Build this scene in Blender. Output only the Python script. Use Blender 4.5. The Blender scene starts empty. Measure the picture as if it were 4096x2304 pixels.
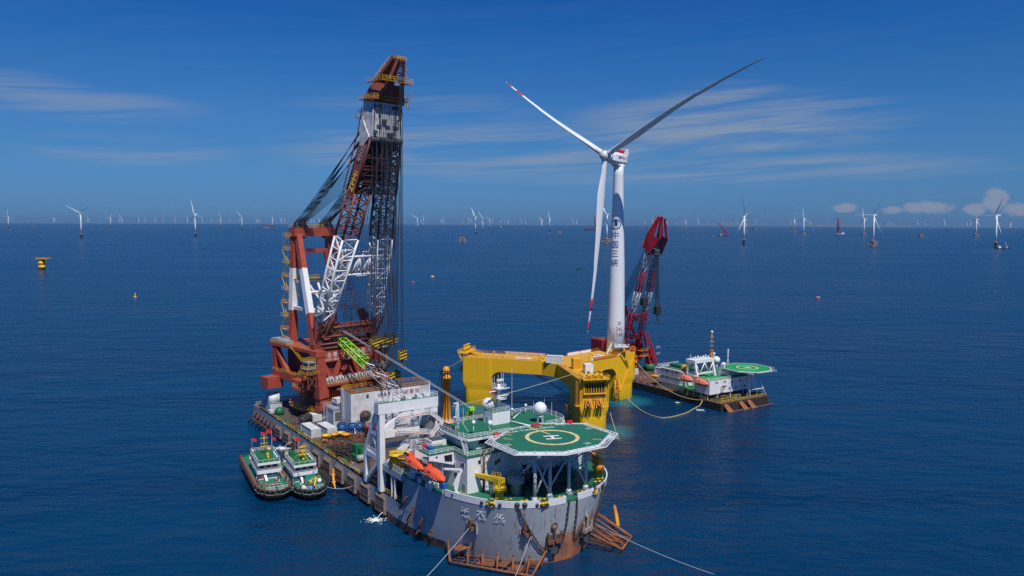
import bpy, bmesh, math, random
from mathutils import Vector, Matrix
random.seed(7)
SC = bpy.context.scene
COL = SC.collection
R_ = math.radians
# ------------------------------------------------------------------ camera
cam_d = bpy.data.cameras.new("camera")
cam = bpy.data.objects.new("camera", cam_d)
COL.objects.link(cam)
cam.location = (0, 0, 78)
cam.rotation_euler = (Matrix.Rotation(R_(90 - 4.93), 3, 'X') @ Matrix.Rotation(R_(0.27), 3, 'Z')).to_euler()
cam_d.sensor_width = 36.0
cam_d.lens = 36.0 * 3090 / 4096
cam_d.clip_start = 1.0
cam_d.clip_end = 200000.0
SC.camera = cam
# ------------------------------------------------------------------ light
SUN_EL, SUN_AZ = R_(58), R_(24)      # azimuth measured from straight behind the camera towards the right
sdir = Vector((math.sin(SUN_AZ) * math.cos(SUN_EL), -math.cos(SUN_AZ) * math.cos(SUN_EL), math.sin(SUN_EL)))
sun_d = bpy.data.lights.new("sun", 'SUN')
sun_d.energy = 4.3
sun_d.angle = R_(0.53)
sun_d.color = (1.0, 0.955, 0.88)
sun = bpy.data.objects.new("sun", sun_d)
COL.objects.link(sun)
sun.rotation_euler = sdir.to_track_quat('Z', 'Y').to_euler()
W = bpy.data.worlds.new("World")
SC.world = W
W.use_nodes = True
nt = W.node_tree
nt.nodes.clear()


def N(tree, typ, **kw):
    n = tree.nodes.new(typ)
    for k, v in kw.items():
        if k.startswith('i_'):
            key = k[2:]
            n.inputs[int(key) if key.isdigit() else key.replace('_', ' ')].default_value = v
        else:
            setattr(n, k, v)
    return n


def math_n(tree, op, a, b=None, c=None, clamp=False):
    n = tree.nodes.new('ShaderNodeMath')
    n.operation = op
    n.use_clamp = clamp
    for i, v in enumerate((a, b, c)):
        if v is None:
            continue
        if isinstance(v, (int, float)):
            n.inputs[i].default_value = v
        else:
            tree.links.new(v, n.inputs[i])
    return n.outputs[0]


def maprange(tree, v, a, b, c=0.0, d=1.0, smooth=True):
    n = tree.nodes.new('ShaderNodeMapRange')
    n.interpolation_type = 'SMOOTHSTEP' if smooth else 'LINEAR'
    tree.links.new(v, n.inputs[0])
    for i, q in enumerate((a, b, c, d)):
        n.inputs[i + 1].default_value = q
    return n.outputs[0]


def mixcol(tree, f, a, b, blend='MIX'):
    n = tree.nodes.new('ShaderNodeMix')
    n.data_type = 'RGBA'
    n.blend_type = blend
    for s, v in ((0, f), (6, a), (7, b)):
        if isinstance(v, (int, float)):
            n.inputs[s].default_value = v
        elif isinstance(v, tuple):
            n.inputs[s].default_value = (*v[:3], 1)
        else:
            tree.links.new(v, n.inputs[s])
    return n.outputs[2]


# sky: Nishita atmosphere, thin high cirrus and a few low cumulus near the right horizon
L = nt.links.new
sky = N(nt, 'ShaderNodeTexSky', sky_type='NISHITA', sun_disc=False, sun_elevation=SUN_EL,
        sun_rotation=math.atan2(sdir.x, sdir.y), altitude=0, air_density=1.0, dust_density=0.35, ozone_density=6.0)
tc = N(nt, 'ShaderNodeTexCoord')
sep = N(nt, 'ShaderNodeSeparateXYZ')
L(tc.outputs['Generated'], sep.inputs[0])
dx, dy, dz = sep.outputs
el = math_n(nt, 'ARCSINE', dz)
az = math_n(nt, 'ARCTAN2', dx, dy)
# polarised deep blue: the zenith is darker and more saturated than the raw model
tint = N(nt, 'ShaderNodeValToRGB')
L(maprange(nt, el, -0.02, 0.60, 0, 1, False), tint.inputs[0])
cr = tint.color_ramp
cr.elements[0].position = 0.0
cr.elements[0].color = (0.18, 0.44, 1.00, 1)
cr.elements[1].position = 1.0
cr.elements[1].color = (0.05, 0.34, 0.84, 1)
for p_, c_ in ((0.065, (0.18, 0.40, 0.87, 1)), (0.16, (0.20, 0.45, 0.79, 1)), (0.24, (0.195, 0.475, 0.82, 1)), (0.32, (0.15, 0.46, 0.82, 1)), (0.41, (0.10, 0.435, 0.85, 1)), (0.485, (0.068, 0.385, 0.84, 1))):
    e = cr.elements.new(p_)
    e.color = c_
skyc = mixcol(nt, 1.0, sky.outputs[0], tint.outputs[0], 'MULTIPLY')
cmb = N(nt, 'ShaderNodeCombineXYZ')
L(math_n(nt, 'MULTIPLY', az, 3.0), cmb.inputs[0])
L(math_n(nt, 'MULTIPLY', math_n(nt, 'ADD', el, math_n(nt, 'MULTIPLY', az, -0.06)), 60.0), cmb.inputs[1])
n1 = N(nt, 'ShaderNodeTexNoise', i_Scale=1.0, i_Detail=7.0, i_Roughness=0.62, i_Distortion=0.7)
L(cmb.outputs[0], n1.inputs['Vector'])
cmb2 = N(nt, 'ShaderNodeCombineXYZ')
L(math_n(nt, 'MULTIPLY', az, 2.2), cmb2.inputs[0])
L(math_n(nt, 'MULTIPLY', el, 7.0), cmb2.inputs[1])
n2 = N(nt, 'ShaderNodeTexNoise', i_Scale=1.0, i_Detail=3.0, i_Roughness=0.5)
L(cmb2.outputs[0], n2.inputs['Vector'])


def blob(a0, e0, aw, ew):
    u = math_n(nt, 'DIVIDE', math_n(nt, 'SUBTRACT', az, a0), aw)
    v = math_n(nt, 'DIVIDE', math_n(nt, 'SUBTRACT', el, e0), ew)
    r = math_n(nt, 'ADD', math_n(nt, 'MULTIPLY', u, u), math_n(nt, 'MULTIPLY', v, v))
    return maprange(nt, r, 1.0, 0.0)


bm = None
for q, k in (((0.27, 0.118, 0.24, 0.048), 1.25), ((0.0, 0.088, 0.36, 0.045), 0.95), ((0.27, 0.062, 0.36, 0.026), 0.85), ((-0.57, 0.140, 0.10, 0.022), 0.9), ((-0.49, 0.127, 0.15, 0.022), 0.6), ((0.26, 0.158, 0.09, 0.018), 0.9), ((-0.45, 0.08, 0.14, 0.025), 0.5), ((-0.12, 0.14, 0.18, 0.03), 0.4)):
    c_ = math_n(nt, 'MULTIPLY', blob(*q), k)
    bm = c_ if bm is None else math_n(nt, 'MAXIMUM', bm, c_)
bm = math_n(nt, 'ADD', bm, 0.04)
cir = math_n(nt, 'MULTIPLY', maprange(nt, n1.outputs[0], 0.34, 0.70), maprange(nt, n2.outputs[0], 0.05, 0.42))
cir = math_n(nt, 'MULTIPLY', cir, bm, None, True)
cir = math_n(nt, 'MULTIPLY', cir, maprange(nt, el, 0.0, 0.03))
# cumulus
cmb3 = N(nt, 'ShaderNodeCombineXYZ')
L(math_n(nt, 'MULTIPLY', az, 75.0), cmb3.inputs[0])
L(math_n(nt, 'MULTIPLY', el, 110.0), cmb3.inputs[1])
n3 = N(nt, 'ShaderNodeTexNoise', i_Scale=1.0, i_Detail=6.0, i_Roughness=0.55)
L(cmb3.outputs[0], n3.inputs['Vector'])


def cum(a0, e0, aw, ew):
    return math_n(nt, 'MULTIPLY', blob(a0, e0, aw, ew), 1.0)


cms = None
for q in ((0.556, 0.026, 0.015, 0.017), (0.578, 0.016, 0.022, 0.010), (0.491, 0.018, 0.032, 0.009), (0.404, 0.018, 0.020, 0.007), (0.455, 0.015, 0.016, 0.006), (0.537, 0.016, 0.016, 0.009)):
    c_ = blob(*q)
    cms = c_ if cms is None else math_n(nt, 'MAXIMUM', cms, c_)
cumf = maprange(nt, math_n(nt, 'ADD', math_n(nt, 'MULTIPLY', cms, 0.50), math_n(nt, 'MULTIPLY', n3.outputs[0], 1.1)), 0.52, 1.05)
cumf = math_n(nt, 'MULTIPLY', cumf, maprange(nt, cms, 0.0, 0.15))
skyc = mixcol(nt, math_n(nt, 'MULTIPLY', cir, 0.72), skyc, (3.0, 3.6, 4.6))
skyc = mixcol(nt, math_n(nt, 'MULTIPLY', cumf, 0.62), skyc, (3.4, 3.6, 4.6))
bg = N(nt, 'ShaderNodeBackground', i_Strength=0.09)
L(skyc, bg.inputs[0])
out = N(nt, 'ShaderNodeOutputWorld')
L(bg.outputs[0], out.inputs[0])
SC.view_settings.view_transform = 'Standard'
SC.view_settings.look = 'None'
SC.view_settings.exposure = 0.0
SC.view_settings.gamma = 1.0
SC.view_settings.use_curve_mapping = False
SC.cycles.max_bounces = 6
SC.cycles.diffuse_bounces = 3
SC.cycles.glossy_bounces = 3
SC.cycles.use_denoising = False

# ------------------------------------------------------------------ materials
MATS = {}


def mat(name, col, rough=0.5, metal=0.0, dirt=0.18, scale=0.35, dcol=None, streak=0.0, scol=(0.16, 0.055, 0.02), spec=0.4, bump=0.0, seam=0.0):
    """painted surface: base colour with uneven weathering and optional rust streaks running down"""
    if name in MATS:
        return MATS[name]
    m = bpy.data.materials.new(name)
    m.use_nodes = True
    t = m.node_tree
    b = t.nodes['Principled BSDF']
    b.inputs['Roughness'].default_value = rough
    b.inputs['Metallic'].default_value = metal
    b.inputs['Specular IOR Level'].default_value = spec
    co = N(t, 'ShaderNodeTexCoord').outputs['Object']
    n = N(t, 'ShaderNodeTexNoise', i_Scale=scale, i_Detail=6.0, i_Roughness=0.65)
    t.links.new(co, n.inputs['Vector'])
    dc = dcol or tuple(c * 0.55 for c in col)
    c = mixcol(t, math_n(t, 'MULTIPLY', maprange(t, n.outputs[0], 0.40, 0.72), min(1.0, dirt * 2.2)), tuple(col), tuple(dc))
    if streak > 0:
        mp = N(t, 'ShaderNodeMapping')
        mp.inputs['Scale'].default_value = (1.6, 1.6, 0.12)
        t.links.new(co, mp.inputs[0])
        n2_ = N(t, 'ShaderNodeTexNoise', i_Scale=1.0, i_Detail=5.0, i_Roughness=0.7)
        t.links.new(mp.outputs[0], n2_.inputs['Vector'])
        c = mixcol(t, math_n(t, 'MULTIPLY', maprange(t, n2_.outputs[0], 0.56, 0.72), streak), c, scol)
    if seam > 0:      # welded plate joints
        s_ = N(t, 'ShaderNodeSeparateXYZ')
        t.links.new(co, s_.inputs[0])
        cb = N(t, 'ShaderNodeCombineXYZ')
        t.links.new(math_n(t, 'ADD', math_n(t, 'MULTIPLY', s_.outputs[0], .83), math_n(t, 'MULTIPLY', s_.outputs[1], .67)), cb.inputs[0])
        t.links.new(s_.outputs[2], cb.inputs[1])
        br = N(t, 'ShaderNodeTexBrick', i_Scale=1.0)
        br.inputs['Brick Width'].default_value = 5.0
        br.inputs['Row Height'].default_value = 2.4
        br.inputs['Mortar Size'].default_value = 0.03
        t.links.new(cb.outputs[0], br.inputs['Vector'])
        c = mixcol(t, math_n(t, 'MULTIPLY', br.outputs['Fac'], seam), c, tuple(q * .45 for q in col))
    t.links.new(c, b.inputs['Base Color'])
    if bump > 0:
        bp = N(t, 'ShaderNodeBump', i_Strength=bump, i_Distance=0.3)
        n3_ = N(t, 'ShaderNodeTexNoise', i_Scale=2.5, i_Detail=4.0)
        t.links.new(co, n3_.inputs['Vector'])
        t.links.new(n3_.outputs[0], bp.inputs['Height'])
        t.links.new(bp.outputs[0], b.inputs['Normal'])
    MATS[name] = m
    return m


white = mat('white_paint', (0.76, 0.77, 0.78), 0.45, dirt=0.12, dcol=(0.60, 0.60, 0.58), streak=0.18, scol=(0.38, 0.30, 0.24), seam=0.15)
dirtywhite = mat('weathered_white_paint', (0.66, 0.67, 0.68), 0.55, dirt=0.35, dcol=(0.40, 0.40, 0.40), streak=0.40, scol=(0.25, 0.20, 0.17), seam=0.25)
clean = mat('turbine_white', (0.74, 0.76, 0.79), 0.35, dirt=0.04, scale=0.1)
gdeck = mat('green_deck_paint', (0.012, 0.150, 0.078), 0.6, dirt=0.35, dcol=(0.018, 0.105, 0.055), scale=0.25)
hgreen = mat('helideck_green', (0.010, 0.155, 0.090), 0.6, dirt=0.6, dcol=(0.035, 0.10, 0.06), scale=0.3)
bgreen = mat('bright_helideck_green', (0.012, 0.30, 0.085), 0.6, dirt=0.12)
cred = mat('crane_red', (0.40, 0.075, 0.045), 0.5, dirt=0.35, dcol=(0.25, 0.05, 0.035), streak=0.35, seam=0.3)
dred = mat('dark_red_steel', (0.21, 0.040, 0.028), 0.55, dirt=0.30, dcol=(0.10, 0.025, 0.02))
oxred = mat('oxide_red', (0.24, 0.065, 0.045), 0.55, dirt=0.25, dcol=(0.12, 0.035, 0.025))
crim = mat('crimson_paint', (0.33, 0.014, 0.028), 0.45, dirt=0.25, dcol=(0.17, 0.012, 0.018))
yel = mat('platform_yellow', (0.80, 0.455, 0.010), 0.5, dirt=0.10, dcol=(0.66, 0.34, 0.012), scale=0.12, streak=0.22, scol=(0.42, 0.20, 0.02), seam=0.35)
syel = mat('safety_yellow', (0.70, 0.46, 0.02), 0.5, dirt=0.15)
oyel = mat('orange_yellow', (0.72, 0.30, 0.02), 0.5, dirt=0.35, dcol=(0.42, 0.16, 0.02))
lime = mat('lime_paint', (0.30, 0.74, 0.04), 0.45, dirt=0.1)
grey = mat('grey_steel', (0.33, 0.34, 0.36), 0.5, dirt=0.25)
dgrey = mat('dark_grey', (0.07, 0.075, 0.08), 0.6, dirt=0.3)
silver = mat('galvanised_steel', (0.55, 0.56, 0.58), 0.4, metal=0.3, dirt=0.2)
black = mat('black_rubber', (0.018, 0.018, 0.020), 0.7, dirt=0.4, dcol=(0.05, 0.045, 0.04), scale=1.2)
blackst = mat('black_hull_paint', (0.016, 0.015, 0.015), 0.55, dirt=0.4, dcol=(0.05, 0.035, 0.028), streak=0.35, scol=(0.10, 0.06, 0.04))
rope = mat('steel_rope', (0.05, 0.055, 0.075), 0.5, metal=0.2, dirt=0.1)
yrope = mat('pale_yellow_rope', (0.62, 0.56, 0.24), 0.7, dirt=0.1)
wrope = mat('pale_grey_rope', (0.5, 0.5, 0.5), 0.7, dirt=0.1)
rust = mat('rusty_steel', (0.21, 0.075, 0.035), 0.75, dirt=0.5, dcol=(0.085, 0.045, 0.035), scale=0.8)
orust = mat('orange_rust', (0.29, 0.105, 0.04), 0.75, dirt=0.5, dcol=(0.15, 0.06, 0.03), scale=0.6)
timber = mat('weathered_timber', (0.24, 0.19, 0.15), 0.8, dirt=0.5, dcol=(0.11, 0.085, 0.07), scale=0.9, streak=0.45)
ddeck = mat('dirty_steel_deck', (0.095, 0.072, 0.060), 0.75, dirt=0.6, dcol=(0.05, 0.035, 0.03), scale=0.25, bump=0.2)
rdeck = mat('rusty_cargo_deck', (0.13, 0.075, 0.052), 0.8, dirt=0.6, dcol=(0.065, 0.035, 0.026), scale=0.4, bump=0.2)
orange = mat('lifeboat_orange', (0.78, 0.105, 0.035), 0.35, dirt=0.08)
sorange = mat('faded_salmon_orange', (0.72, 0.20, 0.13), 0.4, dirt=0.12)
tgreen = mat('tug_green', (0.012, 0.145, 0.050), 0.5, dirt=0.25, dcol=(0.012, 0.09, 0.035))
tdeck = mat('tug_deck_green', (0.030, 0.170, 0.095), 0.55, dirt=0.35, dcol=(0.045, 0.12, 0.075), scale=0.6)
bluep = mat('blue_paint', (0.02, 0.12, 0.38), 0.45, dirt=0.15)
pblue = mat('pale_blue_grey_paint', (0.50, 0.55, 0.60), 0.45, dirt=0.15)
navy = mat('logo_navy', (0.008, 0.055, 0.22), 0.45, dirt=0.0)
redp = mat('signal_red', (0.60, 0.02, 0.03), 0.45, dirt=0.05)
flagred = mat('flag_red', (0.70, 0.02, 0.03), 0.7, dirt=0.05)
glass = mat('dark_window_glass', (0.012, 0.018, 0.022), 0.08, dirt=0.0, spec=0.6)
skin = mat('skin', (0.42, 0.25, 0.17), 0.6, dirt=0.0)
vest = mat('orange_workwear', (0.75, 0.11, 0.03), 0.7, dirt=0.1)
wvest = mat('white_workwear', (0.62, 0.62, 0.62), 0.7, dirt=0.1)
nvest = mat('navy_workwear', (0.02, 0.03, 0.09), 0.7, dirt=0.1)
tealp = mat('teal_paint', (0.02, 0.30, 0.24), 0.5, dirt=0.1)
cream = mat('cream_marking', (0.72, 0.60, 0.30), 0.6, dirt=0.45, dcol=(0.42, 0.30, 0.12), scale=1.2)
foamm = mat('sea_foam', (0.75, 0.78, 0.80), 0.8, dirt=0.1)
hillm = mat('distant_island', (0.10, 0.16, 0.20), 0.9, dirt=0.2, scale=0.002)


def banner_mat(name, a, b, s):
    """diagonal hazard stripes"""
    m = bpy.data.materials.new(name)
    m.use_nodes = True
    t = m.node_tree
    co = N(t, 'ShaderNodeTexCoord').outputs['Object']
    mp = N(t, 'ShaderNodeMapping')
    mp.inputs['Rotation'].default_value = (R_(45), R_(45), R_(45))
    t.links.new(co, mp.inputs[0])
    w_ = N(t, 'ShaderNodeTexWave', i_Scale=s)
    t.links.new(mp.outputs[0], w_.inputs['Vector'])
    c = mixcol(t, maprange(t, w_.outputs[0], 0.45, 0.55), a, b)
    t.links.new(c, t.nodes['Principled BSDF'].inputs['Base Color'])
    t.nodes['Principled BSDF'].inputs['Roughness'].default_value = 0.5
    MATS[name] = m
    return m


hazard = banner_mat('hazard_stripes', (0.02, 0.02, 0.02), (0.70, 0.45, 0.02), 0.35)


def hull_mat():
    """blue grey hull paint, oxide red boot top aft, rust weeping from openings and a big rust bloom on the bow"""
    m = bpy.data.materials.new('crane_ship_hull')
    m.use_nodes = True
    t = m.node_tree
    b = t.nodes['Principled BSDF']
    b.inputs['Roughness'].default_value = 0.5
    co = N(t, 'ShaderNodeTexCoord').outputs['Object']
    s = N(t, 'ShaderNodeSeparateXYZ')
    t.links.new(co, s.inputs[0])
    x, y, z = s.outputs
    n = N(t, 'ShaderNodeTexNoise', i_Scale=0.15, i_Detail=6.0, i_Roughness=0.6)
    t.links.new(co, n.inputs['Vector'])
    c = mixcol(t, maprange(t, n.outputs[0], 0.35, 0.7), (0.345, 0.385, 0.42), (0.40, 0.43, 0.455))
    # plate seams
    br = N(t, 'ShaderNodeTexBrick', i_Scale=1.0)
    br.inputs['Brick Width'].default_value = 9.0
    br.inputs['Row Height'].default_value = 2.6
    br.inputs['Mortar Size'].default_value = 0.035
    cb = N(t, 'ShaderNodeCombineXYZ')
    t.links.new(x, cb.inputs[0])
    t.links.new(z, cb.inputs[1])
    t.links.new(cb.outputs[0], br.inputs['Vector'])
    c = mixcol(t, math_n(t, 'MULTIPLY', br.outputs['Fac'], 0.35), c, (0.16, 0.20, 0.25))
    # boot topping
    n4 = N(t, 'ShaderNodeTexNoise', i_Scale=0.5, i_Detail=5.0)
    t.links.new(co, n4.inputs['Vector'])
    zz = math_n(t, 'ADD', z, math_n(t, 'MULTIPLY', math_n(t, 'SUBTRACT', n4.outputs[0], 0.5), 0.35))
    boot = math_n(t, 'MULTIPLY', maprange(t, zz, 2.35, 2.15), maprange(t, x, 74.5, 73.5))
    c = mixcol(t, boot, c, mixcol(t, maprange(t, n4.outputs[0], 0.4, 0.65), (0.075, 0.022, 0.026), (0.15, 0.07, 0.06)))
    slime = maprange(t, zz, 0.75, 0.30)
    c = mixcol(t, math_n(t, 'MULTIPLY', slime, 0.85), c, (0.055, 0.048, 0.035))
    # vertical rust streaks
    mp = N(t, 'ShaderNodeMapping')
    mp.inputs['Scale'].default_value = (1.3, 1.3, 0.10)
    t.links.new(co, mp.inputs[0])
    n2_ = N(t, 'ShaderNodeTexNoise', i_Scale=1.0, i_Detail=6.0, i_Roughness=0.75)
    t.links.new(mp.outputs[0], n2_.inputs['Vector'])
    amt = math_n(t, 'ADD', 0.0, maprange(t, x, 78, 94, 0.0, 0.085))
    amt = math_n(t, 'ADD', amt, maprange(t, x, -55, -66, 0.0, 0.09))
    st = maprange(t, math_n(t, 'ADD', n2_.outputs[0], amt), 0.62, 0.72)
    c = mixcol(t, math_n(t, 'MULTIPLY', st, 0.8), c, (0.19, 0.085, 0.04))
    # bow bloom
    u = math_n(t, 'DIVIDE', math_n(t, 'SUBTRACT', y, 9.0), 14.0)
    v = math_n(t, 'DIVIDE', math_n(t, 'SUBTRACT', z, 0.6), 8.0)
    r = math_n(t, 'ADD', math_n(t, 'MULTIPLY', u, u), math_n(t, 'MULTIPLY', v, v))
    r = math_n(t, 'ADD', r, math_n(t, 'MULTIPLY', math_n(t, 'SUBTRACT', n2_.outputs[0], 0.5), -3.2))
    bl = math_n(t, 'MULTIPLY', maprange(t, r, 1.35, 0.7), maprange(t, x, 78, 82))
    n5 = N(t, 'ShaderNodeTexNoise', i_Scale=0.45, i_Detail=5.0)
    t.links.new(co, n5.inputs['Vector'])
    rc = mixcol(t, maprange(t, n5.outputs[0], 0.38, 0.65), (0.46, 0.145, 0.035), (0.21, 0.075, 0.04))
    c = mixcol(t, math_n(t, 'MULTIPLY', bl, 0.92), c, rc)
    t.links.new(c, b.inputs['Base Color'])
    return m


hullm = hull_mat()


def barge_end_mat():
    return rust


# ------------------------------------------------------------------ mesh helpers
class MB:
    def __init__(self, T=None):
        self.v, self.f, self.mi, self.sm = [], [], [], []
        self.T = T or Matrix.Identity(4)
        self.m = 0

    def add(self, vs, fs, smooth=False):
        o = len(self.v)
        self.v += [tuple(self.T @ Vector(p)) for p in vs]
        for f in fs:
            self.f.append([i + o for i in f])
            self.mi.append(self.m)
            self.sm.append(smooth)
        return self

    def box(self, x0, x1, y0, y1, z0, z1):
        vs = [(x, y, z) for z in (z0, z1) for x, y in ((x0, y0), (x1, y0), (x1, y1), (x0, y1))]
        return self.add(vs, [(3, 2, 1, 0), (4, 5, 6, 7), (0, 1, 5, 4), (1, 2, 6, 5), (2, 3, 7, 6), (3, 0, 4, 7)])

    def cbox(self, c, s):
        return self.box(c[0] - s[0] / 2, c[0] + s[0] / 2, c[1] - s[1] / 2, c[1] + s[1] / 2, c[2] - s[2] / 2, c[2] + s[2] / 2)

    def tube(self, p, q, r, n=4, r2=None, smooth=None, caps=True):
        p, q = Vector(p), Vector(q)
        d = q - p
        if d.length < 1e-6:
            return self
        a = Vector((0, 0, 1)) if abs(d.normalized().z) < 0.9 else Vector((1, 0, 0))
        s = d.cross(a).normalized()
        t = d.cross(s).normalized()
        r2 = r if r2 is None else r2
        vs = []
        for c, rr in ((p, r), (q, r2)):
            for i in range(n):
                w = 2 * math.pi * (i + 0.5) / n
                vs.append(c + (s * math.cos(w) + t * math.sin(w)) * rr)
        fs = [(i, (i + 1) % n, n + (i + 1) % n, n + i) for i in range(n)]
        if caps:
            fs += [tuple(range(n - 1, -1, -1)), tuple(range(n, 2 * n))]
        return self.add(vs, fs, n > 5 if smooth is None else smooth)

    def path(self, pts, r, n=4):
        for a, b in zip(pts[:-1], pts[1:]):
            self.tube(a, b, r, n)
        return self

    def beam(self, p, q, w, h, up=(0, 0, 1), w2=None, h2=None):
        p, q, up = Vector(p), Vector(q), Vector(up)
        d = (q - p).normalized()
        if abs(d.dot(up)) > 0.98:
            up = Vector((1, 0, 0))
        s = d.cross(up).normalized()
        t = s.cross(d).normalized()
        w2, h2 = w2 or w, h2 or h
        vs = [c + s * a * ww / 2 + t * b * hh / 2 for c, ww, hh in ((p, w, h), (q, w2, h2)) for a, b in ((-1, -1), (1, -1), (1, 1), (-1, 1))]
        return self.add(vs, [(3, 2, 1, 0), (4, 5, 6, 7), (0, 1, 5, 4), (1, 2, 6, 5), (2, 3, 7, 6), (3, 0, 4, 7)])

    def prism(self, poly, z0, z1, top=True, bot=True):
        n = len(poly)
        vs = [(x, y, z0) for x, y in poly] + [(x, y, z1) for x, y in poly]
        fs = [(i, (i + 1) % n, n + (i + 1) % n, n + i) for i in range(n)]
        if bot:
            fs.append(tuple(range(n - 1, -1, -1)))
        if top:
            fs.append(tuple(range(n, 2 * n)))
        return self.add(vs, fs)

    def slab(self, poly3, off):
        """polygon in space pushed out by a vector"""
        n = len(poly3)
        off = Vector(off)
        vs = [Vector(p) for p in poly3] + [Vector(p) + off for p in poly3]
        fs = [(i, (i + 1) % n, n + (i + 1) % n, n + i) for i in range(n)]
        fs += [tuple(range(n - 1, -1, -1)), tuple(range(n, 2 * n))]
        return self.add(vs, fs)

    def lathe(self, prof, c=(0, 0, 0), n=20, smooth=True, a0=0, a1=360):
        full = abs(a1 - a0) >= 360
        k = n if full else n + 1
        vs = []
        for r, z in prof:
            for i in range(k):
                w = R_(a0 + (a1 - a0) * i / n)
                vs.append((c[0] + r * math.cos(w), c[1] + r * math.sin(w), c[2] + z))
        fs = []
        for j in range(len(prof) - 1):
            for i in range(n):
                i2 = (i + 1) % k
                fs.append((j * k + i, j * k + i2, (j + 1) * k + i2, (j + 1) * k + i))
        if full:
            fs.append(tuple(range(k - 1, -1, -1)))
            fs.append(tuple(range((len(prof) - 1) * k, len(prof) * k)))
        return self.add(vs, fs, smooth)

    def sphere(self, c, r, n=16, m=10, sz=1.0):
        return self.lathe([(max(r * math.sin(math.pi * j / m), 1e-3), -r * sz * math.cos(math.pi * j / m)) for j in range(m + 1)], c, n)

    def loft(self, rings, closed=True, caps=True, smooth=True):
        k = len(rings[0])
        vs = [p for r in rings for p in r]
        fs = []
        for j in range(len(rings) - 1):
            for i in range(k if closed else k - 1):
                i2 = (i + 1) % k
                fs.append((j * k + i, j * k + i2, (j + 1) * k + i2, (j + 1) * k + i))
        if caps:
            fs.append(tuple(range(k - 1, -1, -1)))
            fs.append(tuple(range((len(rings) - 1) * k, len(rings) * k)))
        return self.add(vs, fs, smooth)

    def torus(self, c, axis, R, r, n=14, m=7):
        axis = Vector(axis).normalized()
        a = Vector((0, 0, 1)) if abs(axis.z) < 0.9 else Vector((1, 0, 0))
        s = axis.cross(a).normalized()
        t = axis.cross(s).normalized()
        c = Vector(c)
        rings = []
        for i in range(n):
            w = 2 * math.pi * i / n
            d = s * math.cos(w) + t * math.sin(w)
            rings.append([c + d * (R + r * math.cos(2 * math.pi * j / m)) + axis * r * math.sin(2 * math.pi * j / m) for j in range(m)])
        rings.append(rings[0])
        return self.loft(rings, caps=False)

    def rail(self, pts, h=1.1, step=2.2, r=0.045, bars=2, closed=False):
        P = [Vector(p) for p in pts]
        if closed:
            P.append(P[0])
        for a, b in zip(P[:-1], P[1:]):
            for k in range(bars):
                z = Vector((0, 0, h * (k + 1) / bars))
                self.tube(a + z, b + z, r, 4)
            n = max(1, round((b - a).length / step))
            for i in range(n + (1 if b is P[-1] or (b - P[-1]).length < 1e-6 else 0)):
                p = a.lerp(b, i / n)
                self.tube(p, p + Vector((0, 0, h)), r, 4)
        return self

    def ladder(self, p, q, w=0.7, side=(0, 1, 0), r=0.05, step=0.9):
        p, q, s = Vector(p), Vector(q), Vector(side).normalized() * w / 2
        self.tube(p - s, q - s, r).tube(p + s, q + s, r)
        n = max(2, int((q - p).length / step))
        for i in range(1, n):
            c = p.lerp(q, i / n)
            self.tube(c - s, c + s, r * 0.8)
        return self

    def truss(self, a, b, wa, wb, da, db, side, bays, rc, rb, depth):
        """square lattice column from a to b: 4 chords plus zigzag lacing; side / depth are unit vectors across it"""
        a, b, s, d = Vector(a), Vector(b), Vector(side).normalized(), Vector(depth).normalized()
        ring = []
        for i in range(bays + 1):
            f = i / bays
            c = a.lerp(b, f)
            w, h = (wa + (wb - wa) * f) / 2, (da + (db - da) * f) / 2
            ring.append([c - s * w - d * h, c + s * w - d * h, c + s * w + d * h, c - s * w + d * h])
        for k in range(4):
            self.tube(ring[0][k], ring[-1][k], rc, 6)
            for i in range(bays):
                k2 = (k + 1) % 4
                if i % 2:
                    self.tube(ring[i][k], ring[i + 1][k2], rb, 5)
                else:
                    self.tube(ring[i][k2], ring[i + 1][k], rb, 5)
                self.tube(ring[i + 1][k], ring[i + 1][k2], rb, 5)
        return self

    def build(self, name, mats, parent=None, flip=False):
        me = bpy.data.meshes.new(name)
        me.from_pydata(self.v, [], self.f)
        for m in (mats if isinstance(mats, (list, tuple)) else [mats]):
            me.materials.append(m)
        me.polygons.foreach_set('material_index', self.mi)
        me.polygons.foreach_set('use_smooth', self.sm)
        bm_ = bmesh.new()
        bm_.from_mesh(me)
        bmesh.ops.recalc_face_normals(bm_, faces=bm_.faces)
        bm_.to_mesh(me)
        bm_.free()
        me.update()
        o = bpy.data.objects.new(name, me)
        COL.objects.link(o)
        if parent is not None:
            o.parent = parent
        return o


def tag(o, label=None, cat=None, group=None, kind=None):
    if label:
        o['label'] = label
    if cat:
        o['category'] = cat
    if group:
        o['group'] = group
    if kind:
        o['kind'] = kind
    return o


def empty(name, loc=(0, 0, 0), rz=0.0):
    o = bpy.data.objects.new(name, None)
    COL.objects.link(o)
    o.location = loc
    o.rotation_euler = (0, 0, rz)
    o.empty_display_size = 0.5
    return o


def kids(o):
    return [c for c in bpy.data.objects if c.parent is o]


def copy_tree(o, children, parent=None):
    """copy a thing with its parts and their sub-parts; children maps object -> its children"""
    c = o.copy()
    COL.objects.link(c)
    if parent is not None:
        c.parent = parent
    for ch in children.get(o.name, []):
        copy_tree(ch, children, c)
    return c


def tree_of(o):
    d, st = {}, [o]
    while st:
        q = st.pop()
        d[q.name] = kids(q)
        st += d[q.name]
    return d


def frame(o, deg):
    return Matrix.Translation((o[0], o[1], 0)) @ Matrix.Rotation(R_(deg), 4, 'Z')


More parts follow.
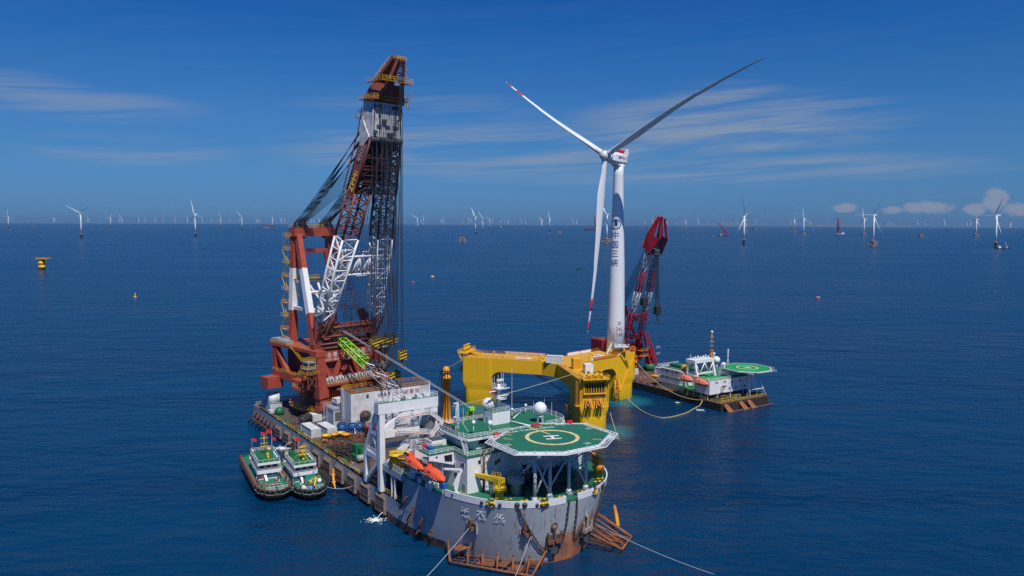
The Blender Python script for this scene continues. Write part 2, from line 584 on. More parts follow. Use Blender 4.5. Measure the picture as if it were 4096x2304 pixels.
def text(name, s, size, M, m, parent=None, extrude=0.02, width=1.0):
    """flat lettering: built in the XY plane of matrix M (x right, y up), centred"""
    cu = bpy.data.curves.new(name, 'FONT')
    cu.body = s
    cu.size = size
    cu.align_x = 'CENTER'
    cu.align_y = 'CENTER'
    cu.extrude = extrude
    cu.resolution_u = 2
    to = bpy.data.objects.new(name + '_curve', cu)
    COL.objects.link(to)
    dg = bpy.context.evaluated_depsgraph_get()
    me = bpy.data.meshes.new_from_object(to.evaluated_get(dg))
    bpy.data.objects.remove(to)
    me.transform(M @ Matrix.Diagonal((width, 1, 1, 1)))
    me.materials.clear()
    me.materials.append(m)
    o = bpy.data.objects.new(name, me)
    COL.objects.link(o)
    if parent is not None:
        o.parent = parent
    return o


def basis(o, x, y):
    """matrix with origin o, x axis, y axis (orthonormalised)"""
    x = Vector(x).normalized()
    y = Vector(y)
    y = (y - x * y.dot(x)).normalized()
    z = x.cross(y)
    M = Matrix((x, y, z)).transposed().to_4x4()
    M.translation = Vector(o)
    return M


def sag(a, b, drop, n=14):
    a, b = Vector(a), Vector(b)
    return [a.lerp(b, i / n) - Vector((0, 0, 4 * drop * (i / n) * (1 - i / n))) for i in range(n + 1)]


# ------------------------------------------------------------------ sea (curved with the Earth so that the horizon dips)
RE = 7.43e6
SH_O, SH_A = (-40.0, 250.0), -55.5
SHIP = frame(SH_O, SH_A)


def sea():
    rr = [0.0]
    r = 12.0
    while r < 40000:
        rr.append(r)
        r *= 1.10
    rr.append(40000)
    na = 120
    vs = [(0, 0, 0)]
    fs = []
    for j, r in enumerate(rr[1:]):
        for i in range(na):
            w = 2 * math.pi * i / na
            vs.append((r * math.sin(w), r * math.cos(w), -r * r / (2 * RE)))
    for i in range(na):
        fs.append((0, 1 + (i + 1) % na, 1 + i))
    for j in range(len(rr) - 2):
        a, b = 1 + j * na, 1 + (j + 1) * na
        for i in range(na):
            i2 = (i + 1) % na
            fs.append((a + i, a + i2, b + i2, b + i))
    mb = MB()
    mb.add(vs, fs, True)
    m = bpy.data.materials.new('sea_water')
    m.use_nodes = True
    t = m.node_tree
    b = t.nodes['Principled BSDF']
    b.inputs['IOR'].default_value = 1.33
    b.inputs['Specular IOR Level'].default_value = 0.40
    co = N(t, 'ShaderNodeTexCoord').outputs['Object']
    s = N(t, 'ShaderNodeSeparateXYZ')
    t.links.new(co, s.inputs[0])
    # big lazy patches and long streaks of smoother / rougher water
    mp = N(t, 'ShaderNodeMapping')
    mp.inputs['Scale'].default_value = (0.0022, 0.011, 1)
    mp.inputs['Rotation'].default_value = (0, 0, R_(8))
    t.links.new(co, mp.inputs[0])
    big = N(t, 'ShaderNodeTexNoise', i_Scale=1.0, i_Detail=5.0, i_Roughness=0.6, i_Distortion=0.6)
    t.links.new(mp.outputs[0], big.inputs['Vector'])
    bf = maprange(t, big.outputs[0], 0.35, 0.68)
    c = mixcol(t, bf, (0.0, 0.023, 0.070), (0.0, 0.036, 0.100))
    # pale water over the submerged yellow columns
    for (px, py, rad) in ((-15, 317, 15), (49, 333, 16), (34, 283, 15)):
        u = math_n(t, 'SUBTRACT', s.outputs[0], px)
        v = math_n(t, 'SUBTRACT', s.outputs[1], py)
        d = math_n(t, 'SQRT', math_n(t, 'ADD', math_n(t, 'MULTIPLY', u, u), math_n(t, 'MULTIPLY', v, v)))
        n_ = N(t, 'ShaderNodeTexNoise', i_Scale=0.25, i_Detail=3.0)
        t.links.new(co, n_.inputs['Vector'])
        d = math_n(t, 'ADD', d, math_n(t, 'MULTIPLY', math_n(t, 'SUBTRACT', n_.outputs[0], 0.5), 7.0))
        c = mixcol(t, math_n(t, 'MULTIPLY', maprange(t, d, rad, rad * 0.35), 0.75), c, (0.008, 0.16, 0.20))
    t.links.new(c, b.inputs['Base Color'])
    # ripples: three scales of crossed chop
    def wav(sc, det, sx=1.0, rot=0.0):
        q = N(t, 'ShaderNodeMapping')
        q.inputs['Scale'].default_value = (sc * sx, sc, sc)
        q.inputs['Rotation'].default_value = (0, 0, R_(rot))
        t.links.new(co, q.inputs[0])
        n_ = N(t, 'ShaderNodeTexNoise', i_Scale=1.0, i_Detail=det, i_Roughness=0.6, i_Distortion=0.2)
        t.links.new(q.outputs[0], n_.inputs['Vector'])
        return n_.outputs[0]
    h = math_n(t, 'ADD', math_n(t, 'MULTIPLY', wav(0.045, 3.0, 0.5, -16), 4.2), math_n(t, 'MULTIPLY', wav(0.19, 4.0, 0.40, 6), 1.7))
    h = math_n(t, 'ADD', h, math_n(t, 'MULTIPLY', wav(0.75, 5.0, 0.40, 12), 0.45))
    bp = N(t, 'ShaderNodeBump', i_Distance=1.0)
    t.links.new(maprange(t, big.outputs[0], 0.30, 0.70, 0.85, 1.0), bp.inputs['Strength'])
    t.links.new(h, bp.inputs['Height'])
    t.links.new(bp.outputs[0], b.inputs['Normal'])
    t.links.new(maprange(t, big.outputs[0], 0.3, 0.7, 0.20, 0.28), b.inputs['Roughness'])
    o = mb.build('sea', m)
    tag(o, 'deep blue rippled open sea', 'sea', kind='structure')


sea()

# ================================================================== THE HEAVY LIFT CRANE SHIP (x forward, y to port, z up; origin midships on the waterline)
def bow(th, z):
    f = min(max(z / 15.0, 0), 1)
    p = 1.85 + 0.65 * f
    return Vector((56 + 2 * f + 37.3 * abs(math.cos(th)) ** (2 / p), 24 * math.copysign(abs(math.sin(th)) ** (2 / p), math.sin(th)), z))


def bow_n(th, z):
    d = bow(th + 0.01, z) - bow(th - 0.01, z)
    return Vector((d.y, -d.x, 0)).normalized()


def hp(deg, z, off=0.0):
    th = R_(deg)
    return bow(th, z) + bow_n(th, z) * off


def hull_ring(z, aft, n=40):
    pts = [(aft, -24, z)]
    if z < 3:
        pts = [(aft + (3 - z) * 1.2, -24, z)]
    r = [tuple(bow(R_(-90 + 180 * i / n), z)) for i in range(n + 1)]
    return pts + r + [(pts[0][0], 24, z)]


ship = empty('crane_ship', (SH_O[0], SH_O[1], 0), R_(SH_A))
tag(ship, 'huge grey heavy lift crane ship with a red and white lattice boom and green helideck', 'crane ship')
mb = MB()
mb.loft([hull_ring(z, -71.5) for z in (-4, 0, 1.5, 3, 5, 6.6)], smooth=False, caps=False)
o = [hull_ring(z, 58.8) for z in (6.604, 8.5, 11, 12.8, 14.4)]
mb.loft(o, smooth=False, caps=False)
# side plating over the working recess, and the recess roof
mb.box(45.7, 58.79, -24, -23.7, 12.6, 14.4).box(45.7, 58.79, -23.7, 23.7, 13.9, 14.396).box(45.7, 58.79, 23.7, 24, 6.6, 14.4)
hull = mb.build('hull', hullm, ship)
for p in hull.data.polygons:
    if len(p.vertices) == 4 and p.center.x > 59 and abs(p.normal.z) < 0.5:
        p.use_smooth = True
mb = MB()
mb.box(-70.5, 58.7, -23.4, 23.4, 6.604, 6.66)
md = mb.build('main_deck', ddeck, ship)
mb = MB()
mb.box(-14, 38, -23.2, -9, 6.664, 6.67)
mb.build('cargo_deck_plating', rdeck, md)
mb = MB()
mb.prism([(46, -23.6)] + [tuple(bow(R_(-88 + 176 * i / 40), 14.4).xy * 0.996) for i in range(41)] + [(46, 23.6)], 14.404, 14.46)
mb.build('forecastle_deck', gdeck, ship)
mb = MB()
for x in (50.6, 52.4, 57.9):
    mb.box(x - 0.2, x + 0.2, -23.9, -23.4, 6.67, 12.6)
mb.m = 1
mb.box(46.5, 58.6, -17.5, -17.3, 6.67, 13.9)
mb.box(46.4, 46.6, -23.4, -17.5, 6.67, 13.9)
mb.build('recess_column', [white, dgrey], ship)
# bulwark round the bow with gaps for the rollers and chains
mb = MB()


def bulwark(a, b, z0=14.35, z1=15.95):
    n = max(3, int(abs(b - a) / 3))
    A, B2, C2, D = [], [], [], []
    for i in range(n + 1):
        d = a + (b - a) * i / n
        A.append(hp(d, z0, 0.05)); B2.append(hp(d, z1, 0.05)); C2.append(hp(d, z1, -0.22)); D.append(hp(d, z0, -0.22))
    vs = A + B2 + C2 + D
    k = n + 1
    fs = []
    for i in range(n):
        for s in range(4):
            a_, b_ = s * k, ((s + 1) % 4) * k
            fs.append((a_ + i, a_ + i + 1, b_ + i + 1, b_ + i))
    fs += [(0, k, 2 * k, 3 * k), (n, 3 * k + n, 2 * k + n, k + n)]
    mb.add(vs, fs)


for a, b in ((-66, -43.2), (-39.6, -15.4), (-11.0, -2.2), (2.0, 12.4), (15.4, 60)):
    bulwark(a, b)
bul = mb.build('bulwark', white, ship)
mb = MB()
for d, z, w in ((-62, 15.2, .3), (-46, 15.0, .42), (-36.5, 15.0, .42), (-27.5, 15.2, .62), (-23.5, 15.2, .62), (-17, 15.0, .42), (17.2, 15.0, .42), (21, 15.3, .62), (24, 15.4, .62)):
    c, nn = hp(d, z), bow_n(R_(d), z)
    mb.tube(c - nn * 0.1, c + nn * 0.12, w, 10)
mb.build('fairlead', dgrey, bul)
mb = MB()
for d in (-41.4, -13.2, 13.9):
    c, nn = hp(d, 14.6), bow_n(R_(d), 14.6)
    tt = Vector((-nn.y, nn.x, 0))
    for k in (-0.9, -0.3, 0.3, 0.9):
        mb.tube(c + tt * k - Vector((0, 0, .2)), c + tt * k + Vector((0, 0, .9)), 0.22, 8)
    mb.cbox(c + Vector((0, 0, 0.1)) - nn * 0.4, (1.6, 1.6, 0.5))
mb.build('roller', hazard, bul)
# side fender panels
fx = [-42.6, -33.4, -24.1, -14.3, -5.0, 4.5, 13.9, 23.3, 32.7, 42.6]
for i, x in enumerate(fx):
    mb = MB()
    zt = 4.6 + 0.1 * i if i else 4.4
    mb.slab([(x - 0.2, -24.02, zt + 0.75), (x - 0.2, -24.75, zt - 0.2), (x - 0.2, -24.75, 1.1), (x - 0.2, -24.02, 1.1)], (5.3, 0, 0))
    mb.m = 1
    for z in (1.15, 2.7, zt - 0.35):
        mb.box(x - 0.3, x + 5.2, -24.82, -24.7, z, z + 0.16)
    for k in (0, 5.1):
        mb.box(x - 0.28 + k, x - 0.1 + k, -24.86, -24.02, 0.9, zt - 0.1)
    mb.build('fender_panel', [timber, rust], hull)
# slanting fender piles on the starboard bow
for (x0, z0, x1, z1) in ((61.0, 10.0, 56.6, 5.6), (65.0, 8.6, 60.8, 3.9), (63.4, 5.6, 59.0, 1.0), (68.2, 6.6, 64.6, 1.6), (67.0, 3.4, 63.5, 0.2), (71.4, 4.6, 69.2, 0.4)):
    mb = MB()
    t0 = -24.4 if x0 < 66 else -24.4 + (x0 - 66) * 0.28
    mb.tube((x0, t0 - .5, z0), (x1, t0 - 0.1, z1), 0.25, 6).cbox((x0 + .1, t0 - .45, z0 + .1), (.5, .6, .3))
    mb.build('fender_pile', [rust], hull)
# anchors, chains, anchor racks
for d, z in ((-8.5, 7.6), (11.5, 8.0)):
    mb = MB()
    c, nn = hp(d, z, 0.35), bow_n(R_(d), z)
    tt = Vector((-nn.y, nn.x, 0))
    up = Vector((0, 0, 1))
    mb.torus(c + up * 1.6, tt * .3 + nn, 0.75, 0.22, 12, 6)
    mb.beam(c + up * 1.2, c - up * 2.0, 0.5, 0.5)
    for s in (-1, 1):
        mb.beam(c - up * 2.0 + tt * s * 0.2, c - up * 2.0 + tt * s * 1.7, 0.9, 0.8)
        mb.beam(c - up * 2.0 + tt * s * 1.4, c + up * 0.4 + tt * s * 1.75 + nn * .3, 0.9, 0.5, w2=0.3, h2=0.2)
    mb.build('anchor', [rust if d < 0 else mat('scaled_anchor', (.36, .32, .28), .8, dirt=.6, dcol=(.14, .07, .04), scale=1.5)], hull)
    mb = MB()
    q = c - up * 3.6 - nn * 0.3
    mb.beam(q + up * 2.6, q - up * 1.8, 3.8, 0.14, up=tt, w2=3.2) if False else mb.slab([q + tt * a + up * b for a, b in ((-1.8, 3.2), (1.5, 3.0), (1.9, 0.4), (.9, .1), (.7, -1.6), (-.8, -1.2), (-.9, -.2), (-2.0, 0.2))], nn * 0.09)
    mb.build('anchor_shade', [dgrey], hull)  # dark plate painted as the shadow in the anchor's recess
for d, z in ((-49.8, 8.6), (-23.6, 8.4)):
    mb = MB()
    c, nn = hp(d, z), bow_n(R_(d), z)
    tt = Vector((-nn.y, nn.x, 0))
    up = Vector((0, 0, 1))
    mb.slab([c + tt * a + up * b + nn * .02 for a, b in ((-1.15, 1.9), (1.15, 1.9), (1.3, -1.8), (-1.1, -0.5))], nn * 0.06)  # flat black panel paints the shade inside an opening that isn't cut
    mb.m = 1
    for a, b, e, f in ((-1.2, 1.95, 1.2, 1.95), (1.2, 1.95, 1.35, -1.8), (-1.2, 1.95, -1.15, -.5)):
        mb.beam(c + tt * a + up * b, c + tt * e + up * f, 0.22, 0.5, up=nn)
    mb.m = 2
    mb.cbox(c + up * 1.1 + nn * 0.55, (0.9, 1.1, 0.9)).cbox(c + up * 0.1 + nn * 0.75 - tt * .3, (1.0, 0.5, 0.9)).cbox(c - up * 0.5 + nn * 0.6 + tt * .3, (.6, .9, .7))
    for k in range(4):
        mb.tube(c + up * (.6 - .3 * k) + nn * .6, c + up * (.2 - .4 * k) + nn * 1.0 + tt * (k - 1.5) * .4, 0.16, 5)
    mb.build('mooring_port', [black, hullm, rust], hull)


def chain(P, name='anchor_chain'):
    mb = MB()
    P = [Vector(p) for p in P]
    tot = sum((b - a).length for a, b in zip(P[:-1], P[1:]))
    n = int(tot / 0.62)
    k, acc = 0, 0.0
    for i in range(n):
        s = (i + 0.5) * tot / n
        acc, k = 0.0, 0
        while k < len(P) - 2 and acc + (P[k + 1] - P[k]).length < s:
            acc += (P[k + 1] - P[k]).length
            k += 1
        d = (P[k + 1] - P[k])
        c = P[k] + d * ((s - acc) / d.length)
        d.normalize()
        a = Vector((0, 0, 1)) if abs(d.z) < .9 else Vector((1, 0, 0))
        sd = d.cross(a).normalized()
        if i % 2:
            sd = d.cross(sd).normalized()
        for e in (-1, 1):
            mb.tube(c + sd * e * .2 - d * .36, c + sd * e * .2 + d * .36, 0.085, 5)
        for e in (-1, 1):
            mb.tube(c - sd * .22 + d * e * .36, c + sd * .22 + d * e * .36, 0.085, 5)
    return mb.build(name, [mat('chain_steel', (0.055, 0.045, 0.04), .6, dirt=.4, dcol=(.14, .07, .04), scale=2.0)], hull)


chain([hp(-27.5, 15.2, .2), hp(-25, 12.5, .4), hp(-22, 9.5, .5), hp(-19, 6.8, .5), hp(-16.5, 4.6, .5), hp(-13, 3.2, .5), hp(-9.5, 2.8, .5), hp(-6, 3.6, .5), hp(-3.6, 6.0, .45), hp(-2, 9.4, .4), hp(-1.4, 12.6, .3), hp(-1.0, 14.9, .1)])
chain([hp(1.6, 14.9, .1), hp(2.4, 11, .3), hp(2.6, 8, .4), hp(3.0, 5.6, .5), hp(4.6, 5.2, .5), hp(7.5, 7.0, .5), hp(9.5, 8.4, .5)])
chain([hp(23, 15.2, .2), hp(22.4, 12, .4), hp(21.6, 8, .5), hp(21, 5, .5)])


def rack(poly_in, poly_out, posts, name='anchor_rack'):
    mb = MB()
    P = [Vector(p) for p in poly_out]
    mb.path(P, 0.27, 6)
    for a, b in posts:
        mb.tube(a, b, 0.23, 6)
        mb.cbox(a, (.5, .5, .5))
    mb.m = 1
    A = [Vector(p) for p in poly_in]
    n = 9
    for i in range(n):
        f = i / (n - 1)
        q = P[1].lerp(P[-2], f)
        r = A[0].lerp(A[-1], f)
        r = Vector((r.x, r.y, q.z + .1))
        mb.tube(q, r, 0.11, 4)
    for f in (.25, .5, .75):
        a = P[1].lerp(A[0], f); b = P[-2].lerp(A[-1], f)
        a.z = b.z = P[1].z + .12
        mb.tube(a, b, 0.11, 4)
    a, b, c, d = P[1].lerp(P[-2], .36), P[1].lerp(P[-2], .78), None, None
    for f0, f1, g0, g1 in ((.30, .50, .1, .62), (.56, .66, .2, .8), (.7, .86, .05, .5)):
        q = []
        for f, g in ((f0, g0), (f1, g0), (f1, g1), (f0, g1)):
            e = P[1].lerp(P[-2], f).lerp(A[0].lerp(A[-1], f), g)
            e.z = P[1].z + .2
            q.append(e)
        mb.slab(q, (0, 0, .1))
    return mb.build(name, [orust, rust], hull)


po = [hp(-60, 3.2, .3), hp(-60, 1.0, 3.6) + Vector((1.5, -1.0, 0)), hp(-52, 0.8, 6.0), Vector((97.2, -12.6, 0.8)), Vector((97.6, -10.4, .9)), hp(-13, 3.6, .4)]
mid = [po[0], po[2], po[3], po[5]]
pos_ = []
for f, d in ((.22, -50), (.4, -43), (.58, -36), (.76, -28.5), (.93, -20)):
    q = po[2].lerp(po[3], f)
    h_ = hp(d, 3.4, .4)
    h_ = h_ * .55 + q * .45
    pos_.append((Vector((h_.x, h_.y, 3.3)), q))
mb0 = [hp(-52, 1, .3), hp(-16, 1, .3)]
rk = rack(mb0, [po[0], po[2], po[3], po[5]], pos_)
mb = MB()
mb.cbox(hp(-52, 2.9, 1.6), (2.6, 3.2, 0.14))
for k in (-1, 1):
    for j in (-1, 1):
        mb.tube(hp(-52, 2.9, 1.6) + Vector((k * 1.2, j * 1.4, 0)), hp(-52, 0.7, 1.6) + Vector((k * 1.2, j * 1.4, 0)), .1)
mb.rail([hp(-24, .9, .6), hp(-24, .9, 3.4), hp(-17, .9, 3.4)], 1.4, 1.4, .09, 3)
mb.ladder(hp(-47, .8, .5), hp(-47, 6.0, .3), 0.9, (-1, 1, 0), .07)
mb.build('rack_platform', [orust], hull)
q0, q1, q2, q3 = hp(16, 4.6, .4), Vector((98.6, 12.5, 1.2)), Vector((94.5, 19.5, 1.3)), hp(44, 4.6, .4)
rack([hp(22, 2, .3), hp(40, 2, .3)], [q0, q1, q2, q3], [(hp(d, 5.2, .4), q1.lerp(q2, f)) for f, d in ((.0, 20), (.3, 25), (.65, 31), (.95, 38))])
mb = MB()
mb.loft([[Vector(c) + Vector((0.0, 0.55 * math.cos(w), 0.55 * math.sin(w))) * s for w in [k * math.pi / 4 for k in range(8)]] for c, s in (((82.6, 24.4, 4.4), .5), ((83.6, 23.7, 4.2), 1.0), ((86.2, 21.9, 3.4), 1.2), ((89.2, 19.7, 2.4), 1.2), ((90.4, 18.8, 2.0), .5))])
tag(mb.build('anchor_buoy', [oyel], ship), None)
# stern rack
mb = MB()
for k in range(6):
    x = -69 + k * 4.3
    mb.tube((x + 1.5, -24.3, 4.6), (x - 1.6, -26.6, -0.4), .32, 6)
    mb.cbox((x + 1.5, -24.25, 4.7), (.7, .5, .7))
mb.tube((-69.6, -25.4, 2.0), (-47, -25.4, 2.0), .22, 5)
mb.build('anchor_rack', [rust], hull)
mb = MB()
for i, x in enumerate(range(-46, 34, 3)):
    if i % 4 == 3:
        continue
    mb.rail([(x, -23.6, 6.67), (x + 2.7, -23.6, 6.67)], 1.2, 1.4, .07)
mb.rail([(36, -23.6, 6.67), (45, -23.6, 6.67)], 1.2, 1.5, .07)
mb.rail([(46.5, -23.7, 6.67), (58.2, -23.7, 6.67)], 1.2, 1.5, .07)
mb.rail([(-70, -23.4, 6.67), (-70, 23.4, 6.67)], 1.2, 2.5, .07)
mb.build('deck_railing', syel, ship)
for i, x in enumerate((-43, -36.5, -35, -20.5, -8.6, 3.6, 4.8, 15.6, 17.6)):
    mb = MB()
    mb.cbox((x, -22.9, 7.15), (1.6, 1.2, 0.9))
    mb.m = 1
    mb.tube((x - .4, -23.3, 6.9), (x - .4, -23.75, 6.9), .42, 8).tube((x + .5, -23.3, 6.9), (x + .5, -23.75, 6.9), .42, 8)
    mb.build('roller_fairlead', [tgreen, grey], md)
# ship names
for s, la, d, z, d2, z2 in (('华', 'HUA', -54.3, 12.3, -53.4, 10.6), ('天', 'TIAN', -46.2, 12.4, -45.5, 10.8), ('龙', 'LONG', -36.6, 12.4, -36.4, 10.8)):
    for st, dd, zz, sz in ((s, d, z, 2.3), (la, d2, z2, 0.95)):
        nn = bow_n(R_(dd), zz)
        text('lettering', st, sz, basis(hp(dd, zz, .06), (-nn.y, nn.x, 0), (0, 0, 1)), white, hull, .02)

# ------------------------------------------------------------------ revolving crane (its own axes: x towards the boom, y to the right seen from ahead)
CR = Matrix.Translation((-48, 0, 0)) @ Matrix.Rotation(R_(12), 4, 'Z')
mb = MB(CR)
mb.lathe([(14.2, 6.6), (13.6, 9.7), (13.0, 9.7), (13.0, 16.4), (14.2, 16.4), (14.2, 17.2)], n=48)
ped = mb.build('crane_pedestal', dred, ship)
mb = MB(CR)
mb.lathe([(13.02, 9.75), (16.6, 9.75), (16.6, 10.0), (13.02, 10.0)], n=48, smooth=False)
mb.m = 2
mb.lathe([(16.62, 9.5), (16.85, 9.5), (16.85, 10.15), (16.62, 10.15)], n=48)
mb.m = 1
ring = [(16.5 * math.cos(2 * math.pi * i / 40), 16.5 * math.sin(2 * math.pi * i / 40), 10.0) for i in range(40)]
mb.rail(ring, 1.2, 2.6, .06, closed=True)
mb.build('ring_walkway', [mat('walkway_tan', (.30, .22, .15), .8, dirt=.4), syel, oyel], ped)
mb = MB(CR)
ring = [(14.0 * math.cos(2 * math.pi * i / 36), 14.0 * math.sin(2 * math.pi * i / 36), 17.2) for i in range(36)]
mb.rail(ring, 1.2, 2.4, .06, closed=True)
for q in (-8, -9.5, 7):
    mb.rail([(10.2, q, 12.6), (10.2, q + 3, 12.6)], 3.6, .7, .07, 3)
mb.build('pedestal_railing', syel, ped)
# rotating superstructure
mb = MB(CR)
mb.box(-17, 9, -12.6, 12.6, 17.3, 20.0)                      # slewing table
mb.box(-20, 7.35, -15.6, 15.6, 30.6, 31.7)                   # upper deck
mb.m = 1
mb.box(-15.5, 6.6, -10.6, 10.6, 20.0, 30.6)                  # machinery inside
mb.m = 0
for s in (-1, 1):
    mb.beam((10.6, s * 13.3, 19.0), (10.6, s * 13.7, 30.6), 3.4, 3.6, up=(1, 0, 0))
    mb.beam((10.6, s * 13.0, 19.0), (10.6, s * 12.7, 14.6), 3.9, 4.0, up=(1, 0, 0))
    mb.beam((10.6, s * 12.7, 14.6), (10.6, s * 12.6, 11.4), 3.2, 3.2, up=(1, 0, 0))
    mb.beam((10.6, s * 12.6, 11.4), (10.6, s * 12.6, 10.3), 4.0, 3.8, up=(1, 0, 0))
    mb.box(8.6, 12.6, s * 14.0 - 2.0, s * 14.0 + 2.0, 29.6, 31.8)
    mb.beam((-17.5, s * 14.2, 17.5), (-17.5, s * 14.2, 30.6), 2.4, 2.4, up=(1, 0, 0))
    mb.beam((-17.0, s * 14.6, 30.2), (-8.5, s * 14.6, 21.0), 1.5, 1.6, up=(0, 1, 0))
    mb.beam((-1.5, s * 14.6, 21.0), (8.8, s * 14.6, 30.0), 1.5, 1.6, up=(0, 1, 0))
    mb.box(-18.0, 9.0, s * 14.4 - 1.2, s * 14.4 + 1.2, 18.6, 21.2)
    mb.box(-1, 6, s * 16.5 - 1.8, s * 16.5 + 1.8, 19.2, 20.6)
# front panel with the slogan and the braces under it
mb.box(7.4, 8.2, -11.9, 11.9, 26.6, 30.6)
for q0, q1 in ((-10.6, -6.6), (-3.0, -5.6), (3.0, 5.6), (10.6, 6.6)):
    mb.beam((7.9, q0, 26.7), (7.9, q1, 20.2), 1.7, 0.9, up=(1, 0, 0))
mb.box(6.7, 7.6, -11.6, 11.6, 19.4, 20.6)
mb.beam((7.2, -3.2, 20.4), (7.2, 0, 24.4), .5, 2.6, up=(1, 0, 0)).beam((7.2, 3.2, 20.4), (7.2, 0, 24.4), .5, 2.6, up=(1, 0, 0))
# winch shelf, counterweight box, side shelves
mb.box(7.6, 13.2, -11.6, 11.6, 18.7, 19.3)
mb.box(-18.5, -13.0, -20.5, -14.2, 15.2, 19.4)
mb.box(2.0, 9.0, -19.5, -15.2, 17.4, 18.3)
house = mb.build('crane_house', [cred, dred], ship)
mb = MB(CR)
mb.rail([(7.2, -15.3, 31.7), (-19.8, -15.3, 31.7), (-19.8, 15.3, 31.7), (7.2, 15.3, 31.7)], 1.3, 2.2, .07)
mb.rail([(7.3, -11.4, 31.7), (7.3, 11.4, 31.7)], 1.3, 2.2, .07)
mb.rail([(13.0, -11.4, 19.3), (13.0, 11.4, 19.3)], 1.2, 2.0, .07)
mb.rail([(-18, -15.6, 21.2), (8.5, -15.6, 21.2)], 1.2, 2.0, .07)
mb.rail([(2.2, -15.6, 18.3), (2.2, -19.3, 18.3), (8.8, -19.3, 18.3), (8.8, -15.4, 18.3)], 1.2, 1.8, .07)
mb.ladder((-4, -15.9, 31.9), (4, -15.9, 27.2), 0.9, (0, 1, 0), .07)
mb.build('house_railing', syel, house)
for k, q in enumerate((-9.6, -5.4, -1.2, 3.0, 7.2)):
    mb = MB(CR)
    mb.m = 1
    mb.tube((11, q - 1.2, 20.4), (11, q + 1.2, 20.4), 0.75, 14)
    mb.m = 0
    for e in (-1.2, 0, 1.2):
        mb.tube((11, q + e - .12, 20.4), (11, q + e + .12, 20.4), 1.25, 14)
    mb.cbox((10.2, q, 19.7), (2.6, 3.4, .8)).cbox((10.0, q + 1.2, 21.0), (1.2, 1.4, 1.0))
    mb.build('winch', [silver, dgrey], house)
mb = MB(CR)
mb.box(9.4, 13.6, -20.2, -16.2, 25.9, 26.1).box(9.8, 13.4, -19.6, -16.6, 26.1, 28.5)
mb.m = 1
mb.box(13.41, 13.46, -19.3, -16.9, 26.9, 28.1).box(10.2, 13.1, -19.66, -19.61, 26.9, 28.1)
mb.m = 2
mb.rail([(9.4, -20.2, 26.1), (13.6, -20.2, 26.1), (13.6, -16.2, 26.1)], 1.1, 1.4, .06)
mb.rail([(9.8, -19.6, 28.55), (13.4, -19.6, 28.55), (13.4, -16.6, 28.55), (9.8, -16.6, 28.55)], 1.1, 1.2, .06, closed=True)
mb.rail([(9.0, -20.6, 24.2), (14.0, -20.6, 24.2), (14.0, -15.8, 24.2)], 1.1, 1.4, .06)
mb.m = 3
for a in ((9.8, -19.8), (13.4, -19.8), (13.4, -16.6)):
    mb.beam((a[0], a[1], 19.0), (a[0], a[1], 25.9), .35, .35)
mb.beam((13.4, -19.8, 19), (13.4, -16.6, 24.0), .25, .25).beam((13.4, -16.6, 19), (13.4, -19.8, 24.0), .25, .25).box(9, 14, -20.6, -15.8, 24.0, 24.2)
mb.build('operator_cab', [grey, glass, syel, oxred], house)
XM = lambda p, q, z: CR @ Vector((p, q, z))
xd, yd = CR.to_3x3() @ Vector((0, 1, 0)), Vector((0, 0, 1))
for s, q, z, sz in (('安', -10.0, 29.0, 2.0), ('全', -7.6, 29.0, 2.0), ('第', -5.1, 29.0, 2.0), ('一', -2.6, 29.0, 2.0), ('优', 2.7, 29.0, 2.0), ('质', 5.1, 29.0, 2.0), ('服', 7.5, 29.0, 2.0), ('务', 10.0, 29.0, 2.0),
                    ('SAFETY  FIRST', -6.5, 27.35, 0.95), ('QUALITY  SERVICE', 6.5, 27.35, 0.95)):
    text('lettering', s, sz, basis(XM(8.24, q, z), xd, yd), white, house, .02)
mb = MB(CR)
for r, m_, p0 in ((1.6, 0, 8.24), (1.35, 1, 8.30)):
    mb.m = m_
    mb.tube((p0 - .04, 0, 28.2), (p0 + .03, 0, 28.2), r, 24, smooth=False)
mb.m = 2
mb.box(8.33, 8.37, -.8, .8, 27.2, 27.8).tube((8.33, 0, 28.0), (8.37, 0, 28.0), .35, 8)
mb.m = 0
mb.tube((8.34, -.7, 28.4), (8.34, -.2, 29.1), .13, 5).tube((8.34, .7, 28.4), (8.34, .2, 29.1), .13, 5).tube((8.34, 0, 28.3), (8.34, 0, 29.3), .15, 5)
mb.build('emblem', [mat('emblem_gold', (.75, .58, .28), .5), mat('emblem_red', (.45, .03, .03), .5), bluep], house)
mb = MB(CR)
mb.box(-19.5, -14.2, -15.0, -8.5, 31.7, 33.4).box(-14, -9, -15.0, -12, 31.7, 33.0)
mb.build('roof_locker', grey, house)
# A-frame: front legs lean, rear legs upright, three paint bands
mb = MB(CR)


def banded(p, q, w, h, bands, up, w2=None, h2=None):
    p, q = Vector(p), Vector(q)
    w2, h2 = w2 or w, h2 or h
    zs = [p.z] + [b for b, _ in bands[:-1]] + [q.z]
    for i, (_, mi) in enumerate(bands):
        f0, f1 = (zs[i] - p.z) / (q.z - p.z), (zs[i + 1] - p.z) / (q.z - p.z)
        mb.m = mi
        mb.beam(p.lerp(q, f0), p.lerp(q, f1), w + (w2 - w) * f0, h + (h2 - h) * f0, up, w + (w2 - w) * f1, h + (h2 - h) * f1)


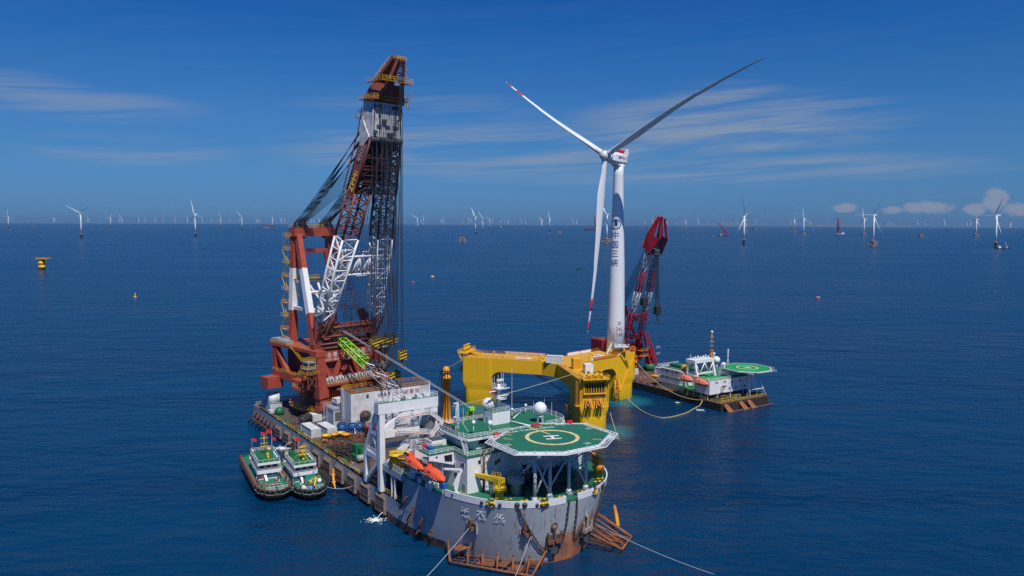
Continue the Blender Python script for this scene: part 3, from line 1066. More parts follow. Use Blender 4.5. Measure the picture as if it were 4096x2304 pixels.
bands = [(44, 0), (60, 1), (99, 0)]
for s in (-1, 1):
    banded((7.0, s * 12.6, 32), (-12.0, s * 7.4, 73), 2.6, 2.2, bands, (0, 1, 0), 2.2, 2.0)
    banded((-14.5, s * 9.0, 31.7), (-13.8, s * 7.6, 73), 2.6, 2.6, bands, (0, 1, 0))
mb.m = 0
mb.box(-15.2, -10.8, -9.4, 9.4, 72.0, 75.2)
mb.box(-14.8, -13.4, -7.4, 7.4, 65.6, 67.2)
for s in (-1, 1):
    mb.beam((-13.0, s * 6.4, 72), (-13.0, s * 3.8, 72.2), 2.0, 3.5, up=(1, 0, 0), h2=.4)
    mb.beam((-13.6, s * 6.2, 66.5), (-13.6, s * 7.2, 62), 1.0, 3, up=(0, 1, 0), w2=.6)
mb.m = 1
mb.tube((-13.5, -8, 55.0), (-13.5, 8, 55.0), .8, 10)
mb.tube((-2.0, -10, 51.5), (-2.0, 10, 51.5), .5, 8)
mb.box(-1.6, 0.2, -10.4, 10.4, 44.0, 45.5)
for s in (-1, 1):
    mb.beam((-13.5, s * 8, 55), (-3.5, s * 9.8, 55), .9, .9)
    mb.beam((-13.8, s * 8.6, 45), (-1, s * 10.4, 45), 1.2, 1.2)
    mb.tube((-12, s * 4, 55), (-1, s * 3, 45.5), .45, 8)
    mb.tube((-1, s * 3, 45.5), (-1, s * 6, 55), .4, 8)
mb.tube((-2, 8, 56), (-8, 14, 33), .3, 6).tube((-2, 8, 56), (2, 15, 33), .3, 6)
afr = mb.build('a_frame', [cred, white], ship)
mb = MB(CR)
for s in (-1, 1):
    for k in range(7):
        mb.tube((-13.2, s * 5.6 + (k - 3) * .62 - .2, 76.4), (-13.2, s * 5.6 + (k - 3) * .62 + .2, 76.4), 1.35, 12)
    mb.box(-14.2, -11.8, s * 5.6 - 2.6, s * 5.6 + 2.6, 75.2, 76.2)
mb.build('sheave_block', dgrey, afr)
mb = MB(CR)
zs = [32, 37, 42, 47, 52, 57, 62, 67, 72]
for i, z in enumerate(zs):
    f = (z - 32) / 41
    y = -11.6 + 1.9 * f
    mb.m = 0
    mb.rail([(-16, y, z), (-16, y - 1.7, z), (-13.2, y - 1.7, z), (-13.2, y, z)], 1.2, 1.4, .055)
    mb.m = 1
    mb.box(-16, -13.2, y - 1.7, y, z - .12, z)
    if i < len(zs) - 1:
        mb.m = 0
        a, b = (-16.2, -13.0) if i % 2 else (-13.0, -16.2)
        mb.ladder((a, y - 1.2, z), (b, y - 1.0, zs[i + 1]), .9, (0, 1, 0), .09)
mb.m = 0
mb.rail([(-15, -9.2, 75.2), (-15, 9.2, 75.2)], 1.2, 2.2, .07)
mb.rail([(-10.9, -2.8, 75.2), (-10.9, 2.8, 75.2)], 1.2, 1.6, .07)
for z, x in ((56, -12.4), (50, -9.5)):
    mb.box(x - 1, x + 1, -9, 12 if z > 52 else 2, z - .2, z)
    mb.rail([(x + 1, -9, z), (x + 1, 12 if z > 52 else 2, z)], 1.2, 2.2, .07)
mb.build('a_frame_stair', [syel, oyel], afr)

# boom -------------------------------------------------
BP = lambda z: 7.0 + 0.32 * (z - 32)
KZ = [(32, 12.0, 2.2), (43, 11.3, 4.2), (72, 7.4, 6.4), (88, 5.6, 6.0), (106, 3.6, 5.6)]


def bq(z):
    for (z0, q0, w0), (z1, q1, w1) in zip(KZ[:-1], KZ[1:]):
        if z <= z1:
            f = (z - z0) / (z1 - z0)
            return q0 + (q1 - q0) * f, w0 + (w1 - w0) * f
    return KZ[-1][1:]


bdir = Vector((0.32, 0, 1)).normalized()
bdep = Vector((1, 0, -0.32)).normalized()
boom_mats = [oxred, white, mat('boom_dark_red', (.075, .026, .022), .55, dirt=.4)]
mb = MB(CR)
mb.m = 0
for (z, h) in ((33.0, 1.3), (38.2, 2.6)):
    p = BP(z)
    mb.truss((p, -11.6, z), (p, 11.6, z), h * 1.3, h * 1.3, 2.6, 2.6, bdir, 10, .36, .22, bdep)
for s in (-1, 1):
    q43, w43 = bq(43)
    for e in (-1, 1):
        for d in (-1, 1):
            mb.beam((7, s * 12 + e * .6, 32), Vector((BP(43), s * q43 + e * w43 / 2, 43)) + bdep * d * 2.4, .8, .8)
    mb.beam((7.4, s * 12, 31.7), (BP(37.5), s * 11.7, 37.5), 2.6, 2.4, up=(1, 0, 0), w2=1.4, h2=1.2)
    mb.box(4.6, 8.4, s * 12 - 1.9, s * 12 + 1.9, 31.7, 33.6)
    for e in (-1, 1):
        mb.tube((BP(34), s * 11.9, 34), Vector((BP(43), s * q43, 43)) + bdep * e * 2.4, .3, 6)
mb.m = 1
for z in (59.5, 66.0):
    p = BP(z)
    mb.tube(Vector((p, -8.5, z)) - bdep * 2.2, Vector((p, 8.5, z)) - bdep * 2.2, .42, 8).tube(Vector((p, -8.5, z)) + bdep * 2.2, Vector((p, 8.5, z)) + bdep * 2.2, .42, 8)
nb = 6
for d in (-1, 1):
    for i in range(nb):
        y0, y1 = -6.6 + 13.2 * i / nb, -6.6 + 13.2 * (i + 1) / nb
        za, zb = (59.5, 66) if i % 2 else (66, 59.5)
        mb.tube(Vector((BP(za), y0, za)) + bdep * d * 2.2, Vector((BP(zb), y1, zb)) + bdep * d * 2.2, .34, 7)
    for y in (-6.6, -2.2, 2.2, 6.6):
        mb.tube(Vector((BP(59.5), y, 59.5)) + bdep * d * 2.2, Vector((BP(66), y, 66)) + bdep * d * 2.2, .28, 7)
for s in (-1, 1):
    mb.tube((BP(66), s * 5, 66), (BP(71), s * 2.5, 70), .3, 6).tube((BP(59.5), s * 4.5, 59.5), (BP(53), s * 8.5, 53), .35, 6)
mb.box(BP(60) - 2.4, BP(60) + 2.2, -2.4, 2.4, 58.2, 58.9)
# joining box of the two legs and the head
mb.m = 2
for i in range(5):
    z = 88 + i * 4
    p = BP(z)
    q, w = bq(z)
    mb.beam(Vector((p, -q - w / 2 + .3, z)) + bdep * 2.3, Vector((p, q + w / 2 - .3, z)) + bdep * 2.3, .7, .7)
    mb.beam(Vector((p, -q - w / 2 + .3, z)) - bdep * 2.3, Vector((p, q + w / 2 - .3, z)) - bdep * 2.3, .7, .7)
    if i < 4:
        for d in (-1, 1):
            mb.tube(Vector((BP(z), -5, z)) + bdep * d * 2.3, Vector((BP(z + 4), 5, z + 4)) + bdep * d * 2.3, .3, 6)
            mb.tube(Vector((BP(z), 5, z)) + bdep * d * 2.3, Vector((BP(z + 4), -5, z + 4)) + bdep * d * 2.3, .3, 6)
mb.slab([Vector((BP(91), -4.6, 91)), Vector((BP(91), 4.6, 91)), Vector((BP(105), 4.4, 105)), Vector((BP(105), -4.4, 105))], bdep * -1.6)
boom = mb.build('boom', boom_mats, ship)
for s in (-1, 1):
    mb = MB(CR)
    for (z0, z1, mi, bays, rc, rb) in ((43, 72, 1, 8, .42, .24), (72, 88, 0 if s < 0 else 2, 5, .42, .22), (88, 106, 2, 6, .5, .3)):
        (q0, w0), (q1, w1) = bq(z0), bq(z1)
        mb.m = mi
        mb.truss((BP(z0), s * q0, z0), (BP(z1), s * q1, z1), w0, w1, 4.8, 4.8, (0, 1, 0), bays, rc, rb, bdep)
    if s < 0:
        mb.m = 0      # lettered plate on the outer face
        A = []
        for z in (86, 104):
            q, w = bq(z)
            for d in (-1, 1):
                A.append(Vector((BP(z), -q - w / 2 - .15, z)) + bdep * d * 2.5)
        mb.slab([A[0], A[1], A[3], A[2]], (0, -.15, 0))
    mb.build('boom_leg', boom_mats, boom)
    mb = MB(CR)
    mb.m = 0
    for k in range(16):
        z0 = 46 + k * 2.5
        q, w = bq(z0)
        mb.ladder((BP(z0) - 2.2, s * q, z0), (BP(z0 + 2.5) - 2.2, s * q, z0 + 2.5), .8, (0, 1, 0), .08)
    mb.build('boom_ladder', [dred], boom)
# lettering on the outer plate (reads upwards along the boom)
q, w = bq(95)
yd2 = CR.to_3x3() @ -bdep
xd2 = CR.to_3x3() @ Vector((.32, .112 * 1.6, 1)).normalized()
text('lettering', 'ZPMC', 3.4, basis(XM(BP(92) + .2, -bq(92)[0] - bq(92)[1] / 2 - .42, 92), xd2, yd2), mat('letter_yellow', (.75, .55, .05), .5), boom, .03)
text('lettering', '4000', 3.0, basis(XM(BP(100.6) + .2, -bq(100.6)[0] - bq(100.6)[1] / 2 - .55, 100.6), xd2, yd2), grey, boom, .03)
mb = MB(CR)      # white head box
P0 = [(BP(106) + d * 2.8, s * 6.3, 106 - d * .6) for s, d in ((-1, -1), (-1, 1), (1, 1), (1, -1))]
P1 = [(29.2, -6.3, 118.5), (34.4, -6.1, 117.6), (34.4, 6.1, 117.6), (29.2, 6.3, 118.5)]
mb.loft([P0, P1], smooth=False)
mb.slab([(BP(103) - 3.0, -6.6, 101), (BP(106) + 2.2, -6.5, 105.9), (29, -6.5, 113), (BP(110) - 3.4, -6.6, 112)], (0, -.5, 0))
mb.slab([(BP(103) - 3.0, 6.6, 101), (BP(106) + 2.2, 6.5, 105.9), (29, 6.5, 113), (BP(110) - 3.4, 6.6, 112)], (0, .5, 0))
mb.m = 1
for q in (-4.4, -1.0, 2.6):
    mb.box(32.4, 34.0, q, q + 2.0, 109.2, 110.2)
for q, z in ((-3.6, 113.4), (0.6, 114.5), (4.4, 112.2)):
    mb.tube((33.2, q, z), (34.6, q, z), .35, 6)
for q in (-5.6, -3.2, 3.4, 5.6):
    mb.beam((BP(107) + 2.6, q, 107), (34.6, q, 117), .3, .35)
for q, z, w_, h_ in ((-4.6, 115.6, 1.2, 1.6), (-1.6, 111.6, 1.6, .9), (3.0, 116.2, 2.2, .9), (5.0, 114.6, .8, 2.2), (-5.2, 107.6, 1.0, 1.2), (1.2, 107.4, 2.6, .8)):
    mb.box(32.8, 34.75, q - w_ / 2, q + w_ / 2, z - h_ / 2, z + h_ / 2)
head = mb.build('boom_head', [mat('rust_run_white', (.62, .63, .64), .55, dirt=.5, dcol=(.36, .35, .34), streak=.8, scol=(.20, .13, .10), scale=.6), dgrey], ship)
mb = MB(CR)
for k in range(13):
    q = -6.0 + k
    mb.tube((33.2, q - .3, 105.2), (33.2, q + .3, 105.2), 1.25, 10)
for k in range(9):
    q = -4.5 + k * 1.1
    mb.tube((28.4, q - .3, 103.0), (28.4, q + .3, 103.0), 1.2, 10)
mb.build('hoist_sheave', [dgrey], head)
mb = MB(CR)      # tapering red tip
R1 = [(29.2, -6.2, 118.5), (34.8, -6.0, 117.6), (34.8, 6.0, 117.6), (29.2, 6.2, 118.5)]
R2 = [(32.0, -3.6, 124.6), (38.2, -3.2, 123.0), (38.2, 3.2, 123.0), (32.0, 3.6, 124.6)]
R3 = [(39.4, -1.3, 132.2), (41.6, -1.1, 131.2), (41.6, 1.1, 131.2), (39.4, 1.3, 132.2)]
for A, B2 in ((R1, R2), (R2, R3)):
    for i in range(4):
        mb.beam(A[i], B2[i], 1.0, 1.0)
mb.slab([R1[0], R1[3], R2[3], R2[0]], (.3, 0, -.2)).slab([R2[0], R2[3], R3[3], R3[0]], (.3, 0, -.2))
mb.slab([R1[0], R1[1], R2[1], R2[0]], (0, .2, 0)).slab([R1[2], R1[3], R2[3], R2[2]], (0, -.2, 0))
mb.m = 1
mb.slab([R1[1], R1[2], R2[2], R2[1]], (-.3, 0, .1))
for A, B2 in ((R2, R3),):
    for f in (.25, .5, .75):
        a, b = Vector(A[1]).lerp(Vector(B2[1]), f), Vector(A[2]).lerp(Vector(B2[2]), f)
        mb.tube(a, b, .3, 5)
    mb.tube(A[1], Vector(A[2]).lerp(Vector(B2[2]), .5), .3, 5).tube(A[2], Vector(A[1]).lerp(Vector(B2[1]), .5), .3, 5)
    mb.tube(Vector(A[1]).lerp(Vector(B2[1]), .5), B2[2], .3, 5)
mb.m = 0
mb.tube((40.4, -1.6, 131), (40.4, 1.6, 131), 1.3, 12)
for q in (-.9, .9):
    mb.tube((40.2, q, 132), (40.0, q * 2, 135), .07)
mb.build('boom_tip', [oxred, dred], head)
mb = MB(CR)
for (p0, p1, w, z, mi) in ((27.4, 36.2, 7.2, 118.6, 0), (30.4, 40.0, 6.4, 124.2, 0), (25.6, 28.0, 7.6, 112.8, 0)):
    mb.m = 1
    mb.box(p0, p1, -w, -w + 1.2, z, z + .15).box(p0, p1, w - 1.2, w, z, z + .15).box(p1 - 1.2, p1, -w, w, z - .2, z - .05)
    mb.m = 0
    mb.rail([(p0, -w, z + .1), (p1, -w, z + .1), (p1, w, z + .1), (p0, w, z + .1)], 1.3, 1.6, .08)
for f0, f1 in ((.15, .35), (.4, .6), (.65, .85)):
    a, b = Vector(R2[0]).lerp(Vector(R3[0]), f0), Vector(R2[0]).lerp(Vector(R3[0]), f1)
    mb.rail([a + Vector((-.3, -.6, 0)), b + Vector((-.3, -.6, 0))], 1.3, 1.2, .08)
    c, d = Vector(R2[2]).lerp(Vector(R3[2]), f0), Vector(R2[2]).lerp(Vector(R3[2]), f1)
    mb.ladder(c + Vector((1.0, .8, -1)), d + Vector((1.0, .8, -1)), .9, (0, 1, 0), .09)
mb.ladder((36.4, 6.6, 116), (39.6, 5.6, 122.6), 1.0, (0, 1, 0), .1)
mb.rail([(39, -1.8, 131.4), (42.2, -1.8, 130.6), (42.2, 1.8, 130.6)], 1.4, 1.2, .08)
mb.m = 2      # side walkway tower behind the lettered plate
for z0 in range(88, 114, 3):
    mb.rail([(BP(z0) - 4.6, -bq(z0)[0] - 3.2, z0), (BP(z0 + 3) - 4.6, -bq(z0 + 3)[0] - 3.2, z0 + 3)], 1.4, 1.5, .12)
mb.rail([(BP(113) - 5.5, -7.4, 114), (BP(113) - 2, -7.4, 114)], 1.3, 1.2, .08)
mb.build('boom_walkway', [syel, oyel, oxred], head)
# luffing and hoisting ropes
mb = MB(CR)
for s in (-1, 1):
    for k in range(14):
        q = s * 5.6 + (k - 6.5) * .36
        mb.tube((-13.0, q, 77.4), (BP(103 + (k % 3) * 4) - 3.0, s * (4.6 + (k - 6.5) * .14), 103 + (k % 3) * 4.5), .10, 4)
    for k in range(8):
        mb.tube((-11.8, s * (4.2 + k * .4), 77.2), (BP(93 + k * .6) - 3.0, s * (3.6 + k * .25), 93 + k * .9), .085, 4)
    for k in range(5):
        mb.tube((-12.2, s * (4.0 + k * .8), 75), (4, s * (4 + k * .8), 32), .05, 4)
mb.build('luffing_rope', rope, boom)
mb = MB(CR)
for k in range(12):
    q = -5.5 + k
    mb.tube((33.2 + (k % 2) * .9, q * 1.05, 105), (30.6, q * .95, 37.4), .13, 4)
    mb.tube((31.0, q * .8, 105), (BP(90) + 2.2, q * .75, 88), .14, 4)
for k in range(9):
    q = -4.4 + k * 1.1
    mb.tube((28.4, q, 103), (9.5, q * .9, 33), .09, 4)
    mb.tube((35.2, q * .9, 117), (35.8, q * .4, 25.4), .10, 4)
for q in (-.5, 0, .5):
    mb.tube((41.4, q, 130), (41.0, q * .8, 33.6), .10, 4)
mb.build('hoist_rope', rope, boom)

# ------------------------------------------------------------------ deckhouse, wheelhouse, helideck, gantry
FD = 14.46
mb = MB()
mb.box(59, 78.2, -17.6, 17.6, FD, 23.1)
mb.m = 1
mb.box(58.6, 78.4, -17.8, 17.8, 23.1, 23.3)
mb.box(66.8, 72.2, -24.4, -17.81, 23.08, 23.28)
mb.m = 0
mb.slab([(71.9, -24.4, 23.07), (71.9, -17.62, 23.07), (71.9, -17.62, 19.9), (71.9, -24.4, 22.1)], (.3, 0, 0))
mb.m = 2
mb.slab([(72.22, -20.4, 22.6), (72.22, -18.2, 22.6), (72.22, -18.2, 20.8), (72.22, -20.2, 21.2)], (.03, 0, 0))
mb.tube((72.2, -22.4, 22.55), (72.24, -22.4, 22.55), .28, 10)
mb.m = 3
mb.tube((78.5, -13.2, FD), (78.5, -13.2, 24.4), .3, 8)
dh = mb.build('deckhouse', [white, gdeck, glass, mat('rusty_pipe', (.20, .13, .09), .7, dirt=.4)], ship)


def win(name, par, c, n, w, h, frm=white, t=0.05):
    """one window: frame part with its pane as a sub-part piece in the same mesh"""
    n = Vector(n).normalized()
    s = Vector((-n.y, n.x, 0)).normalized()
    u = n.cross(s)
    if u.z < 0:
        u = -u
    mb = MB()
    c = Vector(c)
    mb.slab([c + s * a * (w / 2 + .12) + u * b * (h / 2 + .12) for a, b in ((-1, -1), (1, -1), (1, 1), (-1, 1))], n * t)
    mb.m = 1
    mb.slab([c + s * a * w / 2 + u * b * h / 2 for a, b in ((-1, -1), (1, -1), (1, 1), (-1, 1))], n * (t + .03))
    return mb.build(name, [frm, glass], par)


for v, z in ((-14.3, 21.6), (-9.6, 20.6), (-8.8, 21.0), (-13.8, 17.6), (-9.4, 17.4), (-5.0, 21.6), (-5.0, 18.0), (0.5, 20.5), (4, 20.5), (8, 20.5), (12, 20.5), (0.5, 17.2), (10.5, 17.2)):
    win('window', dh, (78.2, v, z), (1, 0, 0), .7, .9)
win('window', dh, (78.2, -1.5, 17.4), (1, 0, 0), 1.7, 2.4)
for u, z in ((76.6, 21.0), (75.8, 20.8), (73.4, 17.9), (72.7, 17.7), (68.0, 17.6), (64.0, 17.6), (72.4, 20.0)):
    win('window', dh, (u, -17.6, z), (0, -1, 0), .55, .9)
mb = MB()
mb.box(76.2, 77.4, -17.72, -17.6, FD, 16.6)
mb.build('door', grey, dh)
mb = MB()
mb.rail([(66.9, -17.7, 23.28), (66.9, -24.2, 23.28), (72.0, -24.2, 23.28), (72.2, -17.7, 23.3), (78.2, -17.6, 23.3), (78.2, -7.0, 23.3)], 1.1, 1.8, .055, 3)
mb.rail([(78.2, 9, 23.3), (78.2, 17.6, 23.3), (59, 17.6, 23.3)], 1.1, 1.8, .055, 3)
mb.build('deckhouse_railing', white, dh)
# octagonal funnel house on the starboard quarter
mb = MB()
oc = [(60.8 + 3.6 * math.cos(R_(22.5 + 45 * i)), -20.0 + 3.2 * math.sin(R_(22.5 + 45 * i))) for i in range(8)]
mb.prism(oc, FD, 21.9)
mb.m = 1
mb.prism([(60.8 + (x - 60.8) * .9, -20 + (y + 20) * .9) for x, y in oc], 21.9, 21.96)
mb.m = 0
mb.rail([(x, y, 21.9) for x, y in oc], 1.2, 1.6, .055, 3, closed=True)
mb.box(62.5, 66.5, -20.5, -16.5, 23.31, 24.6)
mb.m = 1
mb.box(62.8, 66.2, -20.2, -16.8, 24.6, 24.66)
mb.m = 2
mb.cbox((67.0, -22.8, 23.9), (1.6, 1.0, 1.1))
mb.m = 3
mb.cbox((69.4, -22.6, 23.9), (2.0, 1.1, 1.2))
mb.build('funnel_house', [white, dgrey, redp, bluep], ship)
# wheelhouse
RZ = 26.5
mb = MB()
w0 = [(61.5, -14.6), (72.6, -14.6), (74.6, -12.6), (74.6, 12.4), (72.4, 14.4), (61.5, 14.4)]
w1 = [(x - (.6 if x > 70 else 0), y * .985) for x, y in w0]
k = len(w0)
mb.add([(x, y, 23.31) for x, y in w1] + [(x, y, 24.35) for x, y in w1] + [(x, y, RZ - .35) for x, y in w0], [(i + j * k, (i + 1) % k + j * k, (i + 1) % k + (j + 1) * k, i + (j + 1) * k) for j in range(2) for i in range(k)])
wh = mb.build('wheelhouse', white, ship)
mb = MB()
rp = [(60.3, -15.0), (63.8, -16.8), (72.2, -16.7), (75.3, -15.6), (75.6, -8.6), (75.6, 12.6), (74.0, 14.6), (71.0, 15.5), (60.3, 15.5)]
mb.prism(rp, RZ - .55, RZ)
mb.m = 1
mb.prism([(67.8 + (x - 67.8) * .985, y * .985) for x, y in rp], RZ, RZ + .03)
mb.build('wheelhouse_roof', [white, gdeck], wh)
for i in range(9):
    win('window', wh, (74.42, -11.0 + i * 2.75, 25.2), (1, 0, -.24), 2.2, 1.25)
for i in range(4):
    win('window', wh, (63.5 + i * 2.6, -14.5, 25.2), (0, -1, -.1), 2.0, 1.25)
mb = MB()
mb.rail([(60.5, -14.8, RZ), (63.8, -16.5, RZ), (72.2, -16.4, RZ), (75.0, -15.3, RZ), (75.3, -8.6, RZ), (75.3, -3.5, RZ)], 1.1, 1.8, .055, 3)
mb.rail([(60.5, -14.8, RZ), (60.5, 15.2, RZ), (71, 15.2, RZ), (74, 14.2, RZ), (75.3, 12.6, RZ), (75.3, 7.5, RZ)], 1.1, 1.8, .055, 3)
mb.build('roof_railing', white, wh)
mb = MB()      # outside stair to the roof
for s in (-.5, .5):
    mb.beam((72.0, -15.6 + s, RZ), (76.0, -16.6 + s, 23.3), .12, .3)
    mb.rail([(72.0, -15.6 + s, RZ), (76.0, -16.6 + s, 23.3)], 1.0, 1.2, .05)
for i in range(10):
    f = i / 9
    mb.cbox((72.0 + 4 * f, -15.6 - f, RZ - 3.2 * f), (.35, 1.0, .06))
mb.build('stair', white, wh)
mb = MB()
mb.box(63.7, 68.0, -4.0, 1.4, RZ + .03, 29.7)
mb.m = 1
mb.box(63.75, 67.95, -3.95, 1.35, 29.7, 29.74)
mb.m = 0
mb.rail([(63.8, -3.9, 29.7), (67.9, -3.9, 29.7), (67.9, 1.3, 29.7), (63.8, 1.3, 29.7)], 1.1, 1.4, .05, 3, closed=True)
mb.m = 2
mb.box(65.2, 66.2, -4.06, -4.0, RZ + .1, 28.4)
mst = mb.build('mast_house', [white, gdeck, pblue], ship)
mb = MB()
mb.tube((66.6, -1.2, 29.7), (66.6, -1.2, 36.6), .55, 10, r2=.42)
mb.cbox((66.9, -1.2, 33.0), (3.4, 2.0, .16)).cbox((66.9, -1.2, 35.6), (2.4, 2.6, .16))
mb.rail([(65.4, -2.2, 33.1), (68.6, -2.2, 33.1), (68.6, -.2, 33.1), (65.4, -.2, 33.1)], .9, 1.2, .05, 2, closed=True)
mb.rail([(65.7, -2.4, 35.7), (68.1, -2.4, 35.7), (68.1, 0, 35.7), (65.7, 0, 35.7)], 1.0, 1.2, .05, 2, closed=True)
mb.tube((66.8, -4.2, 34.8), (66.8, 2.0, 35.3), .18, 6)
mb.tube((68.4, -2.8, 33.9), (68.4, .6, 34.0), .16, 6)
mb.cbox((66.7, -.9, 37.6), (.5, 1.9, .5))
for v in (-3.2, -2.6, -1.4, -.4, .2):
    mb.tube((66.6, v, 35.6), (66.6, v, 38.2 + abs(math.sin(v * 5)) * 1.3), .06, 4)
mb.build('radar_mast', white, mst)
mb = MB()
mb.lathe([(1.65, 0), (1.6, .12), (.8, .5), (.2, .62)], n=20)
dish = mb.build('satellite_dish', white, mst)
dish.location = (65.0, -3.2, 31.4)
dish.rotation_euler = Vector((-.7, .3, -.25)).to_track_quat('Z', 'Y').to_euler()
mb = MB()
mb.sphere((72.0, 8.0, 30.1), 1.72, 24, 16)
mb.m = 1
mb.lathe([(1.0, 0), (1.0, .25)], (72.0, 8.0, 28.1), 12)
for a in range(6):
    mb.tube((72.0 + math.cos(a) * .9, 8 + math.sin(a) * .9, RZ), (72.0 + math.cos(a) * .8, 8 + math.sin(a) * .8, 28.2), .08, 5)
mb.build('radome', [white, white], wh)
for (u, v, h, r) in ((72.2, -12.2, 2.6, .48), (73.4, -8.2, 2.0, .62), (64.2, 4.6, 1.9, .38), (63.4, 9.6, 2.2, .38)):
    mb = MB()
    mb.tube((u, v, RZ), (u, v, RZ + h), .11, 6)
    mb.lathe([(r, 0), (r, r * .9), (r * .8, r * 1.5), (r * .35, r * 1.85), (.02, r * 1.95)], (u, v, RZ + h), 12)
    mb.build('antenna_dome', white, wh)
mb = MB()
mb.truss((67.5, -14.0, RZ), (67.5, -14.0, RZ + 7.2), .9, .35, .9, .35, (1, 0, 0), 7, .07, .045, (0, 1, 0))
mb.tube((67.5, -14, RZ + 4), (69.5, -12, RZ), .06).tube((67.5, -14, RZ + 4), (65.5, -12.4, RZ), .06)
mb.cbox((67.5, -14.6, RZ + 3.6), (.5, 1.0, .2)).cbox((67.5, -14.6, RZ + 7.0), (.5, 1.0, .2))
for u, v, h in ((70.4, -6.5, 3.5), (62, -9, 4.0), (62, -6, 4.2), (61.5, 6.4, 12.5), (61.6, 3.5, 2.6), (65, 14.6, 4), (68, 14.8, 3.6), (73.6, 12.0, 2.8), (63, 12.5, 3.2)):
    mb.tube((u, v, RZ), (u, v, RZ + h), .07, 5, r2=.04)
mb.tube((66.5, 3.4, RZ + .5), (62.5, 8.4, RZ + .5), .16, 6).tube((68.3, 1.2, RZ + .5), (74.5, 3.0, RZ + .4), .18, 6)
mb.build('antenna', white, wh)
mb = MB()
mb.cbox((66.6, -15.9, RZ + 1.0), (4.6, .3, 1.7))
sb = mb.build('name_board', [mat('name_board_green', (.015, .06, .035), .5)], ship)
text('lettering', '华天龙', 1.3, basis((66.6, -16.08, RZ + 1.0), (1, 0, 0), (0, 0, 1)), white, sb, .01)
# helideck
HC = (86.7, 0.7)
oct_ = [(-4.9, -13.5), (5.1, -13.4), (10.65, -5.0), (10.75, 5.3), (4.9, 13.9), (-5.1, 13.7), (-10.8, 5.0), (-10.6, -5.4)]
oc = [(HC[0] + a, HC[1] + b) for a, b in oct_]
mb = MB()
mb.prism(oc, 26.5, 27.2)
mb.m = 1
mb.prism([(HC[0] + a * .985, HC[1] + b * .985) for a, b in oct_], 27.2, 27.21)
hd = mb.build('helideck', [white, hgreen], ship)
mb = MB()
mb.m = 0
n = 64
vs, fs = [], []
for i in range(n):
    w = 2 * math.pi * i / n
    for r in (5.55, 6.45):
        vs.append((HC[0] + r * math.cos(w), HC[1] + r * math.sin(w), 27.222))
for i in range(n):
    j = (i + 1) % n
    fs.append((2 * i, 2 * i + 1, 2 * j + 1, 2 * j))
mb.add(vs, fs)
mb.build('landing_circle', [cream], hd)
Hm = basis((HC[0], HC[1], 27.0), (0, 1, 0), (-1, 0, 0))
mb = MB(basis((HC[0] + .1, HC[1] + .0, 27.2), (.93, -.36, 0), (.36, .93, 0)))
mb.box(-1.5, -.85, -1.9, 1.9, .015, .025).box(.85, 1.5, -1.9, 1.9, .015, .025).box(-.85, .85, -.35, .35, .015, .025)
mb.build('landing_letter', white, hd)
text('lettering', 'HUA TIAN LONG', 1.75, basis((HC[0] - 8.2, HC[1] - .6, 27.23), (.16, 1, 0), (-1, .16, 0)), white, hd, .004)
text('lettering', '12.6t', 1.25, basis((HC[0] - 7.6, HC[1] + 8.4, 27.23), (-.6, -.9, 0), (.9, -.6, 0)), white, hd, .004)
text('lettering', '22', 1.7, basis((HC[0] - 1.2, HC[1] + 12.2, 27.23), (0, -1, 0), (1, 0, 0)), white, hd, .004)
text('lettering', '22', 1.7, basis((HC[0] + 8.6, HC[1] + 3.6, 27.23), (-.1, 1, 0), (-1, -.1, 0)), white, hd, .004)
text('lettering', '22', 1.7, basis((HC[0] - .6, HC[1] - 12.2, 27.23), (0, 1, 0), (-1, 0, 0)), white, hd, .004)
mb = MB()
for (x, y, a) in ((-7.6, -7.6, .9), (7.4, 7.6, .9), (-9.6, 3.5, 0), (-4.6, -9.6, .4)):
    for k in (-.3, .3):
        c = Vector((HC[0] + x, HC[1] + y, 27.225))
        d = Vector((math.cos(a), math.sin(a), 0))
        s = Vector((-d.y, d.x, 0))
        mb.slab([c - d * 1.1 + s * (k - .07), c + d * 1.1 + s * (k - .07), c + d * 1.1 + s * (k + .07), c - d * 1.1 + s * (k + .07)], (0, 0, .008))
mb.slab([(HC[0] - 10.4, HC[1] + .2, 27.225), (HC[0] - 2.2, HC[1] + .9, 27.225), (HC[0] - 2.2, HC[1] + 1.3, 27.225), (HC[0] - 10.4, HC[1] + .7, 27.225)], (0, 0, .006))
mb.build('deck_marking', cream, hd)
mb = MB()
outer = [(HC[0] + a * 1.155, HC[1] + b * 1.13, 26.95) for a, b in oct_]
inner = [(HC[0] + a * 1.01, HC[1] + b * 1.01, 26.75) for a, b in oct_]
for i in range(8):
    j = (i + 1) % 8
    mb.tube(outer[i], outer[j], .1, 5).tube(inner[i], inner[j], .1, 5)
    a, b = Vector(outer[i]).lerp(Vector(inner[i]), .5), Vector(outer[j]).lerp(Vector(inner[j]), .5)
    mb.tube(a, b, .05, 4)
    n = 11 if i in (0, 2, 4, 6) else 9
    for k in range(n):
        f = k / n
        mb.tube(Vector(outer[i]).lerp(Vector(outer[j]), f), Vector(inner[i]).lerp(Vector(inner[j]), f), .055, 4)
    for k in range(4):
        f = (k + .5) / 4
        c = Vector(inner[i]).lerp(Vector(inner[j]), f)
        mb.cbox((c.x, c.y, 27.3), (.22, .22, .22))
mb.build('safety_net', white, hd)
mb = MB()
cols = [(91.2, v) for v in (-7.6, -3.3, 2.3, 7.4)]
back = [(79.6, v) for v in (-5.8, 1.6, 9.0)]
for i, (u, v) in enumerate(cols):
    mb.tube((u, v, FD), (u, v, 26.5), .42, 10)
    mb.lathe([(1.1, 0), (.45, 1.3)], (u, v, FD), 8)
for u, v in back:
    mb.tube((u, v, FD), (u, v, 26.5), .34, 8)
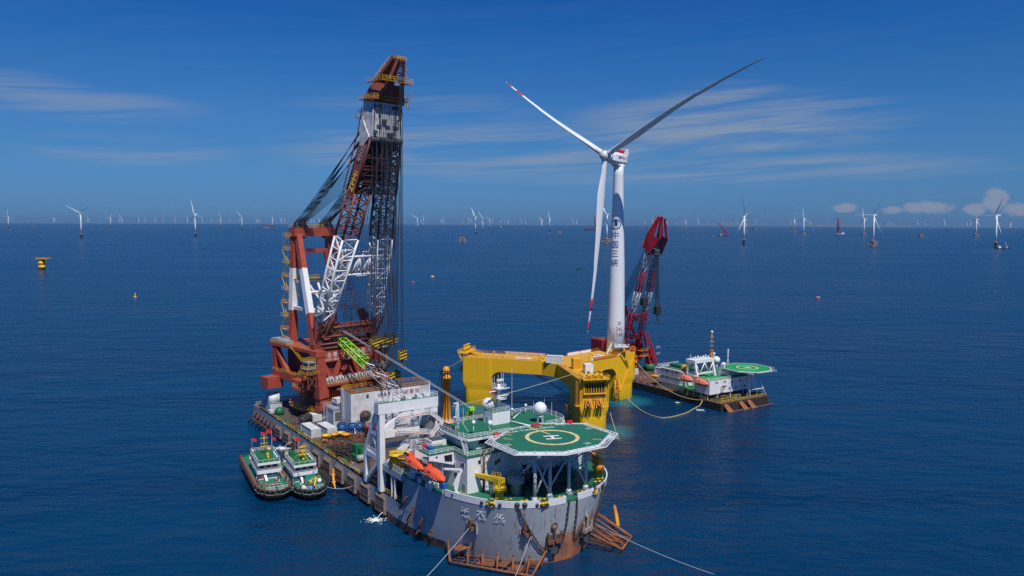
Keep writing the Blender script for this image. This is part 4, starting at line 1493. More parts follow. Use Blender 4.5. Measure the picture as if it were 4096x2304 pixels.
mb.tube((91.2, -9.5, 24.4), (91.2, 9.5, 24.4), .33, 8)
mb.tube((79.6, -8, 24.4), (79.6, 10.5, 24.4), .28, 8)
for (u, v), (a, b) in zip(cols, ((79.6, -5.8), (79.6, -2.0), (79.6, 5), (79.6, 9))):
    mb.tube((u, v, 24.4), (a, b, 24.4), .26, 8)
    mb.tube((u, v, 24.4), (u + 4.5, v * 1.25, 26.6), .26, 8)
    mb.tube((u, v, 24.4), (u - 3.5, v - 2.2, 26.6), .2, 8)
for v0, z0, v1, z1 in ((-7.6, 24.2, -3.5, 16.0), (-7.4, 16.2, -3.4, 24.0), (2.4, 24.2, 7.2, 16.2), (2.2, 24.0, -3.0, 17.5)):
    mb.tube((91.2, v0, z0), (91.2, v1, z1), .24, 8)
for v0, v1 in ((-5.8, -7.6), (1.6, -3.3), (1.6, 2.3), (9.0, 7.4)):
    mb.tube((79.6, v0, 15.6), (91.0, v1, 24.0), .22, 8)
    mb.tube((79.6, v0, 24.0), (86, (v0 + v1) / 2, 19.5), .18, 8)
for v in (-11, -7, -3, 1, 5, 9, 12):
    mb.box(77.5, 96.4 if abs(v) < 6 else 92, v - .12, v + .12, 25.9, 26.49)
for u in (79, 84, 89, 94):
    mb.box(u - .1, u + .1, -9, 10, 26.0, 26.48)
mb.build('helideck_frame', pblue, hd)
mb = MB()
mb.box(88.5, 92, 13.4, 16.6, 25.6, 25.75).rail([(88.5, 13.4, 25.75), (92, 13.4, 25.75), (92, 16.6, 25.75), (88.5, 16.6, 25.75)], 1.1, 1.2, .06, 3, closed=True)
mb.box(76, 79.5, -11.6, -8.4, 26.6, 26.7).rail([(76, -11.6, 26.7), (79.5, -11.6, 26.7), (79.5, -8.4, 26.7)], 1.0, 1.2, .06, 3)
mb.beam((90, 14, 25.6), (84, 11.5, 17.5), 1.0, .2).rail([(90, 13.6, 25.6), (84, 11.1, 17.5)], 1.0, 1.5, .06)
mb.build('access_platform', white, hd)
mb = MB()
mb.cbox((78.2, -9.4, 27.3), (1.0, 1.6, .9)).cbox((76.2, 3.6, 27.2), (1.0, 2.4, .8)).cbox((78.4, 12.6, 27.2), (.8, 1.4, .9))
mb.build('fire_monitor_box', redp, hd)
# deck machinery under the helideck
for (u, v, r) in ((80.8, -4.2, 1.5), (82.2, 0.2, 1.7), (80.2, 4.6, 1.7), (81.4, 8.6, 1.6), (86.0, 3.6, 1.3)):
    mb = MB()
    for e in (-1.4, 0, 1.4):
        mb.tube((u, v + e - .15, FD + 1.6), (u, v + e + .15, FD + 1.6), r, 14)
    mb.tube((u, v - 1.8, FD + 1.6), (u, v + 1.8, FD + 1.6), r * .6, 10)
    mb.cbox((u, v, FD + .3), (2.6, 4.2, .6)).cbox((u - 1.6, v + 1.2, FD + 1.2), (1.4, 1.4, 1.6))
    mb.build('mooring_winch', [dgrey], ship)
mb = MB()
mb.lathe([(1.2, 0), (1.2, 2.6), (2.0, 2.9), (2.0, 4.2), (1.7, 4.5)], (84.6, -8.2, FD), 16)
mb.build('ventilator', grey, ship)
mb = MB()
mb.lathe([(.5, 0), (.5, 1.3), (.9, 1.9), (.4, 2.3)], (81.6, -12.8, FD), 10)
mb.tube((81.6, -12.8, FD + 1.8), (82.6, -13.0, FD + 1.8), .7, 10)
mb.build('ventilator', white, ship)
for (u, v) in ((86.6, -15.6), (88.4, -13.0), (91.2, -10.6), (92.6, -6.6), (93.2, 3.8), (92.4, 8.6), (90.6, 11.6), (93.6, -1.8), (89.2, 13.6)):
    for k in (-.45, .45):
        pass
    mb = MB()
    for k in (-.5, .5):
        mb.tube((u + k * .4, v + k, FD), (u + k * .4, v + k, FD + 1.0), .32, 8)
        mb.m = 1
        mb.tube((u + k * .4, v + k, FD + 1.0), (u + k * .4, v + k, FD + 1.15), .42, 8)
        mb.m = 0
    mb.build('bollard', [dgrey, hazard], ship)


def knuckle(par, u, v, h, tip, M, name='provision_crane'):
    mb = MB()
    mb.lathe([(1.0, 0), (1.0, h * .55), (1.25, h * .55), (1.25, h * .75), (.9, h)], (u, v, FD), 14)
    mb.cbox((u - .2, v, FD + h + .6), (2.2, 1.7, 1.6))
    mb.rail([(u + 1.5 * math.cos(i * math.pi / 4), v + 1.5 * math.sin(i * math.pi / 4), FD + h * .55) for i in range(8)], 1.1, 1.0, .06, closed=True)
    root = mb.build(name, M, par)
    t = Vector(tip)
    b = Vector((u, v, FD + h + 1.0))
    d = (t - b).normalized()
    mb = MB()
    mb.beam(b - d * 1.2, t, 1.1, 1.3, w2=.6, h2=.5)
    mb.tube(b - Vector((0, 0, 1.6)) + d * .8, b.lerp(t, .36) - Vector((0, 0, .3)), .22, 6)
    mb.tube(t + Vector((0, 0, .1)) - Vector((0, .4, 0)), t + Vector((0, .4, .1)), .5, 8)
    mb.rail([b + d * .5 + Vector((.3, .7, .5)), b + d * 3.2 + Vector((.3, .7, .3))], 1.0, 1.0, .06)
    mb.build('crane_jib', M, root)
    return root


kc = knuckle(ship, 84.8, -13.0, 3.4, (74.4, -16.4, 18.7), [syel])
mb = MB()
mb.tube((74.4, -16.4, 18.5), (74.4, -16.4, 16.8), .05).cbox((74.4, -16.4, 16.6), (.5, .4, .7))
mb.m = 1
mb.cbox((74.4, -16.4, 15.7), (.6, .5, 1.0))
mb.build('crane_hook', [syel, redp], kc)
knuckle(ship, 86.4, 15.4, 3.8, (78, 17.4, 20), [oyel])
# lifeboat davits and clutter on the starboard side deck
for (u, lean) in ((60.4, 0), (68.2, 0), (70.0, 0), (78.2, 1)):
    mb = MB()
    mb.beam((u, -22.8 + max(0, u - 77) * 2, FD), (u, -21.0, FD + 3.0), .7, .6)
    mb.beam((u, -21.0, FD + 3.0), (u, -19.2, FD + 6.2), .6, .5)
    mb.beam((u, -19.2, FD + 6.2), (u, -23.8, FD + 7.2), .5, .4)
    mb.beam((u, -21, FD), (u, -19.6, FD + 5.4), .4, .4)
    mb.cbox((u, -20.6, FD + .5), (1.4, 1.2, 1.0))
    mb.build('davit', white, ship)
mb = MB()
for u in (59.5, 61, 65, 69, 70.5):
    mb.cbox((u, -23.2, FD + .45), (.9, .7, .9)).rail([(u - .4, -23.5, FD), (u + .8, -23.5, FD)], 1.6, 1.0, .06)
mb.rail([(73, -22.9, FD), (76, -22.2, FD), (77.5, -20.6, FD)], 1.1, 1.2, .06)
mb.m = 1
mb.cbox((71.8, -20.4, FD + .7), (2.2, 1.2, 1.4)).cbox((63, -22.6, FD + .8), (1.0, 1.0, 1.6))
mb.m = 2
for k in range(6):
    mb.cbox((75.5 + k * .5, -18.2 - k * .15, FD + .012), (.12, 2.6, .01))
mb.build('side_deck_fitting', [white, bluep, cream], ship)

# ------------------------------------------------------------------ portal gantry amidships
mb = MB()
G0, G1 = 43.9, 45.5


def gbeam(v0, z0, v1, z1, w, d=None):
    d = d or G1 - G0
    a, b = Vector(((G0 + G1) / 2, v0, z0)), Vector(((G0 + G1) / 2, v1, z1))
    mb.beam(a, b, d, w, up=(b - a).cross(Vector((1, 0, 0))))


mb.box(43.0, 45.6, -25.0, -7.2, 27.4, 30.2)
mb.box(G0, G1, -24.6, -23.1, 6.6, 27.4)
mb.box(G0, G1, -14.7, -12.9, 13.0, 27.4)
mb.box(G0, G1, -9.4, -7.4, 6.7, 27.4)
gbeam(-23.2, 21.9, -14.6, 21.9, 2.1)
gbeam(-23.1, 22.6, -15.6, 27.6, 1.7, 1.5)
gbeam(-22.9, 12.0, -14.4, 20.6, 1.6, 1.5)
gbeam(-14.6, 24.6, -13.2, 27.4, 1.2, 1.4)
for a, b in (((-23.3, 21.0), (-22.0, 20.9)), ((-15.9, 22.8), (-14.6, 24.2)), ((-23.2, 23.6), (-22.2, 22.8)), ((-15.8, 20.9), (-14.5, 19.4))):
    mb.slab([(G0 + .05, a[0], a[1]), (G0 + .05, b[0], b[1]), (G0 + .05, (-23.3 if a[0] < -20 else -14.5), (a[1] if a[0] < -20 else b[1])), ], (1.5, 0, 0))
# side frame
mb.beam((35.4, -23.9, 6.7), (35.4, -23.9, 16.2), 1.3, 1.3, up=(1, 0, 0))
mb.beam((35.4, -23.9, 15.8), (43.4, -23.9, 28.6), 1.3, 1.3, up=(0, 1, 0))
mb.beam((35.4, -23.9, 15.2), (G0, -23.9, 15.2), 1.2, 1.4, up=(0, 0, 1))
mb.beam((39.4, -23.9, 21.6), (G0, -23.9, 21.6), 1.0, 1.2, up=(0, 0, 1))
mb.beam((35.8, -23.9, 7.4), (G0, -23.9, 14.6), .9, 1.1, up=(0, 1, 0))
mb.beam((39.8, -23.9, 21.0), (G0, -23.9, 15.6), .8, .8, up=(0, 1, 0))
mb.beam((35.4, -8.4, 6.7), (35.4, -8.4, 16.2), 1.3, 1.3, up=(1, 0, 0))
mb.beam((35.4, -8.4, 15.8), (43.4, -8.4, 28.6), 1.3, 1.3, up=(0, 1, 0))
mb.beam((35.4, -23.9, 15.6), (35.4, -8.4, 15.6), 1.1, 1.3, up=(0, 0, 1))
gan = mb.build('gantry', white, ship)
mb = MB()
for v in (-19.6, -16.2, -12.8, -10.6):
    mb.cbox((44.0, v, 30.7), (1.6, .8, 1.0)).cbox((44.2, v + .6, 30.4), (1.2, 1.6, .4))
mb.slab([(43.4, -21.2, 30.2), (43.4, -20.2, 30.2), (43.4, -20.2, 33.2)], (.5, 0, 0)).slab([(43.4, -9.6, 30.2), (43.4, -8.8, 30.2), (43.4, -8.8, 34.2)], (.5, 0, 0))
mb.m = 1
mb.box(43.1, 45.5, -24.9, -7.3, 30.2, 30.22)
mb.build('boom_saddle', [white, gdeck], gan)
mb = MB()
mb.rail([(45.4, -20.6, 30.2), (45.4, -24.9, 30.2), (43.1, -24.9, 30.2), (43.1, -20.8, 30.2)], 1.2, 1.2, .055, 3)
mb.rail([(45.4, -10.0, 30.2), (45.4, -7.3, 30.2), (43.1, -7.3, 30.2), (43.1, -10, 30.2)], 1.2, 1.2, .055, 3)
mb.rail([(36.2, -24.4, 15.9), (43.6, -24.4, 15.9)], 1.3, 1.3, .055, 3)
mb.rail([(46.2, -23.8, FD), (55, -23.8, FD), (56.5, -23.8, FD), (56.5, -21.4, FD)], 1.2, 1.5, .055, 3)
mb.rail([(46.6, -14, 26.4), (46.6, -8, 26.4)], 1.1, 1.2, .055, 3)
mb.build('gantry_railing', white, gan)
mb = MB()
for (a, b) in (((46.6, -20.4, 26.2), (46.6, -10.8, 26.2)), ((46.6, -10.8, 26.2), (47.4, -7.2, 23.2)), ((47.4, -7.4, 23.2), (47.6, -11.0, 19.8)), ((47.6, -11.0, 19.8), (47.8, -7.0, 16.6)), ((47.8, -7.2, 16.6), (48, -10.2, FD)), ((46.6, -20.4, 22.6), (46.6, -10.4, 20.6))):
    a, b = Vector(a), Vector(b)
    mb.m = 0
    mb.beam(a, b, .1, .28)
    mb.m = 1
    mb.beam(a + Vector((.9, 0, 0)), b + Vector((.9, 0, 0)), .1, .2)
    mb.rail([a, b], 1.1, 1.2, .055, 3).rail([a + Vector((.9, 0, 0)), b + Vector((.9, 0, 0))], 1.1, 1.2, .055, 3)
    for i in range(8):
        c = a.lerp(b, i / 7)
        mb.cbox((c.x + .45, c.y, c.z), (.9, .3, .05))
mb.build('gantry_stair', [redp, white], gan)
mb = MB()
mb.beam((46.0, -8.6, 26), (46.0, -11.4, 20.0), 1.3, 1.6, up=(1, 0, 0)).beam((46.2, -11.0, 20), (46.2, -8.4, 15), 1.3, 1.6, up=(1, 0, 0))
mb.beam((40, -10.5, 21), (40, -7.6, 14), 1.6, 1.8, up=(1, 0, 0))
mb.build('gantry_brace', mat('brace_grey_paint', (.17, .18, .20), .5), gan)  # braces in one even dark grey

# ------------------------------------------------------------------ machinery house and switch house
mb = MB()
mb.box(-22, -13, -8.2, 22, 6.67, 19.6)
mb.m = 1
mb.box(-21.7, -13.3, -7.9, 21.7, 19.6, 19.66)
mb.m = 2
mb.box(-13.0, -12.94, .6, 17.6, 13.6, 19.4)
mb.m = 3
mb.box(-13.0, -12.95, -2.6, -1.7, 17.6, 18.9)
mh = mb.build('machinery_house', [dirtywhite, dgrey, white, dgrey], ship)
mb = MB()
mb.rail([(-13.1, -8.1, 19.6), (-13.1, 21.9, 19.6), (-21.9, 21.9, 19.6), (-21.9, -8.1, 19.6)], 1.3, 2.0, .075, 2, closed=True)
mb.build('roof_railing', oyel, mh)
mb = MB()
mb.ladder((-20, -8.45, 7), (-20, -8.45, 20.8), .8, (1, 0, 0), .07).ladder((-18.8, -8.5, 10), (-18.8, -8.5, 20.8), .8, (1, 0, 0), .05)
mb.build('wall_ladder', white, mh)
sign = mat('sign_crimson', (.26, .02, .06), .6)
for i, s in enumerate('安全来自长期警惕'):
    text('lettering', s, 1.75, basis((-12.91, 2.3 + i * 2.05, 17.9), (0, 1, 0), (0, 0, 1)), sign, mh, .01)
for i, s in enumerate('事故出于瞬间麻痹'):
    text('lettering', s, 1.75, basis((-12.91, 2.3 + i * 2.05, 15.1), (0, 1, 0), (0, 0, 1)), sign, mh, .01)
mb = MB()
mb.box(-31, -23.2, -10.4, -3.4, 6.67, 12.4)
mb.m = 1
mb.box(-31.2, -23.0, -10.6, -3.2, 12.4, 12.6)
mb.m = 0
mb.rail([(-23.2, -10.4, 12.6), (-23.2, -3.4, 12.6), (-31, -3.4, 12.6), (-31, -10.4, 12.6)], 1.1, 1.5, .06, 2, closed=True)
mb.ladder((-31.4, -10.8, 6.8), (-31.4, -10.8, 13.8), .8, (1, 0, 0), .07).ladder((-29, -10.6, 6.8), (-29, -10.6, 13.8), .8, (1, 0, 0), .06)
sw = mb.build('switch_house', [pblue, grey], ship)
for k in range(3):
    mb = MB()
    mb.box(-23.2, -23.12, -9.9 + k * 2.15, -8.1 + k * 2.15, 8.4, 11.6)
    mb.m = 1
    for j in range(4):
        mb.box(-23.13, -23.06, -9.9 + k * 2.15, -8.1 + k * 2.15, 8.5 + j * .85, 8.6 + j * .85)
    mb.build('louvre_panel', [mat('louvre_brown', (.10, .08, .07), .6), grey], sw)
# helper platform aft corner, hose reel, green tank etc. fixed to the deck
mb = MB()
mb.tube((-60.5, -21.6, 10.9), (-60.5, -18.2, 10.9), 2.2, 18)
mb.m = 1
mb.tube((-60.5, -21.9, 10.9), (-60.5, -21.6, 10.9), 2.4, 18).tube((-60.5, -18.2, 10.9), (-60.5, -17.9, 10.9), 2.4, 18)
mb.box(-63.5, -57, -22, -17.5, 6.67, 8.5).rail([(-63.5, -22, 8.5), (-57, -22, 8.5), (-57, -17.5, 8.5)], 1.1, 1.4, .06, 3)
mb.cbox((-66.5, -21, 7.9), (2.4, 2.4, 2.4)).cbox((-55, -22.4, 6.9), (2.6, 1.6, 1.4))
mb.build('stern_winch', [white, pblue], ship)
mb = MB()
mb.lathe([(1.7, 0), (1.7, 1.4), (1.3, 2.3), (.5, 2.7)], (-50.4, -20.6, 6.67), 14)
mb.build('green_tank', [tgreen], ship)
# pale lattice crane resting over the gantry
F0, TIP = Vector((24.5, 10.0, 8.5)), Vector((-52, -3.2, 39.6))
dl = (TIP - F0)
sd = dl.cross(Vector((0, 0, 1))).normalized()
up = sd.cross(dl.normalized())
mb = MB()
mb.m = 0
mid = F0.lerp(TIP, .60)
mb.truss(F0.lerp(TIP, .04), mid, 1.6, 3.0, 1.4, 2.6, sd, 14, .16, .09, up)
mb.m = 1
mb.truss(mid, F0.lerp(TIP, .95), 3.0, 2.4, 2.6, 1.8, sd, 11, .2, .11, up)
e = F0.lerp(TIP, .95)
mb.truss(e, TIP - Vector((0, 0, 1.2)), 2.4, 1.2, 1.8, .9, sd, 3, .2, .12, up)
mb.tube(TIP - sd * .6 - Vector((0, 0, 1.2)), TIP + sd * .6 - Vector((0, 0, 1.2)), .9, 10)
mb.tube(e - sd * 1.2 + up * 1.0, e + up * 2.2, .16).tube(e + sd * 1.2 + up * 1.0, e + up * 2.2, .16)
aux = mb.build('lattice_crane', [silver, lime], ship)
mb = MB()
mb.lathe([(2.0, 0), (2.0, 3.4), (2.5, 3.4), (2.5, 4.2)], (24.5, 10, 6.67), 14)
for s in (-1, 1):
    mb.beam((24.5, 10 + s * 1.2, 9.5), (33.0, 11.2 + s * .5, 21.5), .6, .5)
    mb.beam((28.5, 11 + s * 1.6, 9.5), (33.0, 11.2 + s * .5, 21.5), .5, .4)
mb.cbox((33, 11.2, 21.6), (1.2, 1.8, 1.0)).cbox((28, 11, 9.6), (5, 3.4, 3))
mb.build('crane_mast', lime, aux)
mb = MB()
a, b = e + up * 2.2, Vector((33, 11.2, 21.8))
for s in (-.4, .4):
    mb.tube(a + sd * s, b + sd * s, .09, 4)
mb.build('pendant_rope', wrope, aux)


# ================================================================== LOOSE THINGS ON THE CRANE SHIP
def on_ship(name, u, v, z, rz, label, cat, group=None, M=SHIP, ang=SH_A):
    p = M @ Vector((u, v, z))
    return tag(empty(name, p, R_(ang + rz)), label, cat, group)


def hook(name, p, q, z, w, h, label, double=False):
    c = CR @ Vector((p, q, z))
    r = on_ship(name, c.x, c.y, c.z, 12, label, 'crane hook')
    mb = MB()
    if double:
        for s in (-1, 1):
            mb.slab([(-1.0, s * .2, .6), (-1.0, s * w, .6), (-1.0, s * w, -1.2), (-1.0, s * w * .55, -2.8), (-1.0, s * .2, -1.2)], (2.0, 0, 0))
    else:
        mb.box(-.7, .7, -w, w, -h, .4)
    b = mb.build('block', [hazard], r)
    mb = MB()
    if double:
        for s in (-1, 1):
            for k in range(6):
                mb.tube((0, s * (1.0 + k * .8) - .2, .5), (0, s * (1.0 + k * .8) + .2, .5), 1.2, 10)
        mb.slab([(-1.1, -2.8, -1.2), (-1.1, 2.8, -1.2), (-1.1, 1.2, -5.0), (-1.1, -1.2, -5.0)], (2.2, 0, 0))
    else:
        for k in (-1, 0, 1):
            mb.tube((0, k * w * .6 - .2, .3), (0, k * w * .6 + .2, .3), .8, 10)
    mb.build('sheave', [black], b)
    mb = MB()
    z0 = -5.0 if double else -h
    s_ = 1.0 if double else .45
    mb.tube((0, 0, z0), (0, 0, z0 - 3.0 * s_), .75 * s_, 8)
    for s in (-1, 1):
        pts = [(0, s * s_ * x, z0 - s_ * y) for x, y in ((0, 3.0), (1.4, 4.4), (2.8, 4.2), (3.4, 3.0), (3.0, 2.0))]
        for i in range(4):
            mb.tube(pts[i], pts[i + 1], (1.0 - .17 * i) * s_, 8, r2=(.83 - .17 * i) * s_)
    if double:
        mb.tube((0, 0, z0 - 3.6), (0, 0, z0 - 6.4), 1.3, 10)
    mb.build('hook', [dgrey], r)
    if double:
        text('lettering', '4000T', 1.0, Matrix.Translation((1.16, 0, -2.4)) @ basis((0, 0, 0), (0, 1, 0), (0, 0, 1)), white, r, .02)
    return r


hook('main_hook', 30.6, 0, 36.6, 5.6, 4, 'great black double hook block with yellow hazard plates hanging under the red boom', True)
hook('auxiliary_hook', 41.0, 0, 33.4, 1.5, 2.8, 'small striped hook block hanging alone outside the boom ropes')
hook('auxiliary_hook', 36.2, 0, 25.2, 2.6, 1.8, 'low striped hook block hanging just above the white machinery house roof')


def lifeboat(name, u, label, group, M=SHIP, ang=SH_A, v=-24.0, z=18.2, L_=9.4, hullm_=None, wl=0):
    r = on_ship(name, u, v, z, 0, label, 'lifeboat', group, M, ang)
    mb = MB()
    st = [(-.5, .06, .5, 1.1), (-.44, .55, .0, 1.9), (-.30, .95, -.45, 2.3), (-.05, 1.1, -.6, 2.35), (.2, 1.05, -.5, 2.2), (.38, .7, -.15, 1.7), (.47, .28, .35, 1.1), (.5, .05, .6, .9)]
    rings = []
    for f, w, zb, zt in st:
        x = f * L_
        w *= 1.45
        rings.append([(x, 0, zb), (x, w * .62, zb + (.75 - zb) * .35), (x, w, .75), (x, w * .97, .95), (x, w * .8, .95 + (zt - .95) * .6), (x, w * .45, zt), (x, -w * .45, zt), (x, -w * .8, .95 + (zt - .95) * .6), (x, -w * .97, .95), (x, -w, .75), (x, -w * .62, zb + (.75 - zb) * .35)])
    mb.loft(rings)
    b = mb.build('hull', hullm_ or orange, r)
    mb = MB()
    mb.box(-.36 * L_, -.24 * L_, -.6, .6, 2.0, 3.0)
    mb.build('conning_tower', hullm_ or orange, b)
    mb = MB()
    mb.box(-.38 * L_, -.37 * L_, -.45, .45, 2.45, 2.85)
    for x in (-.34, -.28):
        mb.box(x * L_, x * L_ + .4, -.63, -.6, 2.45, 2.85)
    mb.box(-.08 * L_, .02 * L_, -1.36, -1.25, 1.25, 1.95)
    mb.build('window', glass, b)
    mb = MB()
    mb.tube((-.46 * L_, 0, 1.9), (-.46 * L_, 0, 4.0), .06).tube((.42 * L_, 0, 1.6), (.42 * L_, 0, 3.8), .06)
    for i in range(8):
        x = (-.4 + i * .11) * L_
        mb.cbox((x, -1.5, .84), (.5, .1, .08))
    mb.build('lifting_tackle', white, b)
    return r


lifeboat('lifeboat', 64.4, 'orange enclosed lifeboat beside the yellow drums on the grey crane ship', 'lifeboats on the crane ship')
lifeboat('lifeboat', 74.0, 'orange enclosed lifeboat nearest the bow of the grey crane ship', 'lifeboats on the crane ship')


def container(u, v, z, L_, w, h, rz, m, label, lower=None, M=SHIP, ang=SH_A, open_=False, grp='containers on the crane ship', cat='container'):
    r = on_ship('shipping_container', u, v, z, rz, label, cat, grp, M, ang)
    mb = MB()
    n = int(L_ / .42)
    P = []
    for s in (-1, 1):
        row = [(-L_ / 2 + L_ * i / n, s * (w / 2 - (.06 if i % 2 else 0))) for i in range(n + 1)]
        P += row if s < 0 else row[::-1]
    mb.prism(P, .12, h - .1, top=not open_)
    if open_:
        mb.m = 1
        mb.box(-L_ / 2 + .1, L_ / 2 - .1, -w / 2 + .12, w / 2 - .12, h - .6, h - .5)
        mb.m = 0
    for x in (-L_ / 2, L_ / 2):
        for y in (-w / 2, w / 2):
            mb.box(x - .1, x + .1, y - .1, y + .1, 0, h + .02)
    for z_ in (.06, h - .07):
        for y in (-w / 2, w / 2):
            mb.box(-L_ / 2, L_ / 2, y - .07, y + .07, z_ - .07, z_ + .07)
        for x in (-L_ / 2, L_ / 2):
            mb.box(x - .07, x + .07, -w / 2, w / 2, z_ - .07, z_ + .07)
    if lower:
        mb.m = 2
        mb.box(-L_ / 2 - .12, L_ / 2 + .12, -w / 2 - .12, w / 2 + .12, 0.02, h * .4)
    mb.build('body', [m, rdeck, lower or m], r)
    mb = MB()
    for y in (-w / 4, w / 4):
        mb.box(L_ / 2 + .05, L_ / 2 + .12, y - w / 4 + .08, y + w / 4 - .08, .18, h - .18)
        for k in (-.25, .25):
            mb.tube((L_ / 2 + .16, y + k * w / 2.2, .2), (L_ / 2 + .16, y + k * w / 2.2, h - .2), .035)
    mb.build('door', lower and m or m, r)
    return r


container(-18.2, -20.4, 6.68, 9.6, 3.1, 2.9, 0, dirtywhite, 'long white container at the deck edge above the green tug, nearest the yellow railing')
container(-16.6, -15.4, 6.68, 8.8, 3.2, 2.8, 2, dirtywhite, 'long white container lying between the deck edge container and the cable reels')
container(-11.0, -5.9, 6.68, 3.6, 2.4, 1.5, 70, dirtywhite, 'small open white box full of rusty scrap beside the blue reels', open_=True)
container(-28.4, -6.6, 12.62, 3.2, 2.6, 2.7, 5, dirtywhite, 'white container with a blue lower half on the switch house roof', lower=bluep)
container(-25.4, -5.6, 12.62, 2.4, 1.5, 1.5, 8, oxred, 'low brown box on the switch house roof in front of the taller one')
container(-25.6, -3.9, 12.62, 1.8, 1.6, 2.2, 8, oxred, 'tall brown box standing at the inner edge of the switch house roof')
container(-35.6, -12.6, 6.68, 5.0, 3.2, 2.4, 0, dirtywhite, 'white site cabin with a railed roof behind the two long containers')
container(-36.0, -9.8, 6.68, 2.4, 2.4, 4.6, 0, dirtywhite, 'upright white cabinet beside the foot of the red crane leg')


def reel(u, v, z, R, w, rz, m, wound, label, upright=True):
    r = on_ship('cable_reel', u, v, z + R, rz, label, 'cable reel', 'cable reels on the crane ship')
    mb = MB()
    for s in (-1, 1):
        mb.torus((0, s * w / 2, 0), (0, 1, 0), R - .12, .12, 20, 5)
        for k in range(8):
            a = k * math.pi / 4
            mb.tube((0, s * w / 2, 0), ((R - .1) * math.cos(a), s * w / 2, (R - .1) * math.sin(a)), .14, 4)
        mb.tube((0, s * (w / 2 - .03), 0), (0, s * (w / 2 + .06), 0), R * .72, 16)
        mb.tube((0, s * (w / 2 + .02), 0), (0, s * (w / 2 + .16), 0), R * .22, 8)
    mb.build('flange', [m], r)
    mb = MB()
    for k in range(6):
        y = -w / 2 + .15 + (w - .3) * (k + .5) / 6
        mb.torus((0, y, 0), (0, 1, 0), R * .78 - .1, w / 11, 18, 6)
    mb.tube((0, -w / 2 + .1, 0), (0, w / 2 - .1, 0), R * .78, 18)
    mb.build('wound_cable', [wound], r)


reel(-14.6, -10.9, 6.68, 1.75, 3.2, 70, bluep, black, 'blue flanged cable reel with black cable, next to the long white container')
reel(-14.0, -7.3, 6.68, 1.75, 3.2, 66, bluep, black, 'blue flanged cable reel with black cable, second from the long white container')
reel(-9.5, -4.0, 6.68, 2.1, 2.6, 40, dgrey, dgrey, 'dark upright reel beside the red tank')
reel(-12.0, -3.6, 10.2, 1.9, 3.0, 84, dgrey, rust, 'dark empty reel stacked highest against the white wall')
reel(-11.0, -6.0, 7.0, 1.8, 2.6, 80, bluep, dgrey, 'blue reel half hidden under the stacked dark reel')
reel(5.4, -10.0, 6.68, 1.5, 2.4, 20, rust, rust, 'rusty brown reel behind the black rope heap')
reel(7.4, -8.2, 6.68, 1.4, 2.0, 50, rust, black, 'rusty reel wound with black rope near the green winch')
reel(-33.0, -17.0, 6.68, 1.7, 4.2, 40, dgrey, black, 'covered dark hose drum behind the two long white containers')
r = on_ship('red_tank', -3.0, -2.6, 6.68, 0, 'big round red tank standing behind the white gantry leg', 'tank')
mb = MB()
mb.lathe([(4.4, 0), (4.4, 3.4), (4.6, 3.4), (4.6, 3.8), (3.6, 4.3), (.6, 5.0)], n=28)
mb.build('shell', [redp if False else crim], r)
mb = MB()
mb.rail([(4.3 * math.cos(i * .5236), 4.3 * math.sin(i * .5236), 3.8) for i in range(12)], .9, 2.2, .05, closed=True)
mb.build('railing', [white], r)
for i, (u, v, la) in enumerate(((-8.8, -18.7, 'yellow flanged pipe ring at the corner of the long white container'), (-8.6, -16.0, 'yellow flanged pipe ring second from the deck edge'), (-9.2, -13.6, 'yellow flanged pipe ring just in front of the second white container'), (-6.4, -12.8, 'yellow flanged pipe ring closest to the black tyres'), (-7.0, -19.8, 'low yellow disc on the rusty deck beside the pipe ring'))):
    r = on_ship('pipe_ring', u, v, 6.68, i * 20, la, 'pipe ring', 'yellow pipe rings on the crane ship')
    mb = MB()
    if i < 4:
        mb.lathe([(.95, 0), (.95, 1.5), (1.5, 1.5), (1.5, 1.75), (1.15, 1.75), (.75, 1.6), (.75, .3)], n=18)
    else:
        mb.lathe([(.9, 0), (.9, .5), (.7, .8), (.2, .9)], n=14)
    mb.build('body', [oyel if i % 2 else syel], r)
for i, (u, v, la) in enumerate(((-4.4, -16.0, 'large black tyre fender lying flat on deck'), (-1.4, -14.2, 'large black tyre fender leaning on the rusty scrap'))):
    r = on_ship('tyre_fender', u, v, 7.1, 0, la, 'tyre', 'tyres on the crane ship deck')
    mb = MB()
    mb.torus((0, 0, 0.1), (0, .25 * i, 1), 1.35, .62, 18, 8)
    mb.build('tyre', [black], r)
# heaps that nobody could count
mb = MB()
for i in range(150):
    u, v = random.uniform(1, 17), random.uniform(-22.6, -13)
    a = random.gauss(.5, .35)
    Lr = random.uniform(2, 5)
    z = 6.75 + random.random() * 1.5 * math.exp(-((u - 9) / 7) ** 2)
    pts = []
    for k in range(5):
        f = k / 4 - .5
        pts.append(Vector((u + Lr * f * math.cos(a), max(-22.9, v + Lr * f * math.sin(a) + .4 * math.sin(f * 5 + i)), z + .3 * math.cos(f * 3))))
    mb.path(pts, .24, 6)
hp_ = mb.build('rope_heap', [mat('tarred_rope', (.022, .020, .021), .8, dirt=.5, dcol=(.07, .04, .03), scale=1.0)])
hp_.matrix_world = SHIP
tag(hp_, 'sprawling heap of black mooring hawsers on the rusty cargo deck', 'rope heap', kind='stuff')
mb = MB()
for i in range(130):
    u, v = random.uniform(-8, 8), random.uniform(-21.5, -8.5)
    a = random.uniform(0, 3.1)
    Lr = random.uniform(.5, 2.2)
    z = 6.8 + random.random() * .9
    mb.beam((u, v, z), (u + Lr * math.cos(a), v + Lr * math.sin(a), z + random.uniform(-.2, .5)), random.uniform(.15, .7), random.uniform(.1, .5))
sc_ = mb.build('scrap_heap', [rust])
sc_.matrix_world = SHIP
tag(sc_, 'loose rusty scrap iron and shackles strewn over the cargo deck', 'scrap', kind='stuff')
